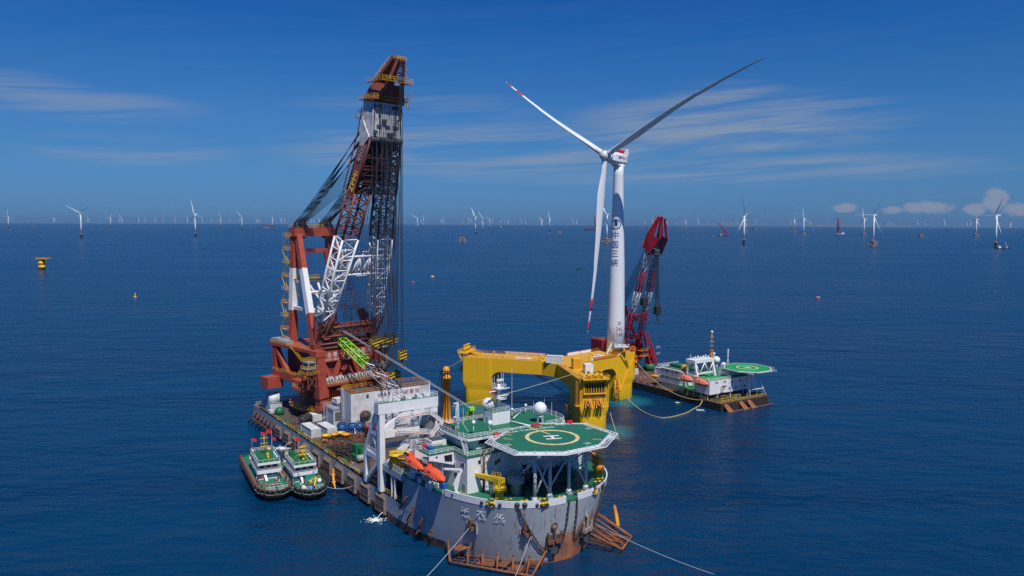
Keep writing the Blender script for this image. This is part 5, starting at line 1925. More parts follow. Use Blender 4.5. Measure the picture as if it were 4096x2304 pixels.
for i, (u, v, la) in enumerate(((48.4, -21.4, 'stained yellow drum tank nearest the gantry leg on the foredeck'), (50.6, -22.4, 'bright yellow drum tank in the front row behind the white railing'), (53.6, -21.6, 'yellow drum tank beside the orange lifeboat'), (49.6, -17.6, 'yellow drum tank standing in the back row'), (52.6, -16.6, 'yellow drum tank half hidden behind the tarpaulin'))):
    r = on_ship('drum_tank', u, v, FD, i * 30, la, 'tank', 'yellow drum tanks on the foredeck')
    mb = MB()
    mb.lathe([(1.75, 0), (1.75, 3.1), (1.8, 3.1), (1.8, 3.3), (1.7, 3.3)], n=20)
    mb.m = 1
    mb.lathe([(1.6, 3.3), (1.6, 3.34)], n=20)
    mb.build('shell', [oyel if i in (0, 2) else syel, rust if i == 2 else syel], r)
r = on_ship('tarpaulin_stack', 55.0, -18.6, FD, 0, 'lumpy dark green tarpaulin stack behind the yellow drums', 'tarpaulin')
mb = MB()
mb.loft([[(x, 1.9 * math.cos(w) * s, 1.7 * max(0, math.sin(w)) * s + 1.6 * (w > -9)) for w in [k * math.pi / 5 for k in range(10)]] for x, s in ((-2.2, .5), (-1.6, .95), (0, 1.05), (1.4, .98), (2.1, .55))])
mb.build('cover', [mat('tarpaulin', (.035, .05, .035), .7, dirt=.5)], r)
r = on_ship('green_winch', 16.0, -18.4, 6.68, 0, 'stacked green winch cabinets beside the gantry foot', 'winch')
mb = MB()
mb.cbox((0, 0, 3.4), (3.0, 2.2, 2.6)).cbox((1.0, -.6, 1.0), (3.6, 2.4, 2.0)).cbox((2.6, .4, 3.0), (1.6, 1.6, 2.0))
mb.build('cabinet', [tgreen], r)
mb = MB()
mb.tube((3.6, -1.6, 1.4), (3.6, 1.2, 1.4), 1.0, 12)
mb.build('drum', [grey], r)
r = on_ship('gangway', 28, -22.9, 6.7, 0, 'long folded grey gangway lying along the ship side rail', 'gangway')
mb = MB()
for s in (-.5, .5):
    mb.box(-6, 6, s - .08, s + .08, .3, .5).rail([(-6, s, .5), (6, s, .5)], 1.0, 1.5, .05)
for i in range(24):
    mb.box(-6 + i * .5, -5.7 + i * .5, -.5, .5, .35, .4)
mb.build('walkway', [grey], r)
# yellow pile hammer on the far side deck
r = on_ship('pile_hammer', 0.5, 21.0, 6.68, 0, 'tall yellow pile hammer upright at the ship side with black hoses', 'pile hammer')
mb = MB()
mb.lathe([(3.4, 0), (3.4, .8), (2.6, 2.4), (1.7, 3.2), (1.55, 5.0), (1.35, 17.4), (1.6, 17.4), (1.6, 18.2), (1.2, 18.2), (1.2, 20.8), (.9, 21.4), (.4, 21.7)], n=18)
mb.build('body', [oyel], r)
mb = MB()
for k in range(5):
    a = -2.2 + k * .5
    pts = [(1.7 * math.cos(a), 1.7 * math.sin(a), z) for z in (20.6, 16, 12, 7)] + [(2.4 * math.cos(a), 2.4 * math.sin(a), 3.4)]
    mb.path(pts, .14, 5)
mb.path(sag((-1.2, -1.2, 21.2), (-2.4, -2.6, 12), 0, 3) + sag((-2.4, -2.6, 12), (-1.6, -1.6, 5), 0, 3), .14, 5)
mb.torus((0, 0, 20.2), (0, 0, 1), 1.7, .2, 16, 5).torus((0, 0, 13.4), (0, 0, 1), 1.62, .14, 16, 5)
mb.build('hose', [black], r)
for i, (u, v, la) in enumerate(((20, 19.5, 'round yellow piling sleeve with crossed lugs beyond the gantry'), (25.5, 17.0, 'second yellow piling sleeve between the gantry legs'))):
    r = on_ship('piling_sleeve', u, v, 6.68, 0, la, 'piling sleeve', 'piling sleeves on the crane ship')
    mb = MB()
    mb.lathe([(3.0, 0), (3.0, 5.0), (2.6, 5.0), (2.6, 3.5)], n=22)
    mb.m = 1
    for k in range(4):
        a = k * math.pi / 2 + .4
        mb.beam((0, 0, 5.4), (2.8 * math.cos(a), 2.8 * math.sin(a), 5.2), .5, .5)
    mb.build('body', [grey if i == 0 else oyel, syel], r)


# ================================================================== FLOATING WIND TURBINE
def text_round(name, s, size, cx, cy, rfun, ang, z, m, parent, width=1.0):
    """lettering wrapped on the tower; ang is the compass angle of its middle seen from above (deg from +x)"""
    o = text(name, s, size, Matrix.Identity(4), m, parent, 0.0, width)
    me = o.data
    b = bmesh.new()
    b.from_mesh(me)
    bmesh.ops.triangulate(b, faces=b.faces)
    for _ in range(2):
        bmesh.ops.subdivide_edges(b, edges=[e for e in b.edges if e.calc_length() > .35], cuts=1, use_grid_fill=False)
    for v in b.verts:
        zz = z + v.co.y
        r = rfun(zz) + .06
        a = R_(ang) + v.co.x / r
        v.co = Vector((cx + r * math.cos(a), cy + r * math.sin(a), zz))
    b.to_mesh(me)
    b.free()
    return o


ft = empty('floating_wind_turbine', (21.9, 319, 0))
tag(ft, 'tall white wind turbine standing on a yellow three legged floating platform', 'wind turbine')
DZ = 20.3
mb = MB()


def sq(cx, hw, hl, n, z, p):
    pts = []
    for i in range(n):
        w = 2 * math.pi * i / n + math.pi / n
        c, s = math.cos(w), math.sin(w)
        pts.append((cx + hl * math.copysign(abs(c) ** (2 / p), c), hw * math.copysign(abs(s) ** (2 / p), s), z))
    return pts


ARMS = ((162.5, 43.0, 6.6), (-77.5, 40.0, 5.7), (42.5, 39.0, 6.8))
LOCAL = []
for deg, LL, hw in ARMS:
    T = Matrix.Rotation(R_(deg), 4, 'Z')
    LOCAL.append(T)
    mb.T = T
    ci = LL - 13.0            # inner face of the column
    # beam with an arched haunch under it, cut in the side plane and pushed across
    poly = [(2.0, DZ), (LL - 1.0, DZ), (LL - 1.0, 9.5), (ci + 1.0, 9.5)]
    for k in range(7):
        a = k / 6 * math.pi / 2
        poly.append((ci - 4.0 * (1 - math.cos(a)) + .2, 10.6 + 4.2 * math.sin(a)))
    poly += [(6.0, 14.8), (2.0, 14.8)]
    hwb = hw - .25
    mb.slab([(x, -hwb, z) for x, z in poly], (0, 2 * hwb, 0))
    rings = [sq(LL - 6.5, hw, 6.5, 40, z, p) for z, p in ((DZ - .01, 26), (9.6, 26))] + [sq(LL - 6.6, hw - .1, 6.4, 40, 8.0, 14), sq(LL - 6.7, hw - .3, 6.25, 40, 6.6, 8), sq(LL - 6.7, hw - .25, 6.3, 40, 6.2, 6.5), sq(LL - 6.7, hw - .25, 6.3, 40, -14, 6.5)]
    mb.loft(rings, smooth=False)
mb.T = Matrix.Identity(4)
hexa = []
for deg, LL, hw in ARMS:
    T = Matrix.Rotation(R_(deg), 3, 'Z')
    for s in (-1, 1):
        q = T @ Vector((7.5, s * hw, 0))
        hexa.append((q.x, q.y))
hexa = [hexa[i] for i in (0, 1, 2, 3, 4, 5)]
mb.prism(hexa, 14.82, DZ - .004)
plat = mb.build('platform', yel, ft)
for p in plat.data.polygons:
    if abs(p.normal.z) < .7 and p.center.z < 9:
        p.use_smooth = True
mb = MB()
topc = mat('dusty_yellow_deck', (.62, .34, .035), .7, dirt=.35, dcol=(.46, .24, .03), scale=.3)
for (deg, LL, hw), T in zip(ARMS, LOCAL):
    mb.T = T
    mb.box(6.2, LL - .1, -hw + .3, hw - .3, DZ, DZ + .03)
mb.T = Matrix.Identity(4)
mb.prism([(x * .93, y * .93) for x, y in hexa], DZ + .004, DZ + .036)
mb.build('deck', topc, plat)
# railings, ladders, end platforms with the chain stoppers
mb = MB()
for (deg, LL, hw), T in zip(ARMS, LOCAL):
    mb.T = T
    for s in (-1, 1):
        mb.rail([(8.5, s * (hw - .35), DZ), (LL - .3, s * (hw - .35), DZ)], 1.15, 2.2, .055)
mb.build('railing', oyel, plat)
for i, ((deg, LL, hw), T) in enumerate(zip(ARMS, LOCAL)):
    if i == 2:
        continue
    mb = MB(T)
    w = hw - .6
    zt = DZ + (1.6 if i == 0 else .5)
    mb.box(LL - 1.6, LL + 2.4, -w, w, zt - .35, zt)
    for k in (-1, 1):
        mb.beam((LL + 2.0, k * (w - .3), zt - .3), (LL - .2, k * (w - .3), zt - 4.2), .4, .5)
    mb.rail([(LL - 1.4, -w, zt), (LL + 2.3, -w, zt), (LL + 2.3, w, zt), (LL - 1.4, w, zt)], 1.2, 1.4, .07, 3)
    for q in (-2.6, -.2, 2.2):
        mb.lathe([(.9, 0), (.9, 1.0), (1.05, 1.0), (.55, 1.5), (.5, 2.6), (.75, 2.6), (.75, 2.8)], (LL + .6, q, zt), 12)
    if i == 0:
        for q in (-1.6, 1.6):
            mb.beam((LL - 1.6, q, zt), (LL - 6.6, q, DZ), .2, .4).rail([(LL - 1.6, q, zt), (LL - 6.6, q, DZ)], 1.1, 1.3, .06)
        for k in range(9):
            f = k / 8
            mb.cbox((LL - 1.6 - 5 * f, 0, zt - (zt - DZ) * f + .05), (.4, 3.0, .08))
    mb.build('end_platform', yel, plat)
T = LOCAL[1]
LL, hw = ARMS[1][1], ARMS[1][2]
mb = MB(T)       # proud dark panel painting the shade of the near column's fairlead recess
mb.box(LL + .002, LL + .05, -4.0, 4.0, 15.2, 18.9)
mb.m = 1
for k in range(8):
    y = -3.5 + k
    mb.slab([(LL + .06, y, 18.8), (LL + .06, y, 15.2), (LL + .9, y, 15.2)], (0, .14, 0))
mb.box(LL + .0, LL + 1.0, -4.4, 4.4, 14.9, 15.2)
for s in (-4.2, 4.2):
    mb.box(LL, LL + .6, s - .2, s + .2, 15.2, 19.9)
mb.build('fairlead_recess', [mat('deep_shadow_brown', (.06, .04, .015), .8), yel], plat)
for y in (-2.6, 1.6):
    mb = MB(T)
    c = (LL + 1.3, y, 11.6)
    mb.torus(c, (0, 1, .1), 1.2, .3, 14, 6)
    for k in range(5):
        mb.beam((LL, y - 1.0 + k * .5, 13.0), (LL + 2.4, y - 1.0 + k * .5, 11.0 - .3 * k), .22, .6)
    mb.beam((LL + .2, y + .9, 12.8), (LL + 1.6, y + 1.4, 9.6), .5, .5).beam((LL + .6, y - .9, 12), (LL + 1.8, y - 1.3, 10), .4, .6)
    mb.cbox((LL + .5, y, 10.4), (1.0, 1.2, 1.4))
    mb.build('chain_stopper', oyel, plat)
mb = MB(T)
for y in (-4.9, -.6, 3.4, 4.9):
    mb.ladder((LL + .15, y, 9.0 if abs(y) < 4.5 else 12), (LL + .15, y, 14.6 if abs(y) < 4.5 else 19.5), .5, (0, 1, 0), .05, .5)
for z in (12.6, 13.4, 14.2):
    mb.tube((LL + .15, -3.6, z), (LL + .15, 3.6, z), .06)
mb.m = 0
for s in (-1,):
    for k in range(7):
        mb.rail([(LL - 1.5, s * (hw + .2), 11 + k * 1.2), (LL - .2, s * (hw + 1.4), 11 + k * 1.2)], .9, .8, .05)
    mb.tube((LL - 1.4, s * (hw + 1.0), 10.6), (LL - 1.4, s * (hw + 1.0), 20), .1).tube((LL - .1, s * (hw + 1.0), 10.6), (LL - .1, s * (hw + 1.0), 20), .1)
    mb.cbox((LL - .8, s * (hw + .7), 10.6), (2.6, 1.8, .25))
mb.build('column_ladder', oyel, plat)
mb = MB(LOCAL[0])
q = ARMS[0][1] + 1.6
mb.torus((q - .4, 3.4, 14.6), (.3, 1, 0), 1.1, .3, 14, 6)
for a in range(6):
    mb.tube((q - .4, 3.4, 14.6), (q - .4 + 1.3 * math.cos(a), 3.4, 14.6 + 1.3 * math.sin(a)), .16)
mb.cbox((q - 1.2, 3.4, 14.2), (1.6, 1.2, 2.4))
mb.build('chain_wheel', oyel, plat)


def landing(x, y, rz, z1):
    mb = MB(Matrix.Translation((x, y, 0)) @ Matrix.Rotation(R_(rz), 4, 'Z'))
    for s in (-.9, .9):
        mb.tube((s, 0, -1), (s, 0, z1), .3, 8)
        mb.tube((s, 0, 1.2), (s, 1.8, 1.2), .18, 6).tube((s, 0, z1 - 2), (s, 1.8, z1 - 2), .18, 6).tube((s, 0, z1 * .55), (s, 1.8, z1 * .55), .18, 6)
    for k in range(int(z1 / 2.6)):
        mb.tube((-.9, 0, 1.4 + 2.6 * k), (.9, 0, 1.4 + 2.6 * k), .16, 6)
    mb.ladder((0, .4, -.5), (0, .4, z1 + 1), .7, (1, 0, 0), .07, .5)
    mb.tube((0, .9, .6), (0, .9, z1 * .6), .3, 8)
    mb.build('boat_landing', oyel, plat)


landing(24.0, 12.4, 12, 9.6)
landing(-.6, -29.5, -77, 8.6)
mb = MB()
# stair up the tower column's near face and small deck fittings
a, b = LOCAL[2] @ Vector((36.5, -7.15, 17.5)), LOCAL[2] @ Vector((28.0, -7.15, 4.5))
mb.rail([a, b], 1.0, 1.0, .06).beam(a, b, .6, .2)
for k, z in enumerate((13, 15.4, 17.8)):
    p = LOCAL[2] @ Vector((37.5, -6.2, z))
    mb.rail([p, p + Vector((1.8, -.6, 0)), p + Vector((2.2, 1.4, 0))], 1.1, .9, .06, 3)
for i, (x, y) in enumerate(((32, -3.2), (25.5, 3.4), (15, -3.6), (8, 4.0))):
    for T in LOCAL[:2]:
        p = T @ Vector((x, y, DZ))
        mb.tube(p, p + Vector((0, 0, 1.0)), .22, 6)
        mb.sphere(p + Vector((0, 0, 1.15)), .4, 8, 6)
for T, x, y in ((LOCAL[0], 8.5, 4.8), (LOCAL[2], 13, -3.5), (LOCAL[1], 10, 2.4)):
    p = T @ Vector((x, y, DZ))
    mb.torus(p + Vector((0, 0, 1.2)), (.4, 1, 0), .9, .28, 12, 6)
    mb.cbox(p + Vector((0, 0, .5)), (1.6, 1.2, 1.0))
mb.build('deck_fitting', yel, plat)
mb = MB(LOCAL[1])
mb.box(17.5, 20.5, -2.2, 1.2, DZ + .04, DZ + 4.2)
mb.m = 1
for k in range(8):
    mb.box(20.5, 20.56, -2.0 + k * .4, -1.8 + k * .4, DZ + .4, DZ + 4.0)
mb.build('fan_housing', [yel, oyel], plat)
# banners along the far rails and the red slogan banner on the tower arm
mb = MB(LOCAL[0])
mb.box(10, 28, -6.5, -6.42, DZ + .1, DZ + 1.2)
mb.m = 1
mb.box(10, 28, -6.52, -6.41, DZ + 1.2, DZ + 1.4)
mb.T = LOCAL[2]
mb.m = 0
mb.box(9, 24, 6.4, 6.48, DZ + .1, DZ + 1.2)
mb.m = 1
mb.box(9, 24, 6.39, 6.5, DZ + 1.2, DZ + 1.4)
mb.m = 2
mb.box(11, 27, -6.66, -6.58, DZ - .6, DZ + .5)
mb.m = 3
for k in range(26):
    x = 11.6 + k * .58
    mb.box(x, x + .34, -6.69, -6.66, DZ - .35, DZ + .25)
    if k % 3:
        mb.box(x + .1, x + .24, -6.7, -6.66, DZ - .3, DZ + .3)
mb.m = 0
mb.box(9.4, 10.9, -6.67, -6.58, DZ - .6, DZ + .5).box(27.1, 28.6, -6.67, -6.58, DZ - .6, DZ + .5)
ban = mb.build('banner', [white, mat('banner_magenta', (.42, .02, .12), .6), redp, syel], plat)
mb = MB(LOCAL[0])
mb.box(14, 21, -1.2, 2.4, DZ + .034, DZ + .05)
mb.T = LOCAL[2]
mb.box(15, 22, -4.0, 0, DZ + .034, DZ + .05)
mb.T = LOCAL[0]
mb.m = 1
mb.box(15.6, 19.6, .3, .9, DZ + .05, DZ + .06).torus((17.2, .6, DZ + .04), (0, 0, 1), .7, .12, 12, 4)
mb.m = 2
mb.T = LOCAL[2]
mb.torus((18, -2, DZ + .04), (0, 0, 1), .8, .16, 12, 4).box(19.4, 21.5, -2.4, -1.6, DZ + .05, DZ + .06)
mb.build('painted_logo', [white, redp, navy], plat)
# tower
TX, TY = 24.1, 19.4
TRZ = [(20, 4.0), (33, 3.74), (60, 3.28), (77, 2.68), (98, 2.16), (104, 2.1)]


def tr(z):
    for (a, ra), (b, rb) in zip(TRZ[:-1], TRZ[1:]):
        if z <= b:
            return ra + (rb - ra) * (z - a) / (b - a)
    return 2.1


mb = MB()
zs = [20.2, 22.4, 22.4, 33, 46, 60, 77, 88, 98, 103.2]
mb.lathe([(tr(z) + (.35 if z < 22.3 else 0), z) for z in zs[:2]], (TX, TY, 0), 40)
mb.m = 1
mb.lathe([(tr(z), z) for z in zs[2:]], (TX, TY, 0), 40)
for z in (46, 60, 77, 88):
    mb.lathe([(tr(z) + .015, z - .08), (tr(z) + .03, z), (tr(z) + .015, z + .08)], (TX, TY, 0), 40)
tower = mb.build('tower', [yel, clean], ft)
mb = MB(Matrix.Translation((TX, TY, 0)))
mb.box(-1.2, 5.0, -6.4, -3.6, 23.6, 23.85)
mb.rail([(-1.2, -6.4, 23.85), (5.0, -6.4, 23.85), (5.0, -3.6, 23.85)], 1.1, 1.1, .06, 3)
mb.rail([(-1.2, -6.4, 23.85), (-1.2, -4, 23.85)], 1.1, 1.1, .06, 3)
mb.cbox((1.0, -5.2, 24.4), (1.6, .8, 1.0)).cbox((3.0, -5.2, 24.3), (1.4, .8, .8))
for s in (0, .9):
    mb.beam((-4.6, -6.8 + s, DZ), (-2.4, -4.6 + s, 24.4), .12, .3)
    mb.rail([(-4.6, -6.8 + s, DZ), (-2.4, -4.6 + s, 24.4)], 1.1, .8, .06, 3)
for k in range(9):
    f = k / 8
    mb.cbox((-4.6 + 2.2 * f, -6.35 + 2.2 * f, DZ + 4.1 * f), (.4, .9, .06))
mb.build('access_platform', white, tower)
mb = MB(Matrix.Translation((TX, TY, 0)))
mb.beam((1.4, -6.2, 21.4), (7.0, -7.4, 23.6), .4, .4)
mb.torus((6.6, -6.6, 23.0), (0, 1, 0), 1.2, .2, 16, 6)
for a in range(6):
    mb.tube((6.6, -6.6, 23), (6.6 + 1.2 * math.cos(a), -6.6, 23 + 1.2 * math.sin(a)), .1)
mb.build('hoist_wheel', oyel, tower)
av = -96.5      # direction from the tower to the camera side
text_round('lettering', '中', 3.5, TX, TY, tr, av - 20, 72.0, navy, tower)
text_round('lettering', '国', 3.5, TX, TY, tr, av - 20.5, 67.9, navy, tower)
text_round('lettering', '三', 3.5, TX, TY, tr, av - 21, 64.0, navy, tower)
text_round('lettering', '峡', 3.5, TX, TY, tr, av - 21.5, 60.0, navy, tower)
text_round('lettering', 'III', 2.6, TX, TY, tr, av + 22, 33.7, sign, tower)
text_round('lettering', '24L', 2.5, TX, TY, tr, av + 22, 31.2, sign, tower, .9)
text_round('lettering', '168', 2.5, TX, TY, tr, av + 22, 28.8, sign, tower, .9)
# round emblem: blue disc with a white cupped mark, wrapped on the tower
for nm, m_, shape, off in (('emblem', navy, 0, .05), ('emblem', white, 1, .09), ('emblem', navy, 2, .13)):
    b = bmesh.new()
    if shape == 0:
        bmesh.ops.create_circle(b, cap_ends=True, radius=2.3, segments=40)
    elif shape == 1:
        for x0, x1, z0, z1 in ((-1.75, -1.05, -.9, 1.0), (1.05, 1.75, -.9, 1.0), (-1.75, 1.75, -1.15, -.75), (-1.2, 1.2, -1.5, -1.3), (-.8, .8, -1.85, -1.7), (-.95, -.75, -.6, 1.6), (.75, .95, -.6, 1.6)):
            bmesh.ops.create_grid(b, x_segments=4, y_segments=4, size=.5, matrix=Matrix.Translation(((x0 + x1) / 2, (z0 + z1) / 2, 0)) @ Matrix.Diagonal((x1 - x0, z1 - z0, 1, 1)))
    else:
        bmesh.ops.create_grid(b, x_segments=6, y_segments=6, size=.5, matrix=Matrix.Translation((0, .6, 0)) @ Matrix.Diagonal((1.3, 2.4, 1, 1)))
    bmesh.ops.triangulate(b, faces=b.faces)
    for _ in range(3):
        bmesh.ops.subdivide_edges(b, edges=[e for e in b.edges if e.calc_length() > .4], cuts=1)
    for v in b.verts:
        zz = 76.9 + v.co.y
        r = tr(zz) + off
        a = R_(av - 17) + v.co.x / r
        v.co = Vector((TX + r * math.cos(a), TY + r * math.sin(a), zz))
    me = bpy.data.meshes.new('emblem')
    b.to_mesh(me)
    b.free()
    me.materials.append(m_)
    o = bpy.data.objects.new('emblem', me)
    COL.objects.link(o)
    o.parent = tower
# nacelle, hub, blades
tl = R_(5)
nv = Vector((-.70711 * math.cos(tl), -.70711 * math.cos(tl), math.sin(tl)))
e1 = Vector((.70711, -.70711, 0))
e2 = nv.cross(e1)
HUB = Vector((17.4, 12.7, 106.0))
NM = Matrix((nv, e1, e2)).transposed().to_4x4()
NM.translation = HUB
mb = MB(NM)
mb.loft([[(x, y * w, z * h + dz) for y, z in ((-1, -.6), (-.6, -1), (.6, -1), (1, -.6), (1, .6), (.7, 1), (-.7, 1), (-1, .6))] for x, w, h, dz in ((-3.0, 1.6, 1.7, -.2), (-4.6, 2.3, 2.3, -.2), (-9.0, 2.5, 2.5, -.1), (-12.4, 2.3, 2.3, .1), (-13.4, 1.6, 1.7, .2))], smooth=False)
mb.cbox((-9.4, 0, -2.6), (4.0, 4.0, 1.2))
mb.m = 1
mb.box(-12.6, -7.6, -2.0, 2.0, 2.36, 3.5)
mb.m = 0
for s in (-1, 1):
    mb.slab([(-13.2, s * 2.1, 1.6), (-13.4, s * 2.1, 4.6), (-12.4, s * 2.1, 4.6), (-10.0, s * 2.1, 2.3)], (0, -.25 * s, 0))
mb.box(-13.5, -13.2, -2.1, 2.1, 2.0, 4.2)
mb.rail([(-13.0, -1.9, 3.5), (-7.8, -1.9, 3.5)], .9, 1.2, .05).rail([(-13.0, 1.9, 3.5), (-7.8, 1.9, 3.5)], .9, 1.2, .05)
mb.tube((-3.2, 0, 0), (-1.0, 0, 0), 1.9, 20)
nac = mb.build('nacelle', [clean, redp], ft)
text('lettering', '中国三峡', .95, NM @ basis((-9.4, 2.58, .2), (-1, 0, 0), (0, 0, 1)), navy, nac, .01)
mb = MB(NM)
mb.tube((-8.2, 2.52, .2) if False else (-7.0, 2.50, .2), (-7.0, 2.57, .2), .55, 16, smooth=False)
mb.build('emblem', navy, nac)
mb = MB(NM)
mb.loft([[(x, r * math.cos(a), r * math.sin(a)) for a in [k * math.pi / 12 for k in range(24)]] for x, r in ((-1.4, 2.05), (-.6, 2.15), (.8, 2.1), (1.8, 1.7), (2.5, 1.0), (2.75, .2))])
hub = mb.build('hub', clean, ft)
mb = MB(NM)
for r, x in ((1.55, 2.0), (1.05, 2.48), (.6, 2.68)):
    mb.torus((x, 0, 0), (1, 0, 0), r, .04, 20, 4)
for a in range(5):
    mb.tube((2.75, 0, 0), (1.95, 1.6 * math.cos(a * 1.26), 1.6 * math.sin(a * 1.26)), .04)
mb.build('hub_marking', grey, hub)
SEC = [(0, 1.15, 1.15, 0, 0), (.03, 1.15, 1.15, 0, 0), (.10, 1.55, 1.0, 10, .1), (.20, 2.35, .72, 12, .25), (.30, 2.15, .52, 11, .55), (.45, 1.65, .36, 9, 1.0), (.60, 1.25, .25, 7, 1.1), (.75, .92, .17, 5, .9), (.88, .66, .11, 3, .5), (.96, .42, .07, 2, .15), (.995, .16, .03, 1, 0), (1, .04, .01, 1, 0)]


def blade_mesh(mb, L_, R0, tipm=None, sgn=1, n=14, bend=1.0, fine=1):
    """blade along +x from the hub centre, chord along y"""
    rings = []
    S_ = []
    for A, B2 in zip(SEC[:-1], SEC[1:]):
        for k in range(fine):
            S_.append([u + (v - u) * k / fine for u, v in zip(A, B2)])
    for f, ch, th, tw, bd in S_ + [SEC[-1]]:
        x = R0 + (L_ - R0) * f
        ca, sa = math.cos(R_(tw)), math.sin(R_(tw))
        ring = []
        for i in range(n):
            w = 2 * math.pi * i / n
            off = ch * .35 if ch > 1.2 and f > .03 else 0
            yy, zz = ch * math.cos(w) + off * .6, th * math.sin(w) * (1.0 - .25 * math.cos(w) if f > .05 else 1)
            ring.append((x, yy * ca - zz * sa, yy * sa + zz * ca + sgn * bd * bend))
        rings.append(ring)
    return mb.loft(rings)


for ang, L_, red in ((24.1, 77.1, False), (148.5, 74.9, True), (-92.2, 76.0, True)):
    a = R_(ang)
    sp = e1 * math.cos(a) + e2 * math.sin(a)
    tn = -e1 * math.sin(a) + e2 * math.cos(a)
    M_ = Matrix((sp, nv.cross(Vector((0, 0, 0))) if False else (nv * math.cos(.20) + tn * math.sin(.20)), sp.cross(nv * math.cos(.20) + tn * math.sin(.20)))).transposed().to_4x4()
    M_.translation = HUB
    mb = MB(M_)
    blade_mesh(mb, L_, 1.9, sgn=-1, n=40, bend=1.9 if not red else .7, fine=6)
    o = mb.build('blade', [clean, redp], ft)
    if red:
        Mi = M_.inverted()
        for p in o.data.polygons:
            pass
    mb = MB(M_)
    mb.tube((1.5, 0, 0), (2.1, 0, 0), 1.3, 20)
    mb.build('blade_root', grey, o)
    if red:
        def sleeve(f0, f1):
            ss = []
            for f in (f0, f0 * .67 + f1 * .33, f0 * .33 + f1 * .67, f1):
                for (fa, *A), (fb, *B2) in zip(SEC[:-1], SEC[1:]):
                    if fa <= f <= fb:
                        k = (f - fa) / (fb - fa)
                        ss.append((f, *[u + (v - u) * k for u, v in zip(A, B2)]))
                        break
            m2 = MB(M_)
            rings = []
            for f, ch, th, tw, bd in ss:
                x = 1.9 + (L_ - 1.9) * f
                ca, sa = math.cos(R_(tw)), math.sin(R_(tw))
                rings.append([(x, (ch + .05) * math.cos(w) * ca - (th + .05) * math.sin(w) * sa, (ch + .05) * math.cos(w) * sa + (th + .05) * math.sin(w) * ca - bd * .7) for w in [2 * math.pi * i / 18 for i in range(18)]])
            m2.loft(rings)
            m2.build('red_band', redp, o)
        sleeve(.80, .87)
        sleeve(.93, .985)


def on_plat(name, arm, x, y, z, rz, label, cat, group=None):
    p = LOCAL[arm] @ Vector((x, y, z)) + Vector((21.9, 319, 0))
    return tag(empty(name, p, R_(ARMS[arm][0] + rz)), label, cat, group)


def pc(world, rz, L_, w, h, m, label):
    container(0, 0, DZ + .05, L_, w, h, 0, m, label, M=Matrix.Translation((world[0], world[1], 0)), ang=rz, grp='containers on the yellow platform')


pc((17.6, 313.2), -14, 6.6, 2.6, 2.9, dirtywhite, 'grey white container standing where the three yellow arms meet')
pc((29.3, 292.5), -77, 3.2, 3.0, 3.4, white, 'white cubic container near the chimneys of the nearest yellow column')

# ================================================================== SECOND CRANE BARGE
BO, BA = (86.8, 314.4), -56.5
BARGE = frame(BO, BA)
bg = empty('crane_barge', (BO[0], BO[1], 0), R_(BA))
tag(bg, 'black hulled crane barge with white quarters, green helideck and crimson crane', 'crane barge')
mb = MB()
mb.loft([[(-112 + a, b0, z), (0 - c, b0, z), (0 - c, 30 - b0, z), (-112 + a, 30 - b0, z)] for z, a, b0, c in ((-3, 3, .4, 1.5), (0, 1, .1, .3), (3.0, 0, 0, 0))], smooth=False)
bh = mb.build('hull', blackst, bg)
mb = MB()
for z in (.8, 1.9, 2.9):
    mb.box(-111, .05, -.25, .02, z - .09, z + .09)
for x in range(-108, 0, 9):
    mb.box(x - .12, x + .12, -.22, .02, .1, 2.9)
mb.build('rubbing_strip', mat('worn_steel_edge', (.075, .06, .05), .6, dirt=.5), bh)
mb = MB()
mb.box(.0, .16, .1, 29.9, -1, 2.96)
for k in range(12):
    mb.box(.16, .5, 1.2 + k * 2.4, 1.6 + k * 2.4, -.6, 2.9)
    mb.beam((.3, 1.8 + k * 2.4, 2.8), (2.8, 1.4 + k * 2.4, .1), .22, .22)
mb.m = 1
mb.tube((2.9, .4, .1), (2.9, 29.6, .1), .22, 6)
for y in (1.2, 10.5, 15.5):
    mb.slab([(.4, y, 2.6), (.4, y + 2.0, 2.6), (3.6, y + 2.4, -.1), (3.6, y - .4, -.1)], (0, 0, .25))
    mb.beam((.4, y, 2.4), (3.8, y - .4, -.2), .35, .5).beam((.4, y + 2, 2.4), (3.8, y + 2.4, -.2), .35, .5)
mb.build('stern_rack', [mat('dark_brown_plate', (.05, .032, .026), .7, dirt=.5), orust], bh)
mb = MB()
mb.box(-111.8, -.1, .1, 29.9, 3.004, 3.05)
mb.build('deck', rdeck, bg)
mb = MB()
for x0, x1 in ((-38, -26), (-24, -9), (-6, -.6)):
    mb.rail([(x0, .4, 3.05), (x1, .4, 3.05)], 1.2, 1.6, .07)
mb.rail([(-.4, .6, 3.05), (-.4, 29, 3.05)], 1.2, 2.2, .07)
mb.rail([(-3.2, 3.4, 3.05), (-3.2, 6, 3.05), (-1.2, 6, 3.05)], 2.4, 1.2, .09, 2)
mb.rail([(-3.2, 8.4, 3.05), (-1.2, 8.4, 3.05), (-1.2, 11, 3.05)], 2.6, 1.4, .09, 2)
for y in (13.2, 18, 24, 27):
    mb.tube((-1.4, y, 3.05), (-1.4, y, 5.4), .1)
mb.build('deck_railing', syel, bg)
mb = MB()
mb.box(-27, -7, .6, 29.2, 5.4, 5.6)
mb.box(-14.5, -7, .6, 29.2, 5.6, 11.2)
mb.m = 1
mb.box(-27, -12, .5, 8, 5.6, 5.64)
mb.box(-14.4, -7.1, .7, 29.1, 11.2, 11.24)
mb.m = 0
for x in (-26, -22.6, -19.5, -16, -12, -8.2):
    mb.box(x - .16, x + .16, .7, 1.0, 3.05, 5.4)
for y in (6, 14, 22, 28):
    mb.box(-7.6, -7.3, y, y + .3, 3.05, 5.4)
mb.m = 2
mb.box(-24, -9, 3, 27, 3.05, 5.39)
mb.m = 0
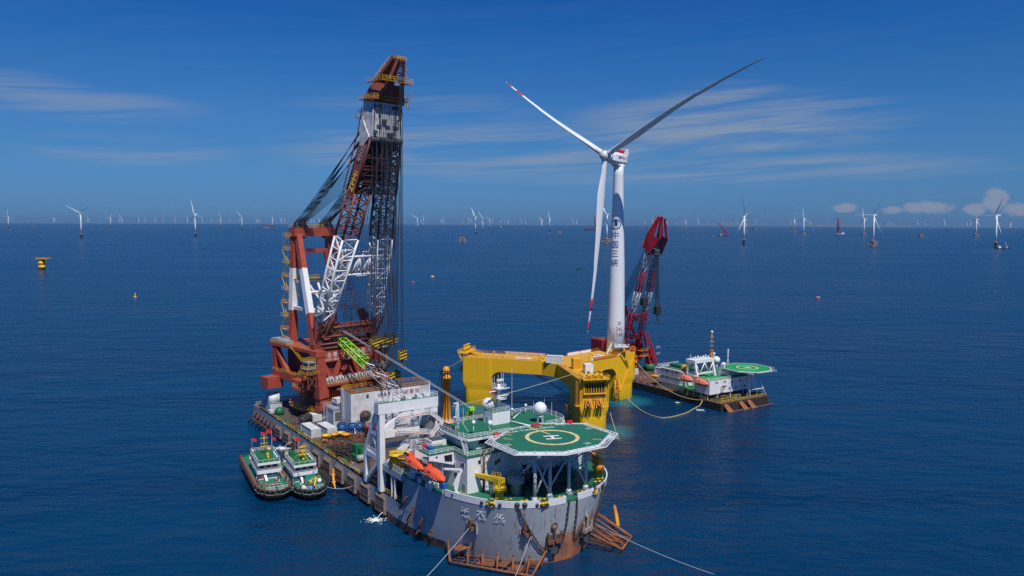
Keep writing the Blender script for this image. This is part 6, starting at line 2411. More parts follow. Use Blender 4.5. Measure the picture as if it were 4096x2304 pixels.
mb.box(-26, -14.5, 8.2, 29.2, 5.6, 9.4)
mb.m = 1
mb.box(-25.9, -14.6, 8.3, 29.1, 9.4, 9.44)
mb.m = 0
mb.box(-20, -11, 17, 29.4, 9.4, 13.0)
mb.m = 1
mb.box(-19.9, -11.1, 17.1, 29.3, 13.0, 13.04)
q = mb.build('deckhouse', [white, bgreen, dgrey], bg)
mb = MB()
mb.rail([(-7.1, .8, 11.2), (-7.1, 14, 11.2)], 1.1, 1.5, .06, 3).rail([(-14.4, .8, 11.2), (-7.1, .8, 11.2)], 1.1, 1.5, .06, 3)
mb.rail([(-20, 17, 13.0), (-11, 17, 13.0), (-11, 29, 13.0)], 1.1, 1.5, .06, 3)
mb.build('roof_railing', white, q)
mb = MB()
mb.rail([(-26.8, .7, 5.6), (-12, .7, 5.6)], 1.1, 1.5, .06)
mb.rail([(-26, 9, 9.44), (-16, 9, 9.44)], 1.1, 1.5, .06)
mb.build('boat_deck_railing', syel, q)
for y, z in ((9.4, 10.2), (14.0, 9.6), (19.4, 9.5), (24, 9.4), (12.6, 6.9), (16.4, 6.9), (22.4, 6.9), (4.4, 10.3)):
    for k in (0, .8):
        win('window', q, (-7.0, y + k, z), (1, 0, 0), .5, .75)
mb = MB()
mb.box(-7.0, -5.6, 7.2, 10.2, 6.0, 6.2).box(-7.0, -5.6, 7.2, 7.5, 6.2, 8.0).rail([(-5.6, 7.2, 6.2), (-5.6, 10.2, 6.2)], 1.0, 1.0, .06)
mb.m = 1
mb.cbox((-6.2, 8.8, 8.4), (1.2, 2.2, .3))
mb.build('side_platform', [white, rust], q)
# rear block with three galleries
mb = MB()
mb.box(-39.6, -24.4, 4.2, 17, 3.05, 12.0)
mb.m = 1
mb.box(-39.5, -24.5, 4.3, 16.9, 12.0, 12.05)
mb.m = 0
for z in (6.0, 9.0, 12.06):
    mb.box(-40.6, -26, 2.8, 4.2, z - .2, z).box(-40.8, -39.6, 2.8, 17, z - .2, z)
mb.m = 2
for z in (6.2, 9.2):
    mb.box(-36, -35.1, 4.15, 4.2, z, z + 2.1).box(-30, -29.1, 4.15, 4.2, z, z + 2.1)
rb = mb.build('rear_house', [dirtywhite, gdeck, grey], bg)
mb = MB()
for z in (6.0, 9.0, 12.06):
    mb.rail([(-40.7, 16.5, z), (-40.7, 2.9, z), (-26, 2.9, z)], 1.1, 1.5, .06, 3)
mb.build('gallery_railing', white, rb)
mb = MB()
mb.cbox((-33.5, 9.5, 12.9), (7, 5, 1.6))
mb.m = 1
mb.tube((-28.5, 6.2, 13.3), (-25, 8.0, 13.3), 1.3, 14)
mb.build('roof_plant', [gdeck, syel], rb)
mb = MB()
for y in (4.4, 15.4):
    mb.beam((-23.5, y, 11), (-23.0, y, 17.4), .9, .9).beam((-17.2, y, 9.4), (-19.4, y, 17.4), .9, .9)
    mb.beam((-23.5, y, 11.2), (-17.4, y, 11.2), .8, .9)
mb.box(-24, -18.6, 3.8, 16, 16.6, 18.0)
for k in range(4):
    y0, y1 = 4.4 + k * 2.75, 4.4 + (k + 1) * 2.75
    mb.tube((-18.6, y0, 12.2 if k % 2 else 16.5), (-18.6, y1, 16.5 if k % 2 else 12.2), .25, 6)
mb.box(-18.9, -18.4, 4.4, 15.4, 11.6, 12.4)
for k in range(7):
    mb.tube((-21, 5 + k * 1.6, 18), (-21, 5 + k * 1.6, 19.0 + (k % 3) * .3), .22, 6)
mb.build('funnel_frame', white, bg)
# helideck
HB = (-6.3, 23.3)
o8 = [(HB[0] + 10.6 * math.cos(R_(22.5 + 45 * i - 3)), HB[1] + 10.6 * math.sin(R_(22.5 + 45 * i - 3))) for i in range(8)]
mb = MB()
mb.prism(o8, 14.5, 15.0)
mb.m = 1
mb.prism([(HB[0] + (x - HB[0]) * .97, HB[1] + (y - HB[1]) * .97) for x, y in o8], 15.0, 15.01)
h2 = mb.build('helideck', [white, bgreen], bg)
vs, fs = [], []
for i in range(48):
    w = 2 * math.pi * i / 48
    for r in (4.0, 4.7):
        vs.append((HB[0] + r * math.cos(w), HB[1] + r * math.sin(w), 15.02))
for i in range(48):
    j = (i + 1) % 48
    fs.append((2 * i, 2 * i + 1, 2 * j + 1, 2 * j))
mb = MB()
mb.add(vs, fs)
mb.build('landing_circle', cream, h2)
mb = MB(basis((HB[0], HB[1], 15.0), (.80, -.6, 0), (.6, .80, 0)))
mb.box(-1.3, -.75, -1.6, 1.6, .02, .03).box(.75, 1.3, -1.6, 1.6, .02, .03).box(-.75, .75, -.3, .3, .02, .03)
mb.build('landing_letter', white, h2)
mb = MB()
for i in range(8):
    j = (i + 1) % 8
    P = [Vector((HB[0] + (o8[k][0] - HB[0]) * s, HB[1] + (o8[k][1] - HB[1]) * s, z)) for k in (i, j) for s, z in ((1.01, 14.7), (1.14, 14.9))]
    mb.tube(P[1], P[3], .09).tube(P[0], P[2], .09)
    for k in range(8):
        mb.tube(P[0].lerp(P[2], k / 8), P[1].lerp(P[3], k / 8), .05)
mb.build('safety_net', silver, h2)
mb = MB()
for (x0, y0), (x1, y1) in (((-1.2, 19.4), (-3.4, 21.0)), ((.2, 27.8), (-2.4, 26.0)), ((-4.6, 22.0), (-4.2, 21.4)), ((-4.6, 26.8), (-4.2, 26.2))):
    mb.tube((x0, y0, 3.05), (x1, y1, 12.8), .28, 8)
    mb.tube((x1, y1, 12.4), (x1 + 3, y1 + (3 if y1 > 23.5 else -3), 14.5), .2, 6).tube((x1, y1, 12.4), (x1 - 2, y1, 14.5), .2, 6)
mb.tube((-1.9, 20, 6.4), (-.7, 27.3, 6.4), .2, 6)
for y in (16, 20, 24, 28, 31):
    mb.box(-15, 3, y - .12, y + .12, 14.0, 14.5)
for y in (17, 29):
    mb.tube((-12, y, 13), (-8, y, 14.5), .2, 6)
mb.build('helideck_leg', white, h2)
mb = MB()
mb.truss((-27.5, 24, 9.4), (-27.5, 24, 19.0), 2.2, .6, 2.2, .6, (1, 0, 0), 5, .16, .1, (0, 1, 0))
mb.tube((-27.5, 24, 19), (-27.5, 24, 27.5), .22, 6)
for z, w in ((19.5, 1.4), (21.6, 1.2), (23.5, 1.6), (25.5, 1.0)):
    mb.tube((-27.5, 24 - w, z), (-27.5, 24 + w, z), .12).tube((-27.5 - w, 24, z), (-27.5 + w, 24, z), .12).cbox((-27.5, 24, z), (1.2, 1.2, .12))
mb.m = 1
mb.sphere((-27.5, 24, 28), .6, 10, 8)
mb.build('signal_mast', [oyel, white], bg)
for x, y, z, r in ((-24, 23.5, 15.6, 1.7), (-18.5, 22.0, 14.4, 1.2), (-25, 23, 18.4, .6)):
    mb = MB()
    mb.sphere((x, y, z), r, 16, 12)
    mb.tube((x, y, z - r - 2.0), (x, y, z - r * .8), r * .4, 8)
    mb.build('radome', white, bg)
mb = MB()
mb.tube((-16.5, 22.5, 13), (-16.5, 22.5, 21.8), .14, 6)
for s in (-1, 1):
    mb.tube((-16.5, 22.5 + s * 1.2, 13), (-16.5, 22.5, 18), .1)
for z, w in ((19, .8), (20.4, .6), (21.6, .9)):
    mb.tube((-16.5, 22.5 - w, z), (-16.5, 22.5 + w, z), .08)
mb.tube((-30, 13, 12), (-30, 13, 18.6), .12).tube((-30, 12.4, 17.4), (-30, 13.8, 17.4), .08)
mb.build('antenna_mast', white, bg)
for (x, lean) in ((-22.5, 0), (-15.6, 0), (-14.6, 0), (-7.6, 0)):
    mb = MB()
    mb.beam((x, 1.0, 5.6), (x, 1.6, 8.6), .5, .5).beam((x, 1.6, 8.6), (x, .2, 12.4), .5, .45).beam((x, 3.4, 5.6), (x, 1.0, 10.5), .35, .35)
    mb.build('davit', white, bg)
lifeboat('lifeboat', -19.6, 'faded salmon lifeboat hanging nearest the crimson crane on the black barge', 'lifeboats on the black barge', BARGE, BA, .0, 9.4, 7.6, sorange)
lifeboat('lifeboat', -11.2, 'faded salmon lifeboat hanging by the corner of the barge white quarters', 'lifeboats on the black barge', BARGE, BA, .0, 9.2, 8.2, sorange)
mb = MB()
for k in range(9):
    mb.cbox((-57 + k * 2.2 + (k % 2), .9, 3.4), (.6, .6, .8))
for x, y in ((-4, 8), (-3, 12), (-4.5, 16), (-3, 20), (-3.6, 25), (-6, 4), (-2.4, 28)):
    mb.tube((x, y - .9, 3.9), (x, y + .9, 3.9), .75, 10)
    mb.cbox((x, y, 3.4), (1.6, 2.4, .7))
mb.build('deck_winch', dgrey, bg)
# crimson crane on the barge -------------------------------------------------
CC = (-74.0, 15.0)
mb = MB()
mb.lathe([(5.6, 3.05), (5.4, 8.4), (6.4, 8.6), (6.4, 9.6)], (CC[0], CC[1], 0), 24)
mb.box(CC[0] - 13, CC[0] + 5, CC[1] - 5.4, CC[1] + 5.4, 9.6, 11.0)
mb.box(CC[0] - 12, CC[0] + 1, CC[1] - 4.8, CC[1] + 4.8, 11.0, 17.6)
mb.box(CC[0] - 22, CC[0] - 13.2, CC[1] - 6.0, CC[1] + 2, 3.05, 17.4)
for s in (-1, 1):
    mb.slab([(CC[0] - 2, CC[1] + s * 4.8, 11), (CC[0] + 5.6, CC[1] + s * 4.8, 11), (CC[0] + 3.6, CC[1] + s * 4.8, 19.5), (CC[0] + .5, CC[1] + s * 4.8, 19.5)], (0, 1.4 * s, 0))
pc_ = mb.build('crane_base', crim, bg)
mb = MB()
for x, y, z in ((CC[0] + 5.8, CC[1] + 4, 14.2), (CC[0] + 5.8, CC[1] + 4, 11.4)):
    mb.box(x - 1, x + 1.4, y - 2, y + 3, z - .2, z).rail([(x + 1.4, y - 2, z), (x + 1.4, y + 3, z)], 1.1, 1.1, .07)
mb.rail([(CC[0] - 21.8, CC[1] - 5.8, 17.4), (CC[0] - 13.4, CC[1] - 5.8, 17.4), (CC[0] - 13.4, CC[1] + 1.8, 17.4)], 1.1, 1.4, .08)
mb.build('crane_railing', oyel, pc_)
text('lettering', '安全第一', 1.2, basis((CC[0] + 5.2, CC[1] + 6.3, 14.0), (-1, 0, 0), (0, 0, 1)), mat('letter_pink', (.6, .25, .3), .6), pc_, .01)
BQ = lambda z: CC[0] + 3.0 + .30 * (z - 19.5)
mb = MB()
for s in (-1, 1):
    for z0, z1, mi in ((22, 34, 0), (34, 44, 1), (44, 54, 0), (54, 65, 1)):
        mb.m = mi
        qa, qb = 4.9 - (z0 - 22) * .055, 4.9 - (z1 - 22) * .055
        mb.truss((BQ(z0), CC[1] + s * qa, z0), (BQ(z1), CC[1] + s * qb, z1), 2.0, 2.0, 2.2, 2.2, (0, 1, 0), 5, .24, .14, (1, 0, -.3))
    mb.m = 0
    mb.beam((BQ(19.4), CC[1] + s * 4.9, 19.0), (BQ(22.4), CC[1] + s * 4.9, 22.4), 1.6, 1.6)
mb.m = 0
mb.truss((BQ(31), CC[1] - 5.2, 31), (BQ(31), CC[1] + 5.2, 31), 2.6, 2.6, 2.0, 2.0, (.3, 0, 1), 6, .22, .14, (1, 0, 0))
mb.truss((BQ(21), CC[1] - 5.2, 21), (BQ(21), CC[1] + 5.2, 21), 1.8, 1.8, 2.0, 2.0, (.3, 0, 1), 6, .22, .14, (1, 0, 0))
b2 = mb.build('boom', [crim, silver], bg)
mb = MB()
r1 = [(BQ(64) - 2.4, CC[1] - 4.0, 65.6), (BQ(64) + 1.6, CC[1] - 4.0, 63.4), (BQ(64) + 1.6, CC[1] + 4.0, 63.4), (BQ(64) - 2.4, CC[1] + 4.0, 65.6)]
r2 = [(BQ(70) - 1.8, CC[1] - 3.4, 72.5), (BQ(72) + 4.4, CC[1] - 2.4, 70.2), (BQ(72) + 4.4, CC[1] + 2.4, 70.2), (BQ(70) - 1.8, CC[1] + 3.4, 72.5)]
r3 = [(CC[0] + 21.0, CC[1] - .9, 80.6), (CC[0] + 23.0, CC[1] - .9, 79.6), (CC[0] + 23.0, CC[1] + .9, 79.6), (CC[0] + 21.0, CC[1] + .9, 80.6)]
for A, B2 in ((r1, r2), (r2, r3)):
    for i in range(4):
        mb.beam(A[i], B2[i], .9, .9)
    mb.slab([A[0], A[1], B2[1], B2[0]] if A is r1 else [A[0], Vector(A[0]).lerp(Vector(A[1]), .5), Vector(B2[0]).lerp(Vector(B2[1]), .5), B2[0]], (0, .2, 0))
    mb.slab([A[2], A[3], B2[3], B2[2]] if A is r1 else [Vector(A[2]).lerp(Vector(A[3]), .5), A[3], B2[3], Vector(B2[2]).lerp(Vector(B2[3]), .5)], (0, -.2, 0))
mb.m = 1
for k in range(7):
    mb.tube((BQ(64) + 1.4, CC[1] - 3.2 + k, 64), (BQ(64) + 1.4, CC[1] - 2.8 + k, 64), 1.2, 10)
mb.beam(r1[1], r1[2], 1.2, 2.0)
mb.m = 2
for f in range(8):
    a = Vector(r1[0]).lerp(Vector(r3[0]), f / 8) + Vector((-.6, -.3, .9))
    b = Vector(r1[0]).lerp(Vector(r3[0]), (f + 1) / 8) + Vector((-.6, -.3, .9))
    mb.rail([a, b], 1.1, 1.0, .07)
mb.build('boom_head', [crim, dgrey, oyel], b2)
mb = MB()
for s in (-1, 1):
    mb.beam((CC[0] + .5, CC[1] + s * 4.6, 19.4), (CC[0] - 6.0, CC[1] + s * 3.0, 35.0), 1.1, 1.1)
    mb.beam((CC[0] - 11.5, CC[1] + s * 4.6, 11), (CC[0] - 6.0, CC[1] + s * 3.0, 35.0), 1.0, 1.0)
mb.beam((CC[0] - 6, CC[1] - 3.4, 35), (CC[0] - 6, CC[1] + 3.4, 35), 1.2, 1.2)
mb.beam((CC[0] - 1.5, CC[1] - 4, 24.4), (CC[0] - 1.5, CC[1] + 4, 24.4), .8, .8)
mb.rail([(CC[0] - 7.4, CC[1] - 3.8, 36), (CC[0] - 5, CC[1] - 3.8, 36)], 1.4, .8, .1, 3)
mb.build('a_frame', [crim], bg)
mb = MB()
for k in range(12):
    y = CC[1] - 2.8 + k * .5
    mb.tube((CC[0] - 6, y, 36), (BQ(64) - 2.2, y, 65.4), .07)
    mb.tube((BQ(64) + 2.0, CC[1] - 2.4 + k * .42, 63.5), (CC[0] + 15.0, CC[1] + 3.0 + k * .22, 41) if k % 2 else (CC[0] + 6, CC[1] + (k - 6) * .4, 22), .07)
    mb.tube((CC[0] + 18.4, CC[1] - 1.2 + k * .22, 70.4), (CC[0] + 17.4, CC[1] + 1.4 + k * .25, 36), .055)
mb.build('rigging', rope, b2)


def bhook(x, y, z, h, label):
    r = on_ship('crane_hook', x, y, z, 0, label, 'crane hook', None, BARGE, BA)
    mb = MB()
    mb.box(-1.1, 1.1, -1.6, 1.6, -h, 0)
    for k in (-1, 0, 1):
        mb.tube((0, k - .2, .2), (0, k + .2, .2), 1.0, 10)
    b = mb.build('block', [black], r)
    mb = MB()
    mb.tube((0, 0, -h), (0, 0, -h - 3.4), .35, 6).tube((0, -.6, -h - 3.4), (0, .6, -h - 4.4), .3, 6).tube((.5, .8, -h), (.5, .8, -h - 5), .08)
    mb.build('hook', [dgrey], r)


bhook(CC[0] + 17.4, CC[1] + 2.8, 37.0, 3.4, 'dark hook block hanging outside the crimson boom of the black barge')
bhook(CC[0] + 14.6, CC[1] + .6 - 4, 41.0, 3.0, 'dark hook block hanging in front of the lattice of the crimson boom')
# stowed boom rest and green machinery behind
mb = MB()
mb.lathe([(3.0, 3.05), (2.8, 6.6)], (-70, 26.2, 0), 14)
mb.m = 1
mb.slab([(-72, 24.6, 6.6), (-68.6, 24.6, 6.6), (-69.6, 24.6, 14.6), (-71.2, 24.6, 14.6)], (0, 4.0, 0))
for s in (0, 5.0):
    mb.beam((-66.6, 23.0 + s, 6.8), (-68.6, 20.6 + s * .45, 22.6), .6, .9)
for f in (.3, .5, .7, .88):
    a, b = Vector((-66.6, 23.0, 6.8)).lerp(Vector((-68.6, 20.6, 22.6)), f), Vector((-66.6, 28.0, 6.8)).lerp(Vector((-68.6, 22.85, 22.6)), f)
    mb.beam(a, b, .5, .5)
mb.m = 2
mb.rail([(-67.8, 28.6, 14.2), (-67.8, 31, 14.2), (-70, 31, 14.2)], 1.1, 1.0, .08, 3).rail([(-67.8, 28.6, 11), (-67.8, 31, 11)], 1.1, 1.0, .08, 3)
mb.build('auxiliary_crane', [tgreen, crim, silver], bg)
container(-67.5, 12.0, 3.06, 5.5, 3.0, 2.8, 5, dirtywhite, 'scuffed cream container on the barge deck beside the workers', M=BARGE, ang=BA, grp=None)
container(-57.5, 24.0, 3.06, 9, 3.6, 3.4, 0, white, 'white cabin on the barge deck behind the green crane foot', M=BARGE, ang=BA, grp=None, cat='cabin')
r = on_ship('life_raft', -55, 15.5, 3.06, 30, 'small orange yellow raft lying on the barge deck', 'raft', None, BARGE, BA)
mb = MB()
mb.loft([[(x, 1.1 * s * math.cos(w), .7 + .7 * s * math.sin(w)) for w in [k * math.pi / 5 for k in range(10)]] for x, s in ((-2, .3), (-1.5, .9), (0, 1), (1.5, .9), (2, .3))])
mb.build('body', [oyel], r)


# ================================================================== PEOPLE
def person_mesh(pose):
    """one continuous skinned body, about 1.72 m; materials by height: workwear, skin, boots"""
    J = {'pel': (0, 0, .95), 'che': (.02, 0, 1.30), 'nec': (.02, 0, 1.48), 'hea': (.04, 0, 1.60), 'top': (.03, 0, 1.72)}
    R = {'pel': .15, 'che': .17, 'nec': .06, 'hea': .095, 'top': .07}
    E = [('pel', 'che'), ('che', 'nec'), ('nec', 'hea'), ('hea', 'top')]
    for s, n in ((-1, 'l'), (1, 'r')):
        k = pose
        arm = {'stand': ((.0, .27, 1.15), (.1, .26, .92)), 'reach': ((.22, .24, 1.22), (.48, .16, 1.25)), 'wave': ((.1, .36, 1.2), (.3, .45, 1.35))}[k]
        leg = {'stand': ((.02, .10, .50), (0, .12, .06)), 'reach': ((.06 * s + .03, .11, .50), (.16 * s, .13, .06)), 'wave': ((.02, .14, .5), (0, .19, .06))}[k]
        J.update({'sh' + n: (.02, s * .19, 1.42), 'el' + n: (arm[0][0], s * arm[0][1], arm[0][2]), 'ha' + n: (arm[1][0], s * arm[1][1], arm[1][2]),
                  'hi' + n: (0, s * .09, .88), 'kn' + n: (leg[0][0], s * leg[0][1], leg[0][2]), 'an' + n: (leg[1][0], s * leg[1][1], leg[1][2]), 'to' + n: (leg[1][0] + .14, s * leg[1][1], .04)})
        R.update({'sh' + n: .075, 'el' + n: .052, 'ha' + n: .042, 'hi' + n: .095, 'kn' + n: .065, 'an' + n: .05, 'to' + n: .04})
        E += [('che', 'sh' + n), ('sh' + n, 'el' + n), ('el' + n, 'ha' + n), ('pel', 'hi' + n), ('hi' + n, 'kn' + n), ('kn' + n, 'an' + n), ('an' + n, 'to' + n)]
    ks = list(J)
    me = bpy.data.meshes.new('body')
    me.from_pydata([J[k] for k in ks], [(ks.index(a), ks.index(b)) for a, b in E], [])
    o = bpy.data.objects.new('body_tmp', me)
    COL.objects.link(o)
    md_ = o.modifiers.new('skin', 'SKIN')
    for i, k in enumerate(ks):
        me.skin_vertices[0].data[i].radius = (R[k], R[k])
    me.skin_vertices[0].data[0].use_root = True
    sb_ = o.modifiers.new('sub', 'SUBSURF')
    sb_.levels = sb_.render_levels = 1
    dg = bpy.context.evaluated_depsgraph_get()
    m2 = bpy.data.meshes.new_from_object(o.evaluated_get(dg))
    bpy.data.objects.remove(o)
    m2.name = 'body'
    return m2


PM = {p: person_mesh(p) for p in ('stand', 'reach', 'wave')}
hatm = MB()
hatm.lathe([(.15, 0), (.125, .02), (.12, .07), (.08, .13), (.02, .15)], (.035, 0, 1.64), 10)
HAT = hatm.build('hard_hat_src', white).data
for o_ in list(bpy.data.objects):
    if o_.name == 'hard_hat_src':
        bpy.data.objects.remove(o_)


def person(p, rz, pose, top_, legs, hat, label, group):
    me = PM[pose].copy()
    me.materials.clear()
    for m in (top_, legs, skin, black):
        me.materials.append(m)
    for q in me.polygons:
        c = q.center
        q.material_index = 2 if (c.z > 1.50 or (abs(c.y) > .12 and Vector((c.x, c.y, c.z)).z < 1.38 and math.hypot(c.x, abs(c.y)) > .40 and c.z > .85) or (.84 < c.z < .95 and abs(c.y) > .2)) else (3 if c.z < .12 else (1 if c.z < .9 else 0))
        q.use_smooth = True
    r = tag(bpy.data.objects.new('person', me), label, 'person', group)
    COL.objects.link(r)
    r.location = p
    r.rotation_euler = (0, 0, R_(rz))
    if hat:
        h = bpy.data.objects.new('hard_hat', HAT.copy())
        h.data.materials.clear()
        h.data.materials.append(hat)
        COL.objects.link(h)
        h.parent = r
    return r


# ================================================================== TUGS
TUGS = {1: frame((SHIP @ Vector((6.8, -42.1, 0))).xy, -62.5), 2: frame((SHIP @ Vector((14.4, -34.0, 0))).xy, -61.0)}


def tug(k, label, stern, bowx, hb, wheel, red_top, boxes):
    T = TUGS[k]
    ang = {1: -62.5, 2: -61.0}[k]
    root = empty('tug', T.translation, R_(ang))
    tag(root, label, 'tug', 'tugs alongside the crane ship')
    DK = 2.6
    straight = bowx - 8.5

    def ring(z, k_, n=16):
        b = hb * k_
        bl = bowx - (1 - k_) * 5.5
        pts = [(stern + .9 * (1 - k_) * 4, -b * .92, z), (stern + 1.5, -b, z)]
        for i in range(n + 1):
            w = math.pi * (i / n - .5)
            pts.append((straight + (bl - straight) * abs(math.cos(w)) ** .72, b * math.sin(w), z))
        return pts + [(stern + 1.5, b, z), (stern + .9 * (1 - k_) * 4, b * .92, z)]

    mb = MB()
    rr = [ring(-1, .55), ring(0, .72), ring(.6, .82), ring(1.4, .93), ring(2.2, 1.0), ring(DK + .75, 1.03)]
    mb.m = 1
    mb.loft(rr[:3], caps=False)
    mb.m = 0
    mb.loft(rr[2:5], caps=False)
    mb.m = 2
    mb.loft(rr[4:], caps=False)
    inn = [(p[0] * 1 - (.25 if p[0] > straight else 0), p[1] * .955, p[2]) for p in rr[-1]]
    inb = [(x, y, DK) for x, y, z in inn]
    mb.m = 3
    mb.loft([rr[-1], inn], caps=False, smooth=False)
    mb.m = 0
    mb.loft([inn, inb], caps=False)
    hull_ = mb.build('hull', [tgreen, dred, tgreen, redp if red_top else tgreen], root)
    mb = MB()
    mb.prism([(x, y * .99) for x, y, z in inb], DK - .06, DK)
    mb.build('deck', tdeck, root)
    # tyre fenders
    cnt = 11
    for i in range(cnt):
        w = math.pi * ((i + .5) / cnt - .5) * .98
        c = Vector((straight + (bowx + .35 - straight) * abs(math.cos(w)) ** .72, (hb + .3) * math.sin(w), DK - .1))
        nn = Vector((math.cos(w) * .8 + .1, math.sin(w), 0)).normalized()
        mb = MB()
        mb.torus(c, nn, .72, .33, 14, 7)
        mb.build('tyre_fender', black, hull_)
    mb = MB()
    for s in (-1, 1):
        n = int((straight - stern) / 1.0)
        for i in range(n):
            mb.torus((stern + 1 + i * 1.0, s * (hb + .25), DK - .3 - (i % 2) * .2), (.25, s, 0), .5, .22, 10, 5)
        mb.tube((stern + 1, s * (hb + .12), DK + .25), (straight, s * (hb + .12), DK + .25), .2, 6)
    f_ = mb.build('side_fender_row', mat('worn_rubber', (.05, .05, .048), .8, dirt=.6, dcol=(.12, .11, .10), scale=1.5), hull_)
    f_['kind'] = 'stuff'
    mb = MB()
    for i in range(4):
        P = []
        for j in range(9):
            w = math.pi * (((i * 2.4 + j * .3 + .5) / cnt) - .5)
            P.append((straight + (bowx + .75 - straight) * abs(math.cos(w)) ** .72, (hb + .65) * math.sin(w), DK - .1 - .35 * math.sin(j / 8 * math.pi)))
        mb.path(P, .045, 4)
    mb.build('fender_lashing', wrope, hull_)
    # house
    hl = {1: 12.3, 2: 11.0}[k]
    mb = MB()
    mb.box(-hl, 0, -3.0, 3.0, DK, 5.0)
    mb.m = 1
    mb.box(.005, .05, -2.95, 2.95, DK, DK + .9)
    mb.m = 0
    hs = mb.build('deckhouse', [pblue, white], root)
    mb = MB()
    mb.prism([(-hl - 2.2, -3.5), (.7, -3.5), (1.1, -3.1), (1.1, 3.1), (.7, 3.5), (-hl - 2.2, 3.5)], 4.75, 5.0)
    for a, b in (((-4, -3.5), (.7, -3.5)), ((.7, -3.5), (1.1, -3.1)), ((1.1, -3.1), (1.1, 3.1)), ((1.1, 3.1), (.7, 3.5)), ((.7, 3.5), (-4, 3.5))):
        mb.beam((a[0], a[1], 5.15), (b[0], b[1], 5.15), .1, 1.05)
    mb.build('bridge_deck', [white], hs)
    mb = MB()
    mb.rail([(-hl - 2, -3.45, 5.0), (-4, -3.45, 5.0)], 1.1, 1.3, .05, 3).rail([(-hl - 2, 3.45, 5.0), (-4, 3.45, 5.0)], 1.1, 1.3, .05, 3)
    mb.rail([(-4, -3.45, 5.66), (.7, -3.45, 5.66), (1.05, -3.1, 5.66), (1.05, 3.1, 5.66), (.7, 3.45, 5.66), (-4, 3.45, 5.66)], .3, 1.6, .045, 1)
    mb.build('railing', white, hs)
    mb = MB()
    mb.box(-hl + 1.0, -.7, -2.75, 2.75, 5.0, 7.1)
    whl = mb.build('wheelhouse', pblue, root)
    for i in range(3):
        win('window', whl, (-.7, -1.8 + i * 1.8, 6.25), (1, 0, -.12), 1.35, .85, pblue)
        win('window', hs, (.0, -1.7 + i * 1.8, 4.15), (1, 0, 0), 1.1, .75, pblue)
    for i in range(3):
        win('window', whl, (-2.4 - i * 2.2, -2.75, 6.25), (0, -1, 0), 1.3, .8, pblue)
    mb = MB()
    mb.box(-hl - .1, .45, -3.25, 3.25, 6.95, 7.65)
    mb.m = 1
    mb.box(-hl, .35, -3.15, 3.15, 7.65, 7.68)
    rf = mb.build('wheelhouse_roof', [white, tgreen], root)
    mb = MB()
    mb.rail([(.3, -3.1, 7.68), (.3, 3.1, 7.68)], .8, 1.5, .045, 1)
    mb.rail([(.3, 3.1, 7.68), (-hl, 3.1, 7.68), (-hl, -3.1, 7.68), (.3, -3.1, 7.68)], 1.1, 1.3, .05, 3)
    mb.build('roof_railing', white, rf)
    mb = MB()
    if k == 1:
        mb.tube((-8.4, .2, 7.68), (-8.4, .2, 13.4), .12, 6)
        mb.tube((-8.4, -1, 12.6), (-8.4, 1.4, 12.6), .1).tube((-8.4, -1, 11), (-8.4, 1.4, 11), .1).cbox((-8.4, .2, 10), (.4, 2.4, .2))
        mb.tube((-2.6, .3, 7.68), (-2.6, .3, 8.7), .3, 8).cbox((-3.6, .3, 8.2), (1.4, .5, 1.0)).sphere((-3.4, .3, 9.0), .45, 10, 7)
    else:
        mb.tube((-4.4, .4, 7.68), (-4.4, .4, 12), .16, 6)
        for z, w in ((9.2, 1.1), (10.3, .8), (11.4, 1.0)):
            mb.cbox((-4.4, .4, z), (.9, w * 2, .12)).tube((-4.4, .4 - w, z), (-4.4, .4 + w, z + .3), .08)
        mb.tube((-4.4, .4, 11), (-6.5, 2, 7.7), .08).tube((-4.4, .4, 11), (-6.5, -1.4, 7.7), .08).tube((-4.4, .4, 10), (-2.6, 1.6, 7.7), .08)
        mb.sphere((-3.2, .4, 8.1), .4, 8, 6)
    mb.build('signal_mast', syel, rf)
    for s in (-1, 1):
        mb = MB()
        x = -hl - 1.4
        mb.lathe([(.55, 0), (.5, 2.2), (.5, 3.0)], (x, s * 2.5, 5.0), 10)
        mb.m = 1
        mb.tube((x, s * 2.5, 8.0), (x - .3, s * 2.5, 8.6), .18, 8).tube((x + .2, s * 2.5, 8.0), (x, s * 2.5, 8.5), .14, 8)
        mb.build('funnel', [syel, oxred], hs)
    mb = MB()
    for s in (-1, 1):
        mb.sphere((-hl + .5, s * 3.3, 5.9), .4, 8, 6)
        for i in range(3):
            mb.tube((-4 - i * 2.2, s * 2.9, 7.95), (-2.8 - i * 2.2, s * 2.9, 7.95), .26, 8)
    mb.build('life_raft_canister', white, rf)
    mb = MB()
    mb.rail([(bowx - 1.6, -2.8, DK), (bowx - 1.2, -.5, DK)], 1.3, 1.0, .055, 3).rail([(bowx - 1.2, .6, DK), (bowx - 1.8, 3.0, DK)], 1.3, 1.0, .055, 3)
    if k == 1:
        mb.rail([(bowx - 3.4, -1.6, DK), (bowx - 3.2, 1.8, DK)], 1.4, 1.2, .055, 2)
    mb.rail([(.4, -3.6, DK), (2.2, -3.9, DK)], 1.3, 1, .05).rail([(.4, 3.6, DK), (2.2, 3.9, DK)], 1.3, 1, .05)
    mb.beam((.2, -1.4, DK + 2.2), (2.2, -1.0, DK + .1), .7, .1)
    mb.build('deck_railing', white, root)
    mb = MB()
    for x, y in ((bowx - 3, -3.2), (bowx - 3, 3.2), (4, -3.7), (4, 3.7)):
        for e in (-.25, .25):
            mb.tube((x + e, y, DK), (x + e, y, DK + .6), .16, 8)
    mb.tube((bowx - 4.6, -1.0, DK + .6), (bowx - 4.6, 1.0, DK + .6), .5, 10)
    mb.cbox((bowx - 4.6, 0, DK + .2), (1.4, 3.0, .4))
    mb.build('mooring_gear', dgrey, root)
    return root, hs, rf


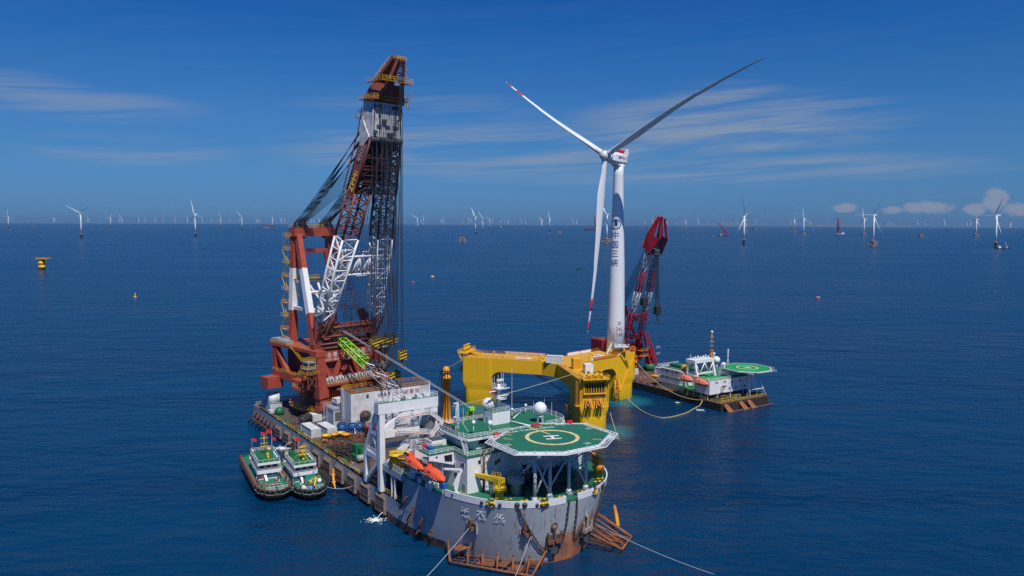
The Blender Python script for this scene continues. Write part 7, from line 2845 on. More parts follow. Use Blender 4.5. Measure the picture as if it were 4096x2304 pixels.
t1, h1, f1 = tug(1, 'green tug with red bow rail on the outside, workers crowding its foredeck', -25, 13.0, 4.6, 0, True, 0)
t2, h2_, f2 = tug(2, 'green tug with white lettered fascia moored against the grey ship side', -20.5, 10.4, 4.3, 0, False, 0)
mb = MB()
mb.box(.06, .10, -2.9, 2.9, 5.2, 5.62) if False else None
mb.box(1.16, 1.2, -3.0, 3.0, 4.68, 5.6)
bo = mb.build('name_fascia', white, t2)
for y in (-2.2, 2.2):
    mb = MB()
    for r, m_, x in ((.36, 0, 1.2), (.24, 1, 1.21), (.14, 2, 1.22)):
        mb.m = m_
        mb.tube((x - .02, y, 5.14), (x + .01, y, 5.14), r, 14, smooth=False)
    mb.build('emblem', [bluep, white, oyel], bo)
mb = MB()
mb.cbox((.8, 1.2, 3.5), (1.2, 3.0, 1.8))
mb.m = 1
mb.cbox((1.3, -.6, 3.1), (.8, .7, 1.0)).cbox((-9.0, -1.6, 8.5), (1.6, 1.6, 1.6))
mb.m = 2
mb.sphere((3.6, 3.2, 3.2), .7, 12, 8)
mb.build('deck_locker', [tealp, tgreen, white], t2)
mb = MB()
mb.tube((4.6, .6, 2.6), (4.6, .6, 4.2), .35, 8)
mb.beam((4.6, .6, 4.2), (5.6, 1.8, 5.0), .5, .5).beam((5.6, 1.8, 5.0), (7.4, .8, 3.2), .4, .4)
mb.cbox((4.4, .6, 3.2), (1.1, 1.0, 1.0))
mb.build('deck_crane', syel, t2)


def flag(parent, x, y, z0, z1, w=1.3, tilt=.0):
    mb = MB()
    mb.tube((x, y, z0), (x, y, z1), .045, 5)
    mb.build('flag_pole', silver, parent)
    mb = MB()
    n = 6
    vs = []
    for i in range(n + 1):
        f = i / n
        for e in (0, 1):
            vs.append((x + .14 * math.sin(f * 6), y + .05 + f * w, z1 - .05 - e * .95 - .35 * f * f))
    fs = [(2 * i, 2 * i + 1, 2 * i + 3, 2 * i + 2) for i in range(n)]
    vs += [(a + .02, b, c) for a, b, c in vs]
    k = 2 * (n + 1)
    fs += [tuple(k + j for j in reversed(f)) for f in fs]
    mb.add(vs, fs, True)
    mb.m = 1
    mb.cbox((x + .06, y + .25, z1 - .3), (.06, .22, .22))
    mb.build('flag', [flagred, syel], parent)


flag(f1, -14.6, -2.4, 7.6, 11.2)
flag(f1, -12.0, .0, 7.7, 13.6)
flag(f1, -12.0, 1.6, 7.7, 14.0)
flag(f1, -12.0, 3.0, 7.7, 11.6)
flag(f2, -10.8, -.2, 7.7, 12.6)
flag(mst, 66.6, -3.6, 31.0, 35.4, 1.6)
for f_, pts in ((f1, ((-12, 3.1, 14), (-6, 2.6, 10.5), (-.5, 1.6, 9.6))), (f2, ((-9, 2.6, 11), (-1, 2.4, 9.6), (-1, -1.4, 9.4)))):
    mb = MB()
    for x, y, z in pts:
        mb.tube((x, y, 7.68), (x, y, z), .04, 4)
    mb.build('whip_aerial', white, f_)
GT1, GT2, GB, GS = 'workers on the outer green tug', 'workers on the inner green tug', 'workers on the barge deck', 'workers on the crane ship'


def crew(T, ang, x, y, z, rz, pose, tp, lg, hat, label, grp):
    person(T @ Vector((x, y, z)), ang + rz, pose, tp, lg, hat, label, grp)


for x, y, rz, ps, tp, lg, hat, la in (
        (.9, 2.5, 10, 'stand', nvest, nvest, white, 'person in dark navy overalls with a white helmet by the tug deckhouse corner'),
        (1.3, 3.1, 60, 'stand', vest, nvest, white, 'person in an orange vest with a white helmet next to the navy one'),
        (1.2, -2.0, 0, 'stand', redp, wvest, None, 'person in a red top sitting height by the deckhouse steps of the outer tug'),
        (4.6, 1.0, 20, 'reach', vest, nvest, None, 'person in orange reaching out in the middle of the foredeck'),
        (6.0, .9, -40, 'stand', redp, wvest, white, 'person in red with white trousers on the middle of the foredeck'),
        (7.2, 1.6, -60, 'reach', wvest, nvest, white, 'person in white behind the inner white rail of the outer tug'),
        (6.6, 4.0, 80, 'wave', wvest, wvest, None, 'person in white throwing a line over the rail towards the other tug'),
        (8.8, -2.4, 40, 'reach', vest, vest, None, 'person in orange crouched by the left white bow rail'),
        (9.0, -.6, 0, 'stand', vest, nvest, None, 'person in orange at the middle of the white bow rail'),
        (7.4, -3.4, 0, 'stand', redp, nvest, white, 'person in a red vest at the outer edge of the bow'),
        (2.6, -3.8, 0, 'stand', redp, nvest, bluep, 'person in red with a blue helmet beside the outer bulwark')):
    crew(TUGS[1], -62.5, x, y, 2.6, rz, ps, tp, lg, hat, la, GT1)
for x, y, rz, ps, tp, lg, hat, la in (
        (3.6, -1.2, 30, 'reach', redp, nvest, None, 'person in red bending by the teal locker of the inner tug'),
        (4.8, -.3, 80, 'stand', nvest, wvest, white, 'person in navy and white standing beside the small yellow deck crane'),
        (5.8, -2.6, 0, 'stand', wvest, nvest, white, 'person in white on the outer side of the inner tug foredeck')):
    crew(TUGS[2], -61.0, x, y, 2.6, rz, ps, tp, lg, hat, la, GT2)
for i, (x, y, rz, ps, tp, lg, la) in enumerate((
        (-55.2, 2.3, 20, 'stand', wvest, nvest, 'person in white standing at the barge edge, apart from the orange group'),
        (-54.4, 3.8, 60, 'stand', vest, vest, 'person in orange overalls at the left of the orange group on the barge'),
        (-53.4, 4.6, 160, 'stand', vest, vest, 'person in orange overalls in the middle of the orange group on the barge'),
        (-52.6, 4.0, 200, 'reach', vest, vest, 'person in orange overalls reaching out within the orange group on the barge'),
        (-51.0, 4.6, 30, 'stand', vest, vest, 'person in orange overalls at the front right of the orange group on the barge'),
        (-50.4, 5.2, 100, 'wave', vest, vest, 'person in orange overalls with arms out beside the front right worker'),
        (-53.0, 7.0, 20, 'stand', redp, nvest, 'person in red behind the orange group by the cream container'))):
    crew(BARGE, BA, x, y, 3.06, rz, ps, tp, lg, white, la, GB)
crew(SHIP, SH_A, 21.6, -22.8, 6.68, -70, 'stand', redp, wvest, white, 'person in red and white at the ship rail beside the folded gangway', GS)
crew(SHIP, SH_A, 22.6, -22.6, 6.68, -110, 'stand', wvest, nvest, white, 'person in white at the ship rail beside the folded gangway', GS)
for nm, x, y, m_, la, cat in (('tarpaulin', 7.6, -.2, bluep, 'blue tarpaulin bundle behind the bow rail of the inner tug', 'tarpaulin'), ('tarpaulin', 8.2, 2.0, bluep, 'small blue tarpaulin bundle at the far bow rail of the inner tug', 'tarpaulin'), ('cargo_sack', 6.4, -2.0, wvest, 'white sacks piled on the outer bow of the inner tug', 'sack')):
    r = on_ship(nm, x, y, 2.6, 20, la, cat, None, TUGS[2], -61)
    mb = MB()
    mb.loft([[(.9 * s * math.cos(w) * (1 + .15 * math.sin(3 * w)), .7 * s * math.sin(w), z) for w in [k * math.pi / 5 for k in range(10)]] for s, z in ((1, 0), (.95, .4), (.6, .8), (.15, 1.0))])
    mb.build('bundle', [m_], r)
# net of tyres between the tug and the ship, and the yellow arm over it
r = on_ship('floating_fender', 9.0, -26.8, .6, 0, 'long floating fender covered in black tyres between the tug and the ship', 'fender')
mb = MB()
mb.loft([[(x, 1.5 * s * math.cos(w), 1.4 * s * math.sin(w)) for w in [k * math.pi / 6 for k in range(12)]] for x, s in ((-8.5, .2), (-7.5, .9), (7.5, .9), (8.5, .2))])
mb.build('core', [black], r)
for i in range(12):
    mb = MB()
    for a in (20, 75, 130):
        w = R_(a)
        mb.torus((-7.4 + i * 1.35 + (.4 if a == 75 else 0), -1.5 * math.cos(w), 1.45 * math.sin(w)), (.35, -math.cos(w), math.sin(w)), .62, .26, 11, 6)
    o_ = mb.build('tyre', [black], r)
mb = MB()
A_ = [Vector(p) for p in ((12.0, -24.4, 3.6), (15.8, -26.0, 3.2), (17.6, -26.6, 1.6), (19.4, -26.8, .2))]
mb.beam(A_[0], A_[1], .55, .55).beam(A_[1], A_[2], .55, .6).beam(A_[2], A_[3], .55, .5, w2=.25, h2=.2)
mb.tube(A_[1] - Vector((0, .6, 0)), A_[1] + Vector((0, .6, 0)), .3, 10).tube(A_[2] - Vector((0, .5, 0)), A_[2] + Vector((0, .5, 0)), .42, 12)
mb.build('hydraulic_arm', oyel, ship)


# ================================================================== THE WIND FARM AND SHIPPING FAR OUT
def sea_z(x, y):
    return -(x * x + y * y) / (2 * RE)


def wtg(foundation):
    r = empty('wind_turbine')
    mb = MB()
    zb = 18 if foundation != 'stub' else 18
    mb.lathe([(3.3, zb), (3.0, 50), (2.2, 104)], n=14)
    mb.build('tower', clean, r)
    if foundation == 'mono':
        mb = MB()
        mb.lathe([(3.8, -6), (3.8, 17), (5.6, 17), (5.6, 18.2)], n=14)
        mb.rail([(5.4 * math.cos(i), 5.4 * math.sin(i), 18.2) for i in range(6)], 1.2, 3, .15, 1, closed=True)
        mb.build('foundation', oyel, r)
    else:
        jacket(r, 18)
    mb = MB()
    mb.loft([[(x, y * w, 106 + z * w) for y, z in ((-1, -1), (1, -1), (1, 1), (-1, 1))] for x, w in ((3.6, 1.8), (0, 2.4), (-9, 2.6), (-11, 2.0))], smooth=False)
    mb.lathe([(1.9, 0), (1.9, 2), (1.0, 3.4), (.1, 3.8)], (0, 0, 0), 12)
    for i in range(len(mb.v) - 48, len(mb.v)):
        x, y, z = mb.v[i]
        mb.v[i] = (3.6 + z, y, 106 + x)
    mb.build('nacelle', clean, r)
    for i in range(3):
        mb = MB()
        blade_mesh(mb, 70, 1.5, n=8, bend=.5)
        b = mb.build('blade', clean, r)
    return r


def jacket(r, zt, name='foundation', w0=13.0, w1=7.0):
    mb = MB()
    P0 = [(w0 * a, w0 * b, -4) for a, b in ((-1, -1), (1, -1), (1, 1), (-1, 1))]
    P1 = [(w1 * a, w1 * b, zt - 2) for a, b in ((-1, -1), (1, -1), (1, 1), (-1, 1))]
    for i in range(4):
        j = (i + 1) % 4
        mb.tube(P0[i], P1[i], 1.0, 6)
        mb.tube(P0[i], P1[j], .6, 5).tube(P0[j], P1[i], .6, 5)
        mb.tube(P1[i], P1[j], .8, 5)
    mb.box(-w1 - 2.5, w1 + 2.5, -w1 - 2.5, w1 + 2.5, zt - 2, zt)
    mb.lathe([(3.4, zt), (3.4, zt + .6)], n=12)
    mb.lathe([(3.2, 3), (3.2, zt - 2)], n=10)
    return mb.build(name, mat('jacket_ochre', (.55, .30, .13), .7, dirt=.4), r)


PROTO = {k: wtg(k) for k in ('mono', 'jacket')}
TREE = {k: tree_of(v) for k, v in PROTO.items()}
for v in PROTO.values():
    v.hide_render = False
used = {}


def eye_ray(px, py):
    """direction through a point of the 4096 px wide view, used only to look up bearings of far things"""
    f = Vector((0, math.cos(R_(4.93)), -math.sin(R_(4.93))))
    r0 = Vector((1, 0, 0))
    u0 = r0.cross(f)
    cr_, sr = math.cos(R_(.27)), math.sin(R_(.27))
    return f + (r0 * cr_ + u0 * sr) * ((px - 2048) / 3090) - (u0 * cr_ - r0 * sr) * ((py - 1152) / 3090)


def far_spot(px, py, dist):
    d = eye_ray(px, py)
    k = dist / math.hypot(d.x, d.y)
    x, y = d.x * k, d.y * k
    return Vector((x, y, sea_z(x, y)))

FAR = [(34, 864, 8161, 'm', (0.4, 19.6)), (217, 870, 11623, 'm', None), (324, 850, 3706, 'm', (31.6, 29.9)), (353, 873, 12785, 'm', (-9.0, -11.5)), (443, 868, 9025, 'm', (4.3, 20.1)), (477, 875, 15342, 'm', None), (488, 872, 12176, 'm', None), (555, 876, 16321, 'm', None), (582, 876, 16321, 'm', None), (620, 874, 13226, 'm', (-8.5, 10.7)), (652, 877, 18264, 'm', (-0.9, 12.0)), (700, 874, 14752, 'm', None), (751, 873, 12373, 'm', None), (781, 854, 3894, 'm', (-12.0, 55.9)), (810, 874, 14752, 'm', None), (845, 877, 17434, 'm', None), (872, 879, 20187, 'm', None), (883, 869, 8817, 'm', (19.2, -10.7)), (921, 877, 16321, 'm', None), (940, 877, 18264, 'm', None), (957, 878, 19177, 'm', None), (968, 865, 6670, 'm', (-11.1, 17.9)), (1028, 876, 16676, 'm', None), (1034, 876, 16676, 'm', None), (1042, 881, 22562, 'm', None), (1090, 869, 8717, 'm', (0.0, 25.6)), (1125, 876, 12656, 'm', None), (1138, 877, 13183, 'm', None), (1245, 879, 15820, 'm', None), (1257, 879, 15820, 'm', None), (1278, 871, 11037, 'm', (7.9, 9.3)), (1353, 881, 22600, 'm', None), (1435, 878, 10318, 'm', None), (1451, 881, 21094, 'm', None), (1459, 879, 18984, 'm', None), (1593, 881, 19775, 'm', None), (1611, 883, 24979, 'm', None), (1670, 867, 6167, 'm', (12.2, 14.7)), (1686, 875, 14880, 'm', None), (1694, 874, 10189, 'm', None), (1765, 875, 12174, 'm', None), (1770, 881, 18748, 'm', None), (1776, 877, 13786, 'm', None), (1849, 879, 17687, 'm', None), (1878, 874, 12018, 'm', None), (1887, 879, 14880, 'm', (1.0, 12.2)), (1902, 863, 4595, 'm', (-13.3, 27.3)), (1931, 868, 6127, 'm', (-17.1, 26.9)), (1959, 872, 7621, 'm', (-14.3, 8.7)), (1971, 879, 15624, 'm', None), (2004, 879, 16446, 'm', None), (2018, 881, 18748, 'm', None), (2032, 876, 12499, 'm', (9.8, 7.7)), (2084, 880, 15368, 'm', None), (2102, 880, 16446, 'm', None), (2165, 874, 11028, 'm', None), (2168, 873, 7747, 'm', (14.0, 17.1)), (2198, 870, 6334, 'm', (-2.8, 31.4)), (2292, 879, 12841, 'm', None), (2306, 880, 14647, 'm', None), (2428, 851, 2841, 'j', (-32.1, 76.2)), (2580, 883, 17196, 'm', None), (2610, 877, 12138, 'm', (0.0, 19.7)), (2667, 881, 12897, 'm', None), (2712, 885, 21056, 'm', None), (2744, 879, 9826, 'j', (0.0, 21.9)), (2792, 882, 12738, 'm', None), (2831, 884, 19467, 'm', None), (2892, 883, 16377, 'm', None), (2948, 887, 20635, 'm', None), (2977, 854, 2866, 'm', (-24.8, 81.0)), (2984, 875, 6878, 'j', (-6.0, 7.9)), (3026, 884, 16377, 'm', None), (3063, 889, 23449, 'm', None), (3162, 884, 17196, 'm', None), (3177, 873, 6656, 'j', (6.3, 23.8)), (3215, 869, 4984, 'j', (-2.5, 47.0)), (3243, 884, 15399, 'm', None), (3350, 883, 15173, 'm', None), (3457, 871, 5204, 'j', (-7.6, 44.1)), (3495, 856, 2866, 'j', (21.5, 54.7)), (3552, 886, 16481, 'm', None), (3567, 885, 14759, 'm', None), (3672, 887, 14759, 'm', None), (3703, 891, 18657, 'm', None), (3779, 886, 13734, 'm', (-3.3, 9.9)), (3870, 889, 16481, 'm', None), (3883, 886, 13734, 'm', (-2.6, 8.3)), (3906, 874, 5494, 'j', (5.6, 38.1)), (3986, 861, 2996, 'm', (24.8, 62.9)), (4043, 884, 9600, 'm', (-9.3, 19.2)), (4135, 866, 5817, 'm', (-53.0, 14.9))]
# pixel column / bearing, hub row, distance, foundation, direction of one blade tip
ORD = ('first second third fourth fifth sixth seventh eighth ninth tenth eleventh twelfth thirteenth fourteenth fifteenth sixteenth seventeenth eighteenth nineteenth').split()
TENS = {2: 'twenty', 3: 'thirty', 4: 'forty', 5: 'fifty', 6: 'sixty', 7: 'seventy', 8: 'eighty', 9: 'ninety'}


def ordinal(n):
    if n < 20:
        return ORD[n - 1]
    t, u = divmod(n, 10)
    return TENS[t][:-1] + 'ieth' if u == 0 else TENS[t] + '-' + ORD[u - 1]


BIG = {324: 'biggest turbine in the far left sea, yellow base and three spread blades',
       781: 'far wind turbine with a dark raised blade, between the left edge and the red crane',
       968: 'far wind turbine with open dark blades, nearest one left of the red A frame',
       1902: 'far wind turbine with a red tipped blade, right of the hoisting ropes',
       1931: 'far wind turbine close right of the red tipped one, blades spread',
       2198: 'far wind turbine with one white blade straight up, above the small ochre box platform',
       2428: 'far wind turbine on an ochre lattice base, half hidden behind the white tower',
       2977: 'biggest far wind turbine right of the crimson crane, yellow base and three spread blades',
       2984: 'far wind turbine on ochre lattice, peeking out just behind the biggest one on the right',
       3176: 'far wind turbine on ochre lattice, left of the one with an upright dark blade',
       3215: 'far wind turbine on ochre lattice with one dark blade upright',
       3457: 'far wind turbine on ochre lattice close left of the one with the dark raised blade',
       3495: 'far wind turbine on a broad ochre lattice with one dark blade raised to the right',
       3906: 'far wind turbine on ochre lattice between the two largest right hand turbines',
       3986: 'far wind turbine at the right edge with a work boat moored at its foot',
       1671: 'far wind turbine with white spread blades, just right of the hoisting ropes'}
GROUP = 'wind turbines of the far wind farm'
ANCH = [(0, 'the open sea edge'), (324, 'the yellow pile turbine'), (781, 'the dark raised blade'), (1180, 'the red A frame'), (1480, 'the hoisting ropes'), (1902, 'the red tipped turbine'), (2440, 'the white tower'), (2977, 'the biggest barge side turbine'), (3495, 'the broad lattice turbine'), (5000, 'the work boat turbine')]
cnt = {}
seen = set()
for i, (X, Yh, dist, kind, tip) in enumerate(FAR):
    key = 'jacket' if kind == 'j' else 'mono'
    o = PROTO[key] if key not in seen else copy_tree(PROTO[key], TREE[key])
    seen.add(key)
    P = far_spot(X, 900, dist)
    o.location = P
    rnd = random.Random(i * 7 + 3)
    right = X in (2977,) or rnd.random() < .12
    brg = math.degrees(math.atan2(P.x, P.y))
    rz = (-45 if right else 225) - brg + rnd.uniform(-14, 14)
    o.rotation_euler = (0, 0, R_(rz))
    if tip:
        ph = math.atan2(tip[1], tip[0] / .7)
    else:
        ph = rnd.uniform(0, 2.09)
    n_ = 0
    for c in kids(o):
        if c.name.startswith('blade'):
            a = ph + n_ * 2.0944
            n_ += 1
            sp = Vector((0, math.cos(a), math.sin(a)))
            ch = Vector((.93, -math.sin(a) * .36, math.cos(a) * .36))
            M_ = Matrix((sp, ch, sp.cross(ch))).transposed().to_4x4()
            M_.translation = (5.2, 0, 106)
            c.matrix_local = M_
    size = 'mid sized' if dist < 7000 else ('small' if dist < 11000 else 'tiny pale')
    if X not in BIG:
        k = max(j for j in range(len(ANCH)) if ANCH[j][0] <= X)
        cnt[k] = cnt.get(k, 0) + 1
    tag(o, BIG.get(X) or '%s wind turbine, %s from %s towards %s' % (size, ordinal(cnt[k]), ANCH[k][1], ANCH[k + 1][1]), 'wind turbine', GROUP)
# bare foundations waiting for turbines
STUB = [(130, 915, 'j', 'small ochre stub foundation nearest the left edge'), (240, 905, 's', 'tiny ochre stub far behind, left of the biggest left turbine'), (432, 915, 's', 'small ochre stub right of the biggest left turbine'), (711, 915, 's', 'small ochre stub left of the turbine with the raised dark blade'),
        (1619, 907, 's', 'tiny dark stub just right of the hoisting ropes'), (1745, 914, 's', 'small ochre stub right of the spread blade turbine by the ropes'), (1855, 908, 's', 'tiny ochre stub left of the red tipped turbine'), (1850, 969, 'j', 'large empty ochre lattice foundation standing in open water left of the red tipped turbine foot'),
        (2239, 935, 'j', 'pale boxy ochre platform left of the white floating turbine blade'), (2571, 915, 'j', 'small ochre lattice stub just left of the crimson crane tip'), (2726, 915, 'j', 'small ochre lattice stub right of the crimson crane tip'), (2750, 911, 's', 'tiny ochre stub by the upright turbine right of the crimson crane'),
        (3047, 916, 'j', 'small ochre lattice stub right of the biggest right hand turbine'), (3133, 909, 's', 'tiny ochre stub left of the leaning blade turbine'), (3251, 917, 'j', 'small ochre lattice stub right of the upright blade turbine'), (3686, 934, 'j', 'ochre lattice stub alone midway along the right hand horizon')]
for X, Y, k, la in STUB:
    ang_ = (Y - 885.0) / 3090
    d = 78 / ang_ if ang_ > .012 else (78 / ang_) * 1.25
    r = empty('turbine_foundation', far_spot(X, 900, d))
    tag(r, la, 'foundation', 'bare turbine foundations')
    if k == 'j':
        jacket(r, 18, 'lattice')
    else:
        mb = MB()
        mb.lathe([(4.5, -5), (4.5, 14), (9, 14), (9, 17)], n=12)
        mb.build('pile', [mat('jacket_ochre', (.55, .30, .13))], r)
r = empty('transition_piece', far_spot(160, 900, 1400))
tag(r, 'bright yellow drum shaped pile with a flat platform standing alone on the left', 'foundation')
mb = MB()
mb.lathe([(4.6, -4), (4.6, 4), (4.8, 4), (4.8, 4.6), (4.6, 4.6), (4.6, 10), (4.8, 10), (4.8, 10.6), (4.6, 10.6), (4.6, 16.6)], n=20)
mb.build('pile', yel, r)
mb = MB()
mb.box(-6.5, 11, -6, 6, 16.6, 17.6)
mb.rail([(-6.5, -6, 17.6), (11, -6, 17.6), (11, 6, 17.6), (-6.5, 6, 17.6)], 1.2, 2.5, .1, 2, closed=True)
mb.ladder((0, -4.9, -1), (0, -4.9, 16.6), 1.0, (1, 0, 0), .1)
mb.build('platform', oyel, r)


def buoy(X, Y, s, kind, m, label, cat='buoy'):
    d = 78 / ((Y - 885.0) / 3090)
    r = empty('buoy' if kind != 'boat' else 'small_boat', far_spot(X, 900, d))
    tag(r, label, cat)
    mb = MB()
    if kind == 'tall':
        mb.lathe([(1.3 * s, -.5), (1.3 * s, .8 * s), (.5 * s, 1.1 * s), (.45 * s, 2.6 * s), (.8 * s, 2.7 * s), (.8 * s, 3.0 * s), (.3 * s, 3.2 * s), (.3 * s, 4.0 * s)], n=12)
    elif kind == 'drum':
        mb.lathe([(.2, -1.6 * s), (.9 * s, -1.5 * s), (.9 * s, 1.5 * s), (.2, 1.6 * s)], n=12)
        for i, (x, y, z) in enumerate(mb.v):
            mb.v[i] = (z, x, y + .4 * s)
    else:
        mb.loft([[(x, w * 1.2, 1.0), (x, w * .7, -.4), (x, -w * .7, -.4), (x, -w * 1.2, 1.0)] for x, w in ((-4 * s, .7), (0, 1.1), (2.6 * s, .8), (4 * s, .1))], smooth=False)
        mb.cbox((-1, 0, 1.4), (2, 1.4, 1.2))
    mb.build('hull' if kind == 'boat' else 'float', m, r)


buoy(530, 1164, 1.05, 'tall', [syel], 'yellow navigation buoy floating in the left middle of the sea')
buoy(1729, 1108, 1.4, 'drum', [cream], 'pale yellow float right of the hoisting ropes')
buoy(1651, 1129, .9, 'drum', [orange], 'small orange float just right of the hoisting ropes')
buoy(2318, 1073, 1.2, 'boat', [tgreen], 'tiny dark green boat left of the hanging turbine blade', 'boat')
buoy(3283, 1165, 1.2, 'drum', [sorange], 'orange drum float alone in the right middle of the sea')


def vessel(X, d, L_, yaw, hullc, housec, label, cat='ship', crane=None, legs=False, dx=.25, name='work_ship'):
    r = empty(name, far_spot(X, 900, d), R_(yaw))
    tag(r, label, cat)
    B_ = L_ * .22
    mb = MB()
    mb.loft([[(-L_ / 2 + a, -B_ / 2 * w, z), (L_ * .3, -B_ / 2 * w, z), (L_ / 2 - b, 0, z + c), (L_ * .3, B_ / 2 * w, z), (-L_ / 2 + a, B_ / 2 * w, z)] for z, a, b, w, c in ((-1, .5, L_ * .08, .8, 0), (L_ * .06, 0, 0, 1, L_ * .02))], smooth=False)
    mb.build('hull', hullc, r)
    mb = MB()
    z0 = L_ * .06
    mb.box(L_ * (dx - .12), L_ * (dx + .06), -B_ * .4, B_ * .4, z0, z0 + L_ * .09)
    mb.box(L_ * (dx - .08), L_ * (dx + .03), -B_ * .32, B_ * .32, z0 + L_ * .09, z0 + L_ * .14)
    mb.tube((L_ * dx, 0, z0 + L_ * .14), (L_ * dx, 0, z0 + L_ * .24), L_ * .008, 5)
    mb.build('deckhouse', housec, r)
    if crane:
        h, lean, cm = crane
        mb = MB()
        x0 = -L_ * .28
        mb.box(x0 - L_ * .07, x0 + L_ * .07, -B_ * .35, B_ * .35, z0, z0 + h * .22)
        mb.truss((x0, 0, z0 + h * .2), (x0 + lean, 0, z0 + h), h * .12, h * .07, h * .08, h * .05, (0, 1, 0), 8, h * .012, h * .008, (1, 0, 0))
        mb.beam((x0 - L_ * .05, 0, z0 + h * .2), (x0 - L_ * .10, 0, z0 + h * .48), h * .05, h * .05)
        mb.tube((x0 - L_ * .10, 0, z0 + h * .48), (x0 + lean * .95, 0, z0 + h * .97), h * .006)
        mb.build('crane', cm, r)
    if legs:
        mb = MB()
        for sx in (-.38, .38):
            for sy in (-.35, .35):
                mb.truss((L_ * sx, B_ * sy, 0), (L_ * sx, B_ * sy, L_ * .55), L_ * .04, L_ * .04, L_ * .04, L_ * .04, (1, 0, 0), 8, L_ * .006, L_ * .004, (0, 1, 0))
        mb.build('leg', legs, r)
    return r


vessel(1069, 9000, 95, 8, [dirtywhite], [crim], 'jack up vessel with red and white decks on the left horizon', legs=[crim], crane=(38, -30, [crim]), name='jack_up_vessel')
vessel(3019, 9500, 60, 5, [dgrey], [white], 'dark jack up vessel with thin legs right of the biggest right hand turbine', legs=[dgrey], name='jack_up_vessel')
vessel(2364, 7600, 150, 178, [dgrey], [oxred], 'distant crane ship with a tall dark red mast left of the hanging blade', crane=(132, 12, [dred]), name='crane_vessel')
vessel(2893, 4700, 62, 183, [dgrey], [oyel], 'flat crane barge with a leaning red boom left of the biggest right hand turbine', crane=(72, 46, [crim]), name='crane_barge')
vessel(2860, 4720, 24, 170, [dgrey], [white], 'small white tug at the end of the flat barge with the leaning red boom', cat='tug', name='tug')
vessel(3364, 6000, 70, 10, [white], [white], 'white ship with a red and white mast far on the right horizon', crane=(112, -6, [crim]), name='crane_vessel')
vessel(3474, 12000, 130, 0, [crim], [oxred], 'long red ship low on the horizon between two right hand turbines', name='cargo_ship')
vessel(4014, 2860, 46, 184, [dgrey], [white], 'work boat moored at the foot of the right edge turbine', cat='boat', name='work_boat', crane=(17, 3, [silver]))
vessel(1176, 1990, 29, 184, [crim], [white], 'red hulled white boat half hidden behind the red A frame stairs', cat='boat', name='crew_boat')
vessel(1996, 9500, 110, 2, [dgrey], [oyel], 'low cargo barge on the horizon between the two far turbines', cat='barge', name='cargo_barge')
vessel(3790, 11500, 70, 0, [dgrey], [dgrey], 'small dark ship on the horizon left of the right edge turbine', name='cargo_ship')
# faint island ridges beyond the horizon
mb = MB()


def ridge(X0, X1, d, hs):
    n = 24
    A, B2, C2 = [], [], []
    for i in range(n + 1):
        f = i / n
        p = far_spot(X0 + (X1 - X0) * f, 900, d)
        k = f * (len(hs) - 1)
        j = min(int(k), len(hs) - 2)
        h = hs[j] + (hs[j + 1] - hs[j]) * (k - j) + 5 * math.sin(i * 2.3)
        A.append((p.x, p.y, p.z - 5))
        B2.append((p.x * 1.03, p.y * 1.03, p.z + h))
        C2.append((p.x * 1.06, p.y * 1.06, p.z - 20))
    mb.loft([A, B2, C2], closed=False, caps=False)


ridge(2840, 3010, 26000, [45, 60, 90, 150, 165, 120, 80, 50])
ridge(3220, 3480, 27000, [45, 90, 70, 85, 60, 95, 80, 50])
ridge(3500, 3660, 27000, [45, 80, 95, 70, 45])
o = mb.build('hills', hillm)
tag(o, 'faint blue island hills on the horizon', 'hills', kind='structure')

# ================================================================== ROPES AND FOAM
def line(name, pts, r_, m, label, n=4):
    mb = MB()
    mb.path(pts, r_, n)
    return tag(mb.build(name, m), label, 'rope')


S3 = lambda u, v, z: SHIP @ Vector((u, v, z))
line('mooring_rope', sag((22.5, 287.3, 20.6), S3(2, 22.5, 14.5), .6, 18), .085, yrope, 'taut pale yellow rope from the yellow platform to the ship behind the radar mast')
line('mooring_rope', sag((54.5, 338.6, 17.0), (80.7, 321.1, 3.2), 4.5, 16), .10, yrope, 'pale rope slung from the tower column down to the barge rail')
fl = [(84.0, 333.8), (74.8, 315.7), (68.0, 307.6), (62.3, 303.6), (58.8, 304.0), (55.1, 310.3), (53.0, 320.5), (51.3, 334.9)]
cp = [Vector((80.9, 321.6, 3.0)), Vector((79.2, 319.0, 1.4))]
for i in range(1, len(fl) - 1):
    for k in range(4):
        f = k / 4
        p0, p1, p2, p3 = [Vector((*fl[max(0, min(len(fl) - 1, i + j))], .12)) for j in (-1, 0, 1, 2)]
        cp.append(.5 * ((2 * p1) + (-p0 + p2) * f + (2 * p0 - 5 * p1 + 4 * p2 - p3) * f * f + (-p0 + 3 * p1 - 3 * p2 + p3) * f ** 3))
cp.append(Vector((51.3, 334.9, 1.0)))
line('floating_rope', cp, .14, yrope, 'slack yellow rope drooping in a loop on the water between barge and platform')
b0 = SHIP @ hp(-50, 8.4, .9)
line('mooring_line', sag(b0, (-26.2, 143.4, -.2), 1.0, 10), .06, wrope, 'thin grey line running from the bow port down to the lower left')
line('mooring_line', sag(S3(93.5, -10.5, 7.6), (.1, 160, -.2), .3, 8), .06, wrope, 'thin line dropping from the middle of the front anchor rack')
line('mooring_line', sag(SHIP @ hp(30, 4.2, .6), (56.0, 158.0, -.2), 1.4, 12), .06, wrope, 'thin white line running to the lower right from the right anchor rack')
line('hanging_rope', sag((37.4, 287.7, 6.0), (38.6, 270.0, .2), .6, 8), .09, cream, 'loose pale rope hanging from the nearest yellow column into the water')
line('hanging_rope', sag((-21.5, 327, 18.5), S3(.5, 20.6, 28), .3, 6), .06, yrope, 'short rope between the left yellow column and the pile hammer top')
t2b = TUGS[2] @ Vector((9.6, 3.6, 3.2))
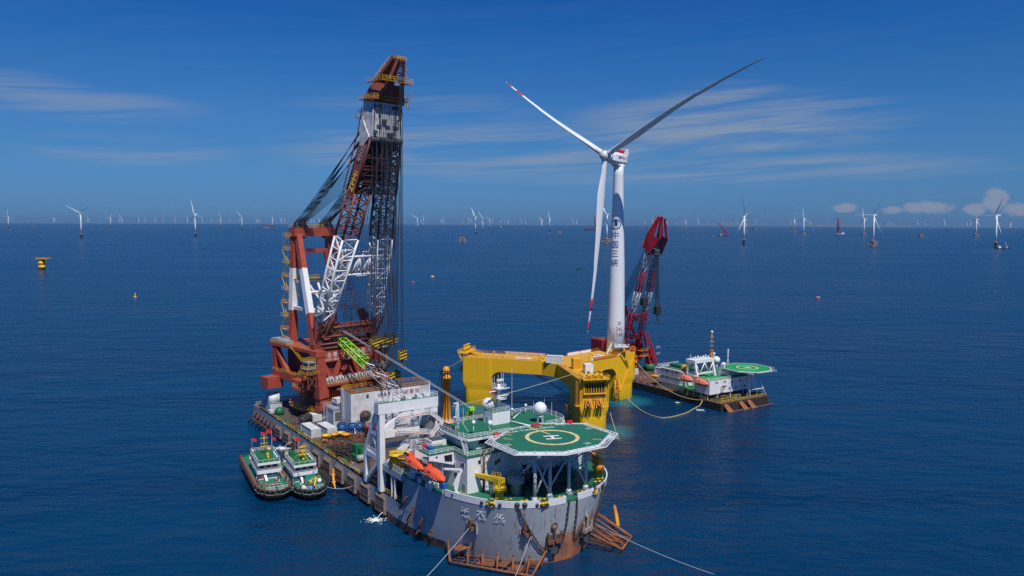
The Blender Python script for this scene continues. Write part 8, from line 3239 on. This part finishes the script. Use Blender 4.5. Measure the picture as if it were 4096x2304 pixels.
line('mooring_rope', sag(t2b, S3(27.5, -24.1, 3.2), .8, 10), .07, wrope, 'pale rope from the inner tug bow to the grey hull')
line('mooring_rope', sag(TUGS[1] @ Vector((11.0, 3.6, 3.4)), TUGS[2] @ Vector((8.0, -3.8, 3.4)), .3, 6), .06, wrope, 'short pale rope between the bows of the two tugs')


def foam(x, y, r0, n, label):
    mb = MB()
    rnd = random.Random(int(x * 10))
    for i in range(n):
        a, q = rnd.uniform(0, 6.28), abs(rnd.gauss(0, .5)) * r0
        s = rnd.uniform(.05, .22)
        c = (x + q * math.cos(a) * 1.4, y + q * math.sin(a), .02)
        mb.lathe([(s, 0), (s * .7, .08), (.02, .13)], c, 6)
    tag(mb.build('foam', foamm), label, 'foam', kind='stuff')


foam(-35.4, 196.0, 2.0, 260, 'white splash of cooling water by the grey hull')
foam(-78.6, 259.5, 2.8, 300, 'white foam between the tugs and the grey hull')
foam(72.0, 329.5, 1.0, 60, 'small white splash beside the black barge')
foam(78.6, 316.4, 1.6, 110, 'white splash near the barge corner')
mb = MB()
mb.path(sag(S3(47.6, -24.1, 1.9), (-35.2, 196.2, .1), -.5, 6), .11, 5)
mb.path(sag(S3(-27, -24.1, 2.4), (-78, 259.3, .1), -.5, 6), .11, 5)
tag(mb.build('discharge_water', foamm), 'jets of cooling water falling from the grey hull', 'water jet', kind='stuff')


# ------------------------------------------------------------------ one mesh per separate piece
def split_pieces(o, gap=.45):
    """parts that ended up as several far apart pieces become objects of their own"""
    me = o.data
    n = len(me.vertices)
    par = list(range(n))

    def find(i):
        while par[i] != i:
            par[i] = par[par[i]]
            i = par[i]
        return i
    for e in me.edges:
        a, b = find(e.vertices[0]), find(e.vertices[1])
        if a != b:
            par[a] = b
    isl = {}
    for i in range(n):
        isl.setdefault(find(i), []).append(i)
    ks = list(isl)
    if len(ks) < 2 or len(ks) > 700:
        return
    bb = []
    for k in ks:
        P = [me.vertices[i].co for i in isl[k]]
        bb.append([(min(p[c] for p in P) - gap / 2, max(p[c] for p in P) + gap / 2) for c in range(3)])
    g = list(range(len(ks)))

    def fg(i):
        while g[i] != i:
            g[i] = g[g[i]]
            i = g[i]
        return i
    for i in range(len(ks)):
        for j in range(i):
            if fg(i) != fg(j) and all(bb[i][c][0] <= bb[j][c][1] and bb[j][c][0] <= bb[i][c][1] for c in range(3)):
                g[fg(i)] = fg(j)
    groups = {}
    for i, k in enumerate(ks):
        groups.setdefault(fg(i), []).extend(isl[k])
    if not 1 < len(groups) <= 14:
        return
    own = {}
    for q, vs in enumerate(groups.values()):
        for v in vs:
            own[v] = q
    for q in range(1, len(groups)):
        c = o.copy()
        c.data = me.copy()
        COL.objects.link(c)
        b = bmesh.new()
        b.from_mesh(c.data)
        b.verts.ensure_lookup_table()
        bmesh.ops.delete(b, geom=[v for v in b.verts if own[v.index] != q], context='VERTS')
        b.to_mesh(c.data)
        b.free()
    b = bmesh.new()
    b.from_mesh(me)
    bmesh.ops.delete(b, geom=[v for v in b.verts if own[v.index] != 0], context='VERTS')
    b.to_mesh(me)
    b.free()


for o in [o for o in bpy.data.objects if o.type == 'MESH' and o.parent is not None]:
    if o.name.split('.')[0] in ('boom', 'banner', 'flange', 'roller', 'window', 'access_platform', 'deck_railing', 'hoist_sheave', 'side_deck_fitting', 'gantry_railing', 'signal_mast', 'deckhouse_railing', 'house_railing',
                                'pedestal_railing', 'sheave_block', 'railing', 'roof_railing', 'antenna', 'boom_walkway', 'deck_fitting', 'column_ladder', 'luffing_rope', 'deck_winch', 'deck_locker', 'mooring_gear', 'life_raft_canister',
                                'davit', 'whip_aerial', 'fire_monitor_box', 'crane_railing', 'gallery_railing', 'boat_deck_railing', 'antenna_mast', 'recess_column', 'fairlead', 'rack_platform', 'gantry_brace', 'boom_saddle', 'wall_ladder', 'roof_locker', 'deck_marking', 'painted_logo', 'auxiliary_crane', 'crane_base', 'roof_plant', 'helideck_leg'):
        split_pieces(o)


# ------------------------------------------------------------------ sea air
mb = MB()
mb.box(-42000, 42000, -42000, 42000, -112, 152)
hz = mb.build('haze', [])
tag(hz, 'thin bluish sea haze', 'haze', kind='stuff')
hm = bpy.data.materials.new('sea_haze')
hm.use_nodes = True
ht = hm.node_tree
ht.nodes.clear()
pv = N(ht, 'ShaderNodeVolumePrincipled', i_Density=2.4e-5)
pv.inputs['Color'].default_value = (0.24, 0.44, 0.72, 1)
ho = N(ht, 'ShaderNodeOutputMaterial')
ht.links.new(pv.outputs[0], ho.inputs['Volume'])
hz.data.materials.append(hm)
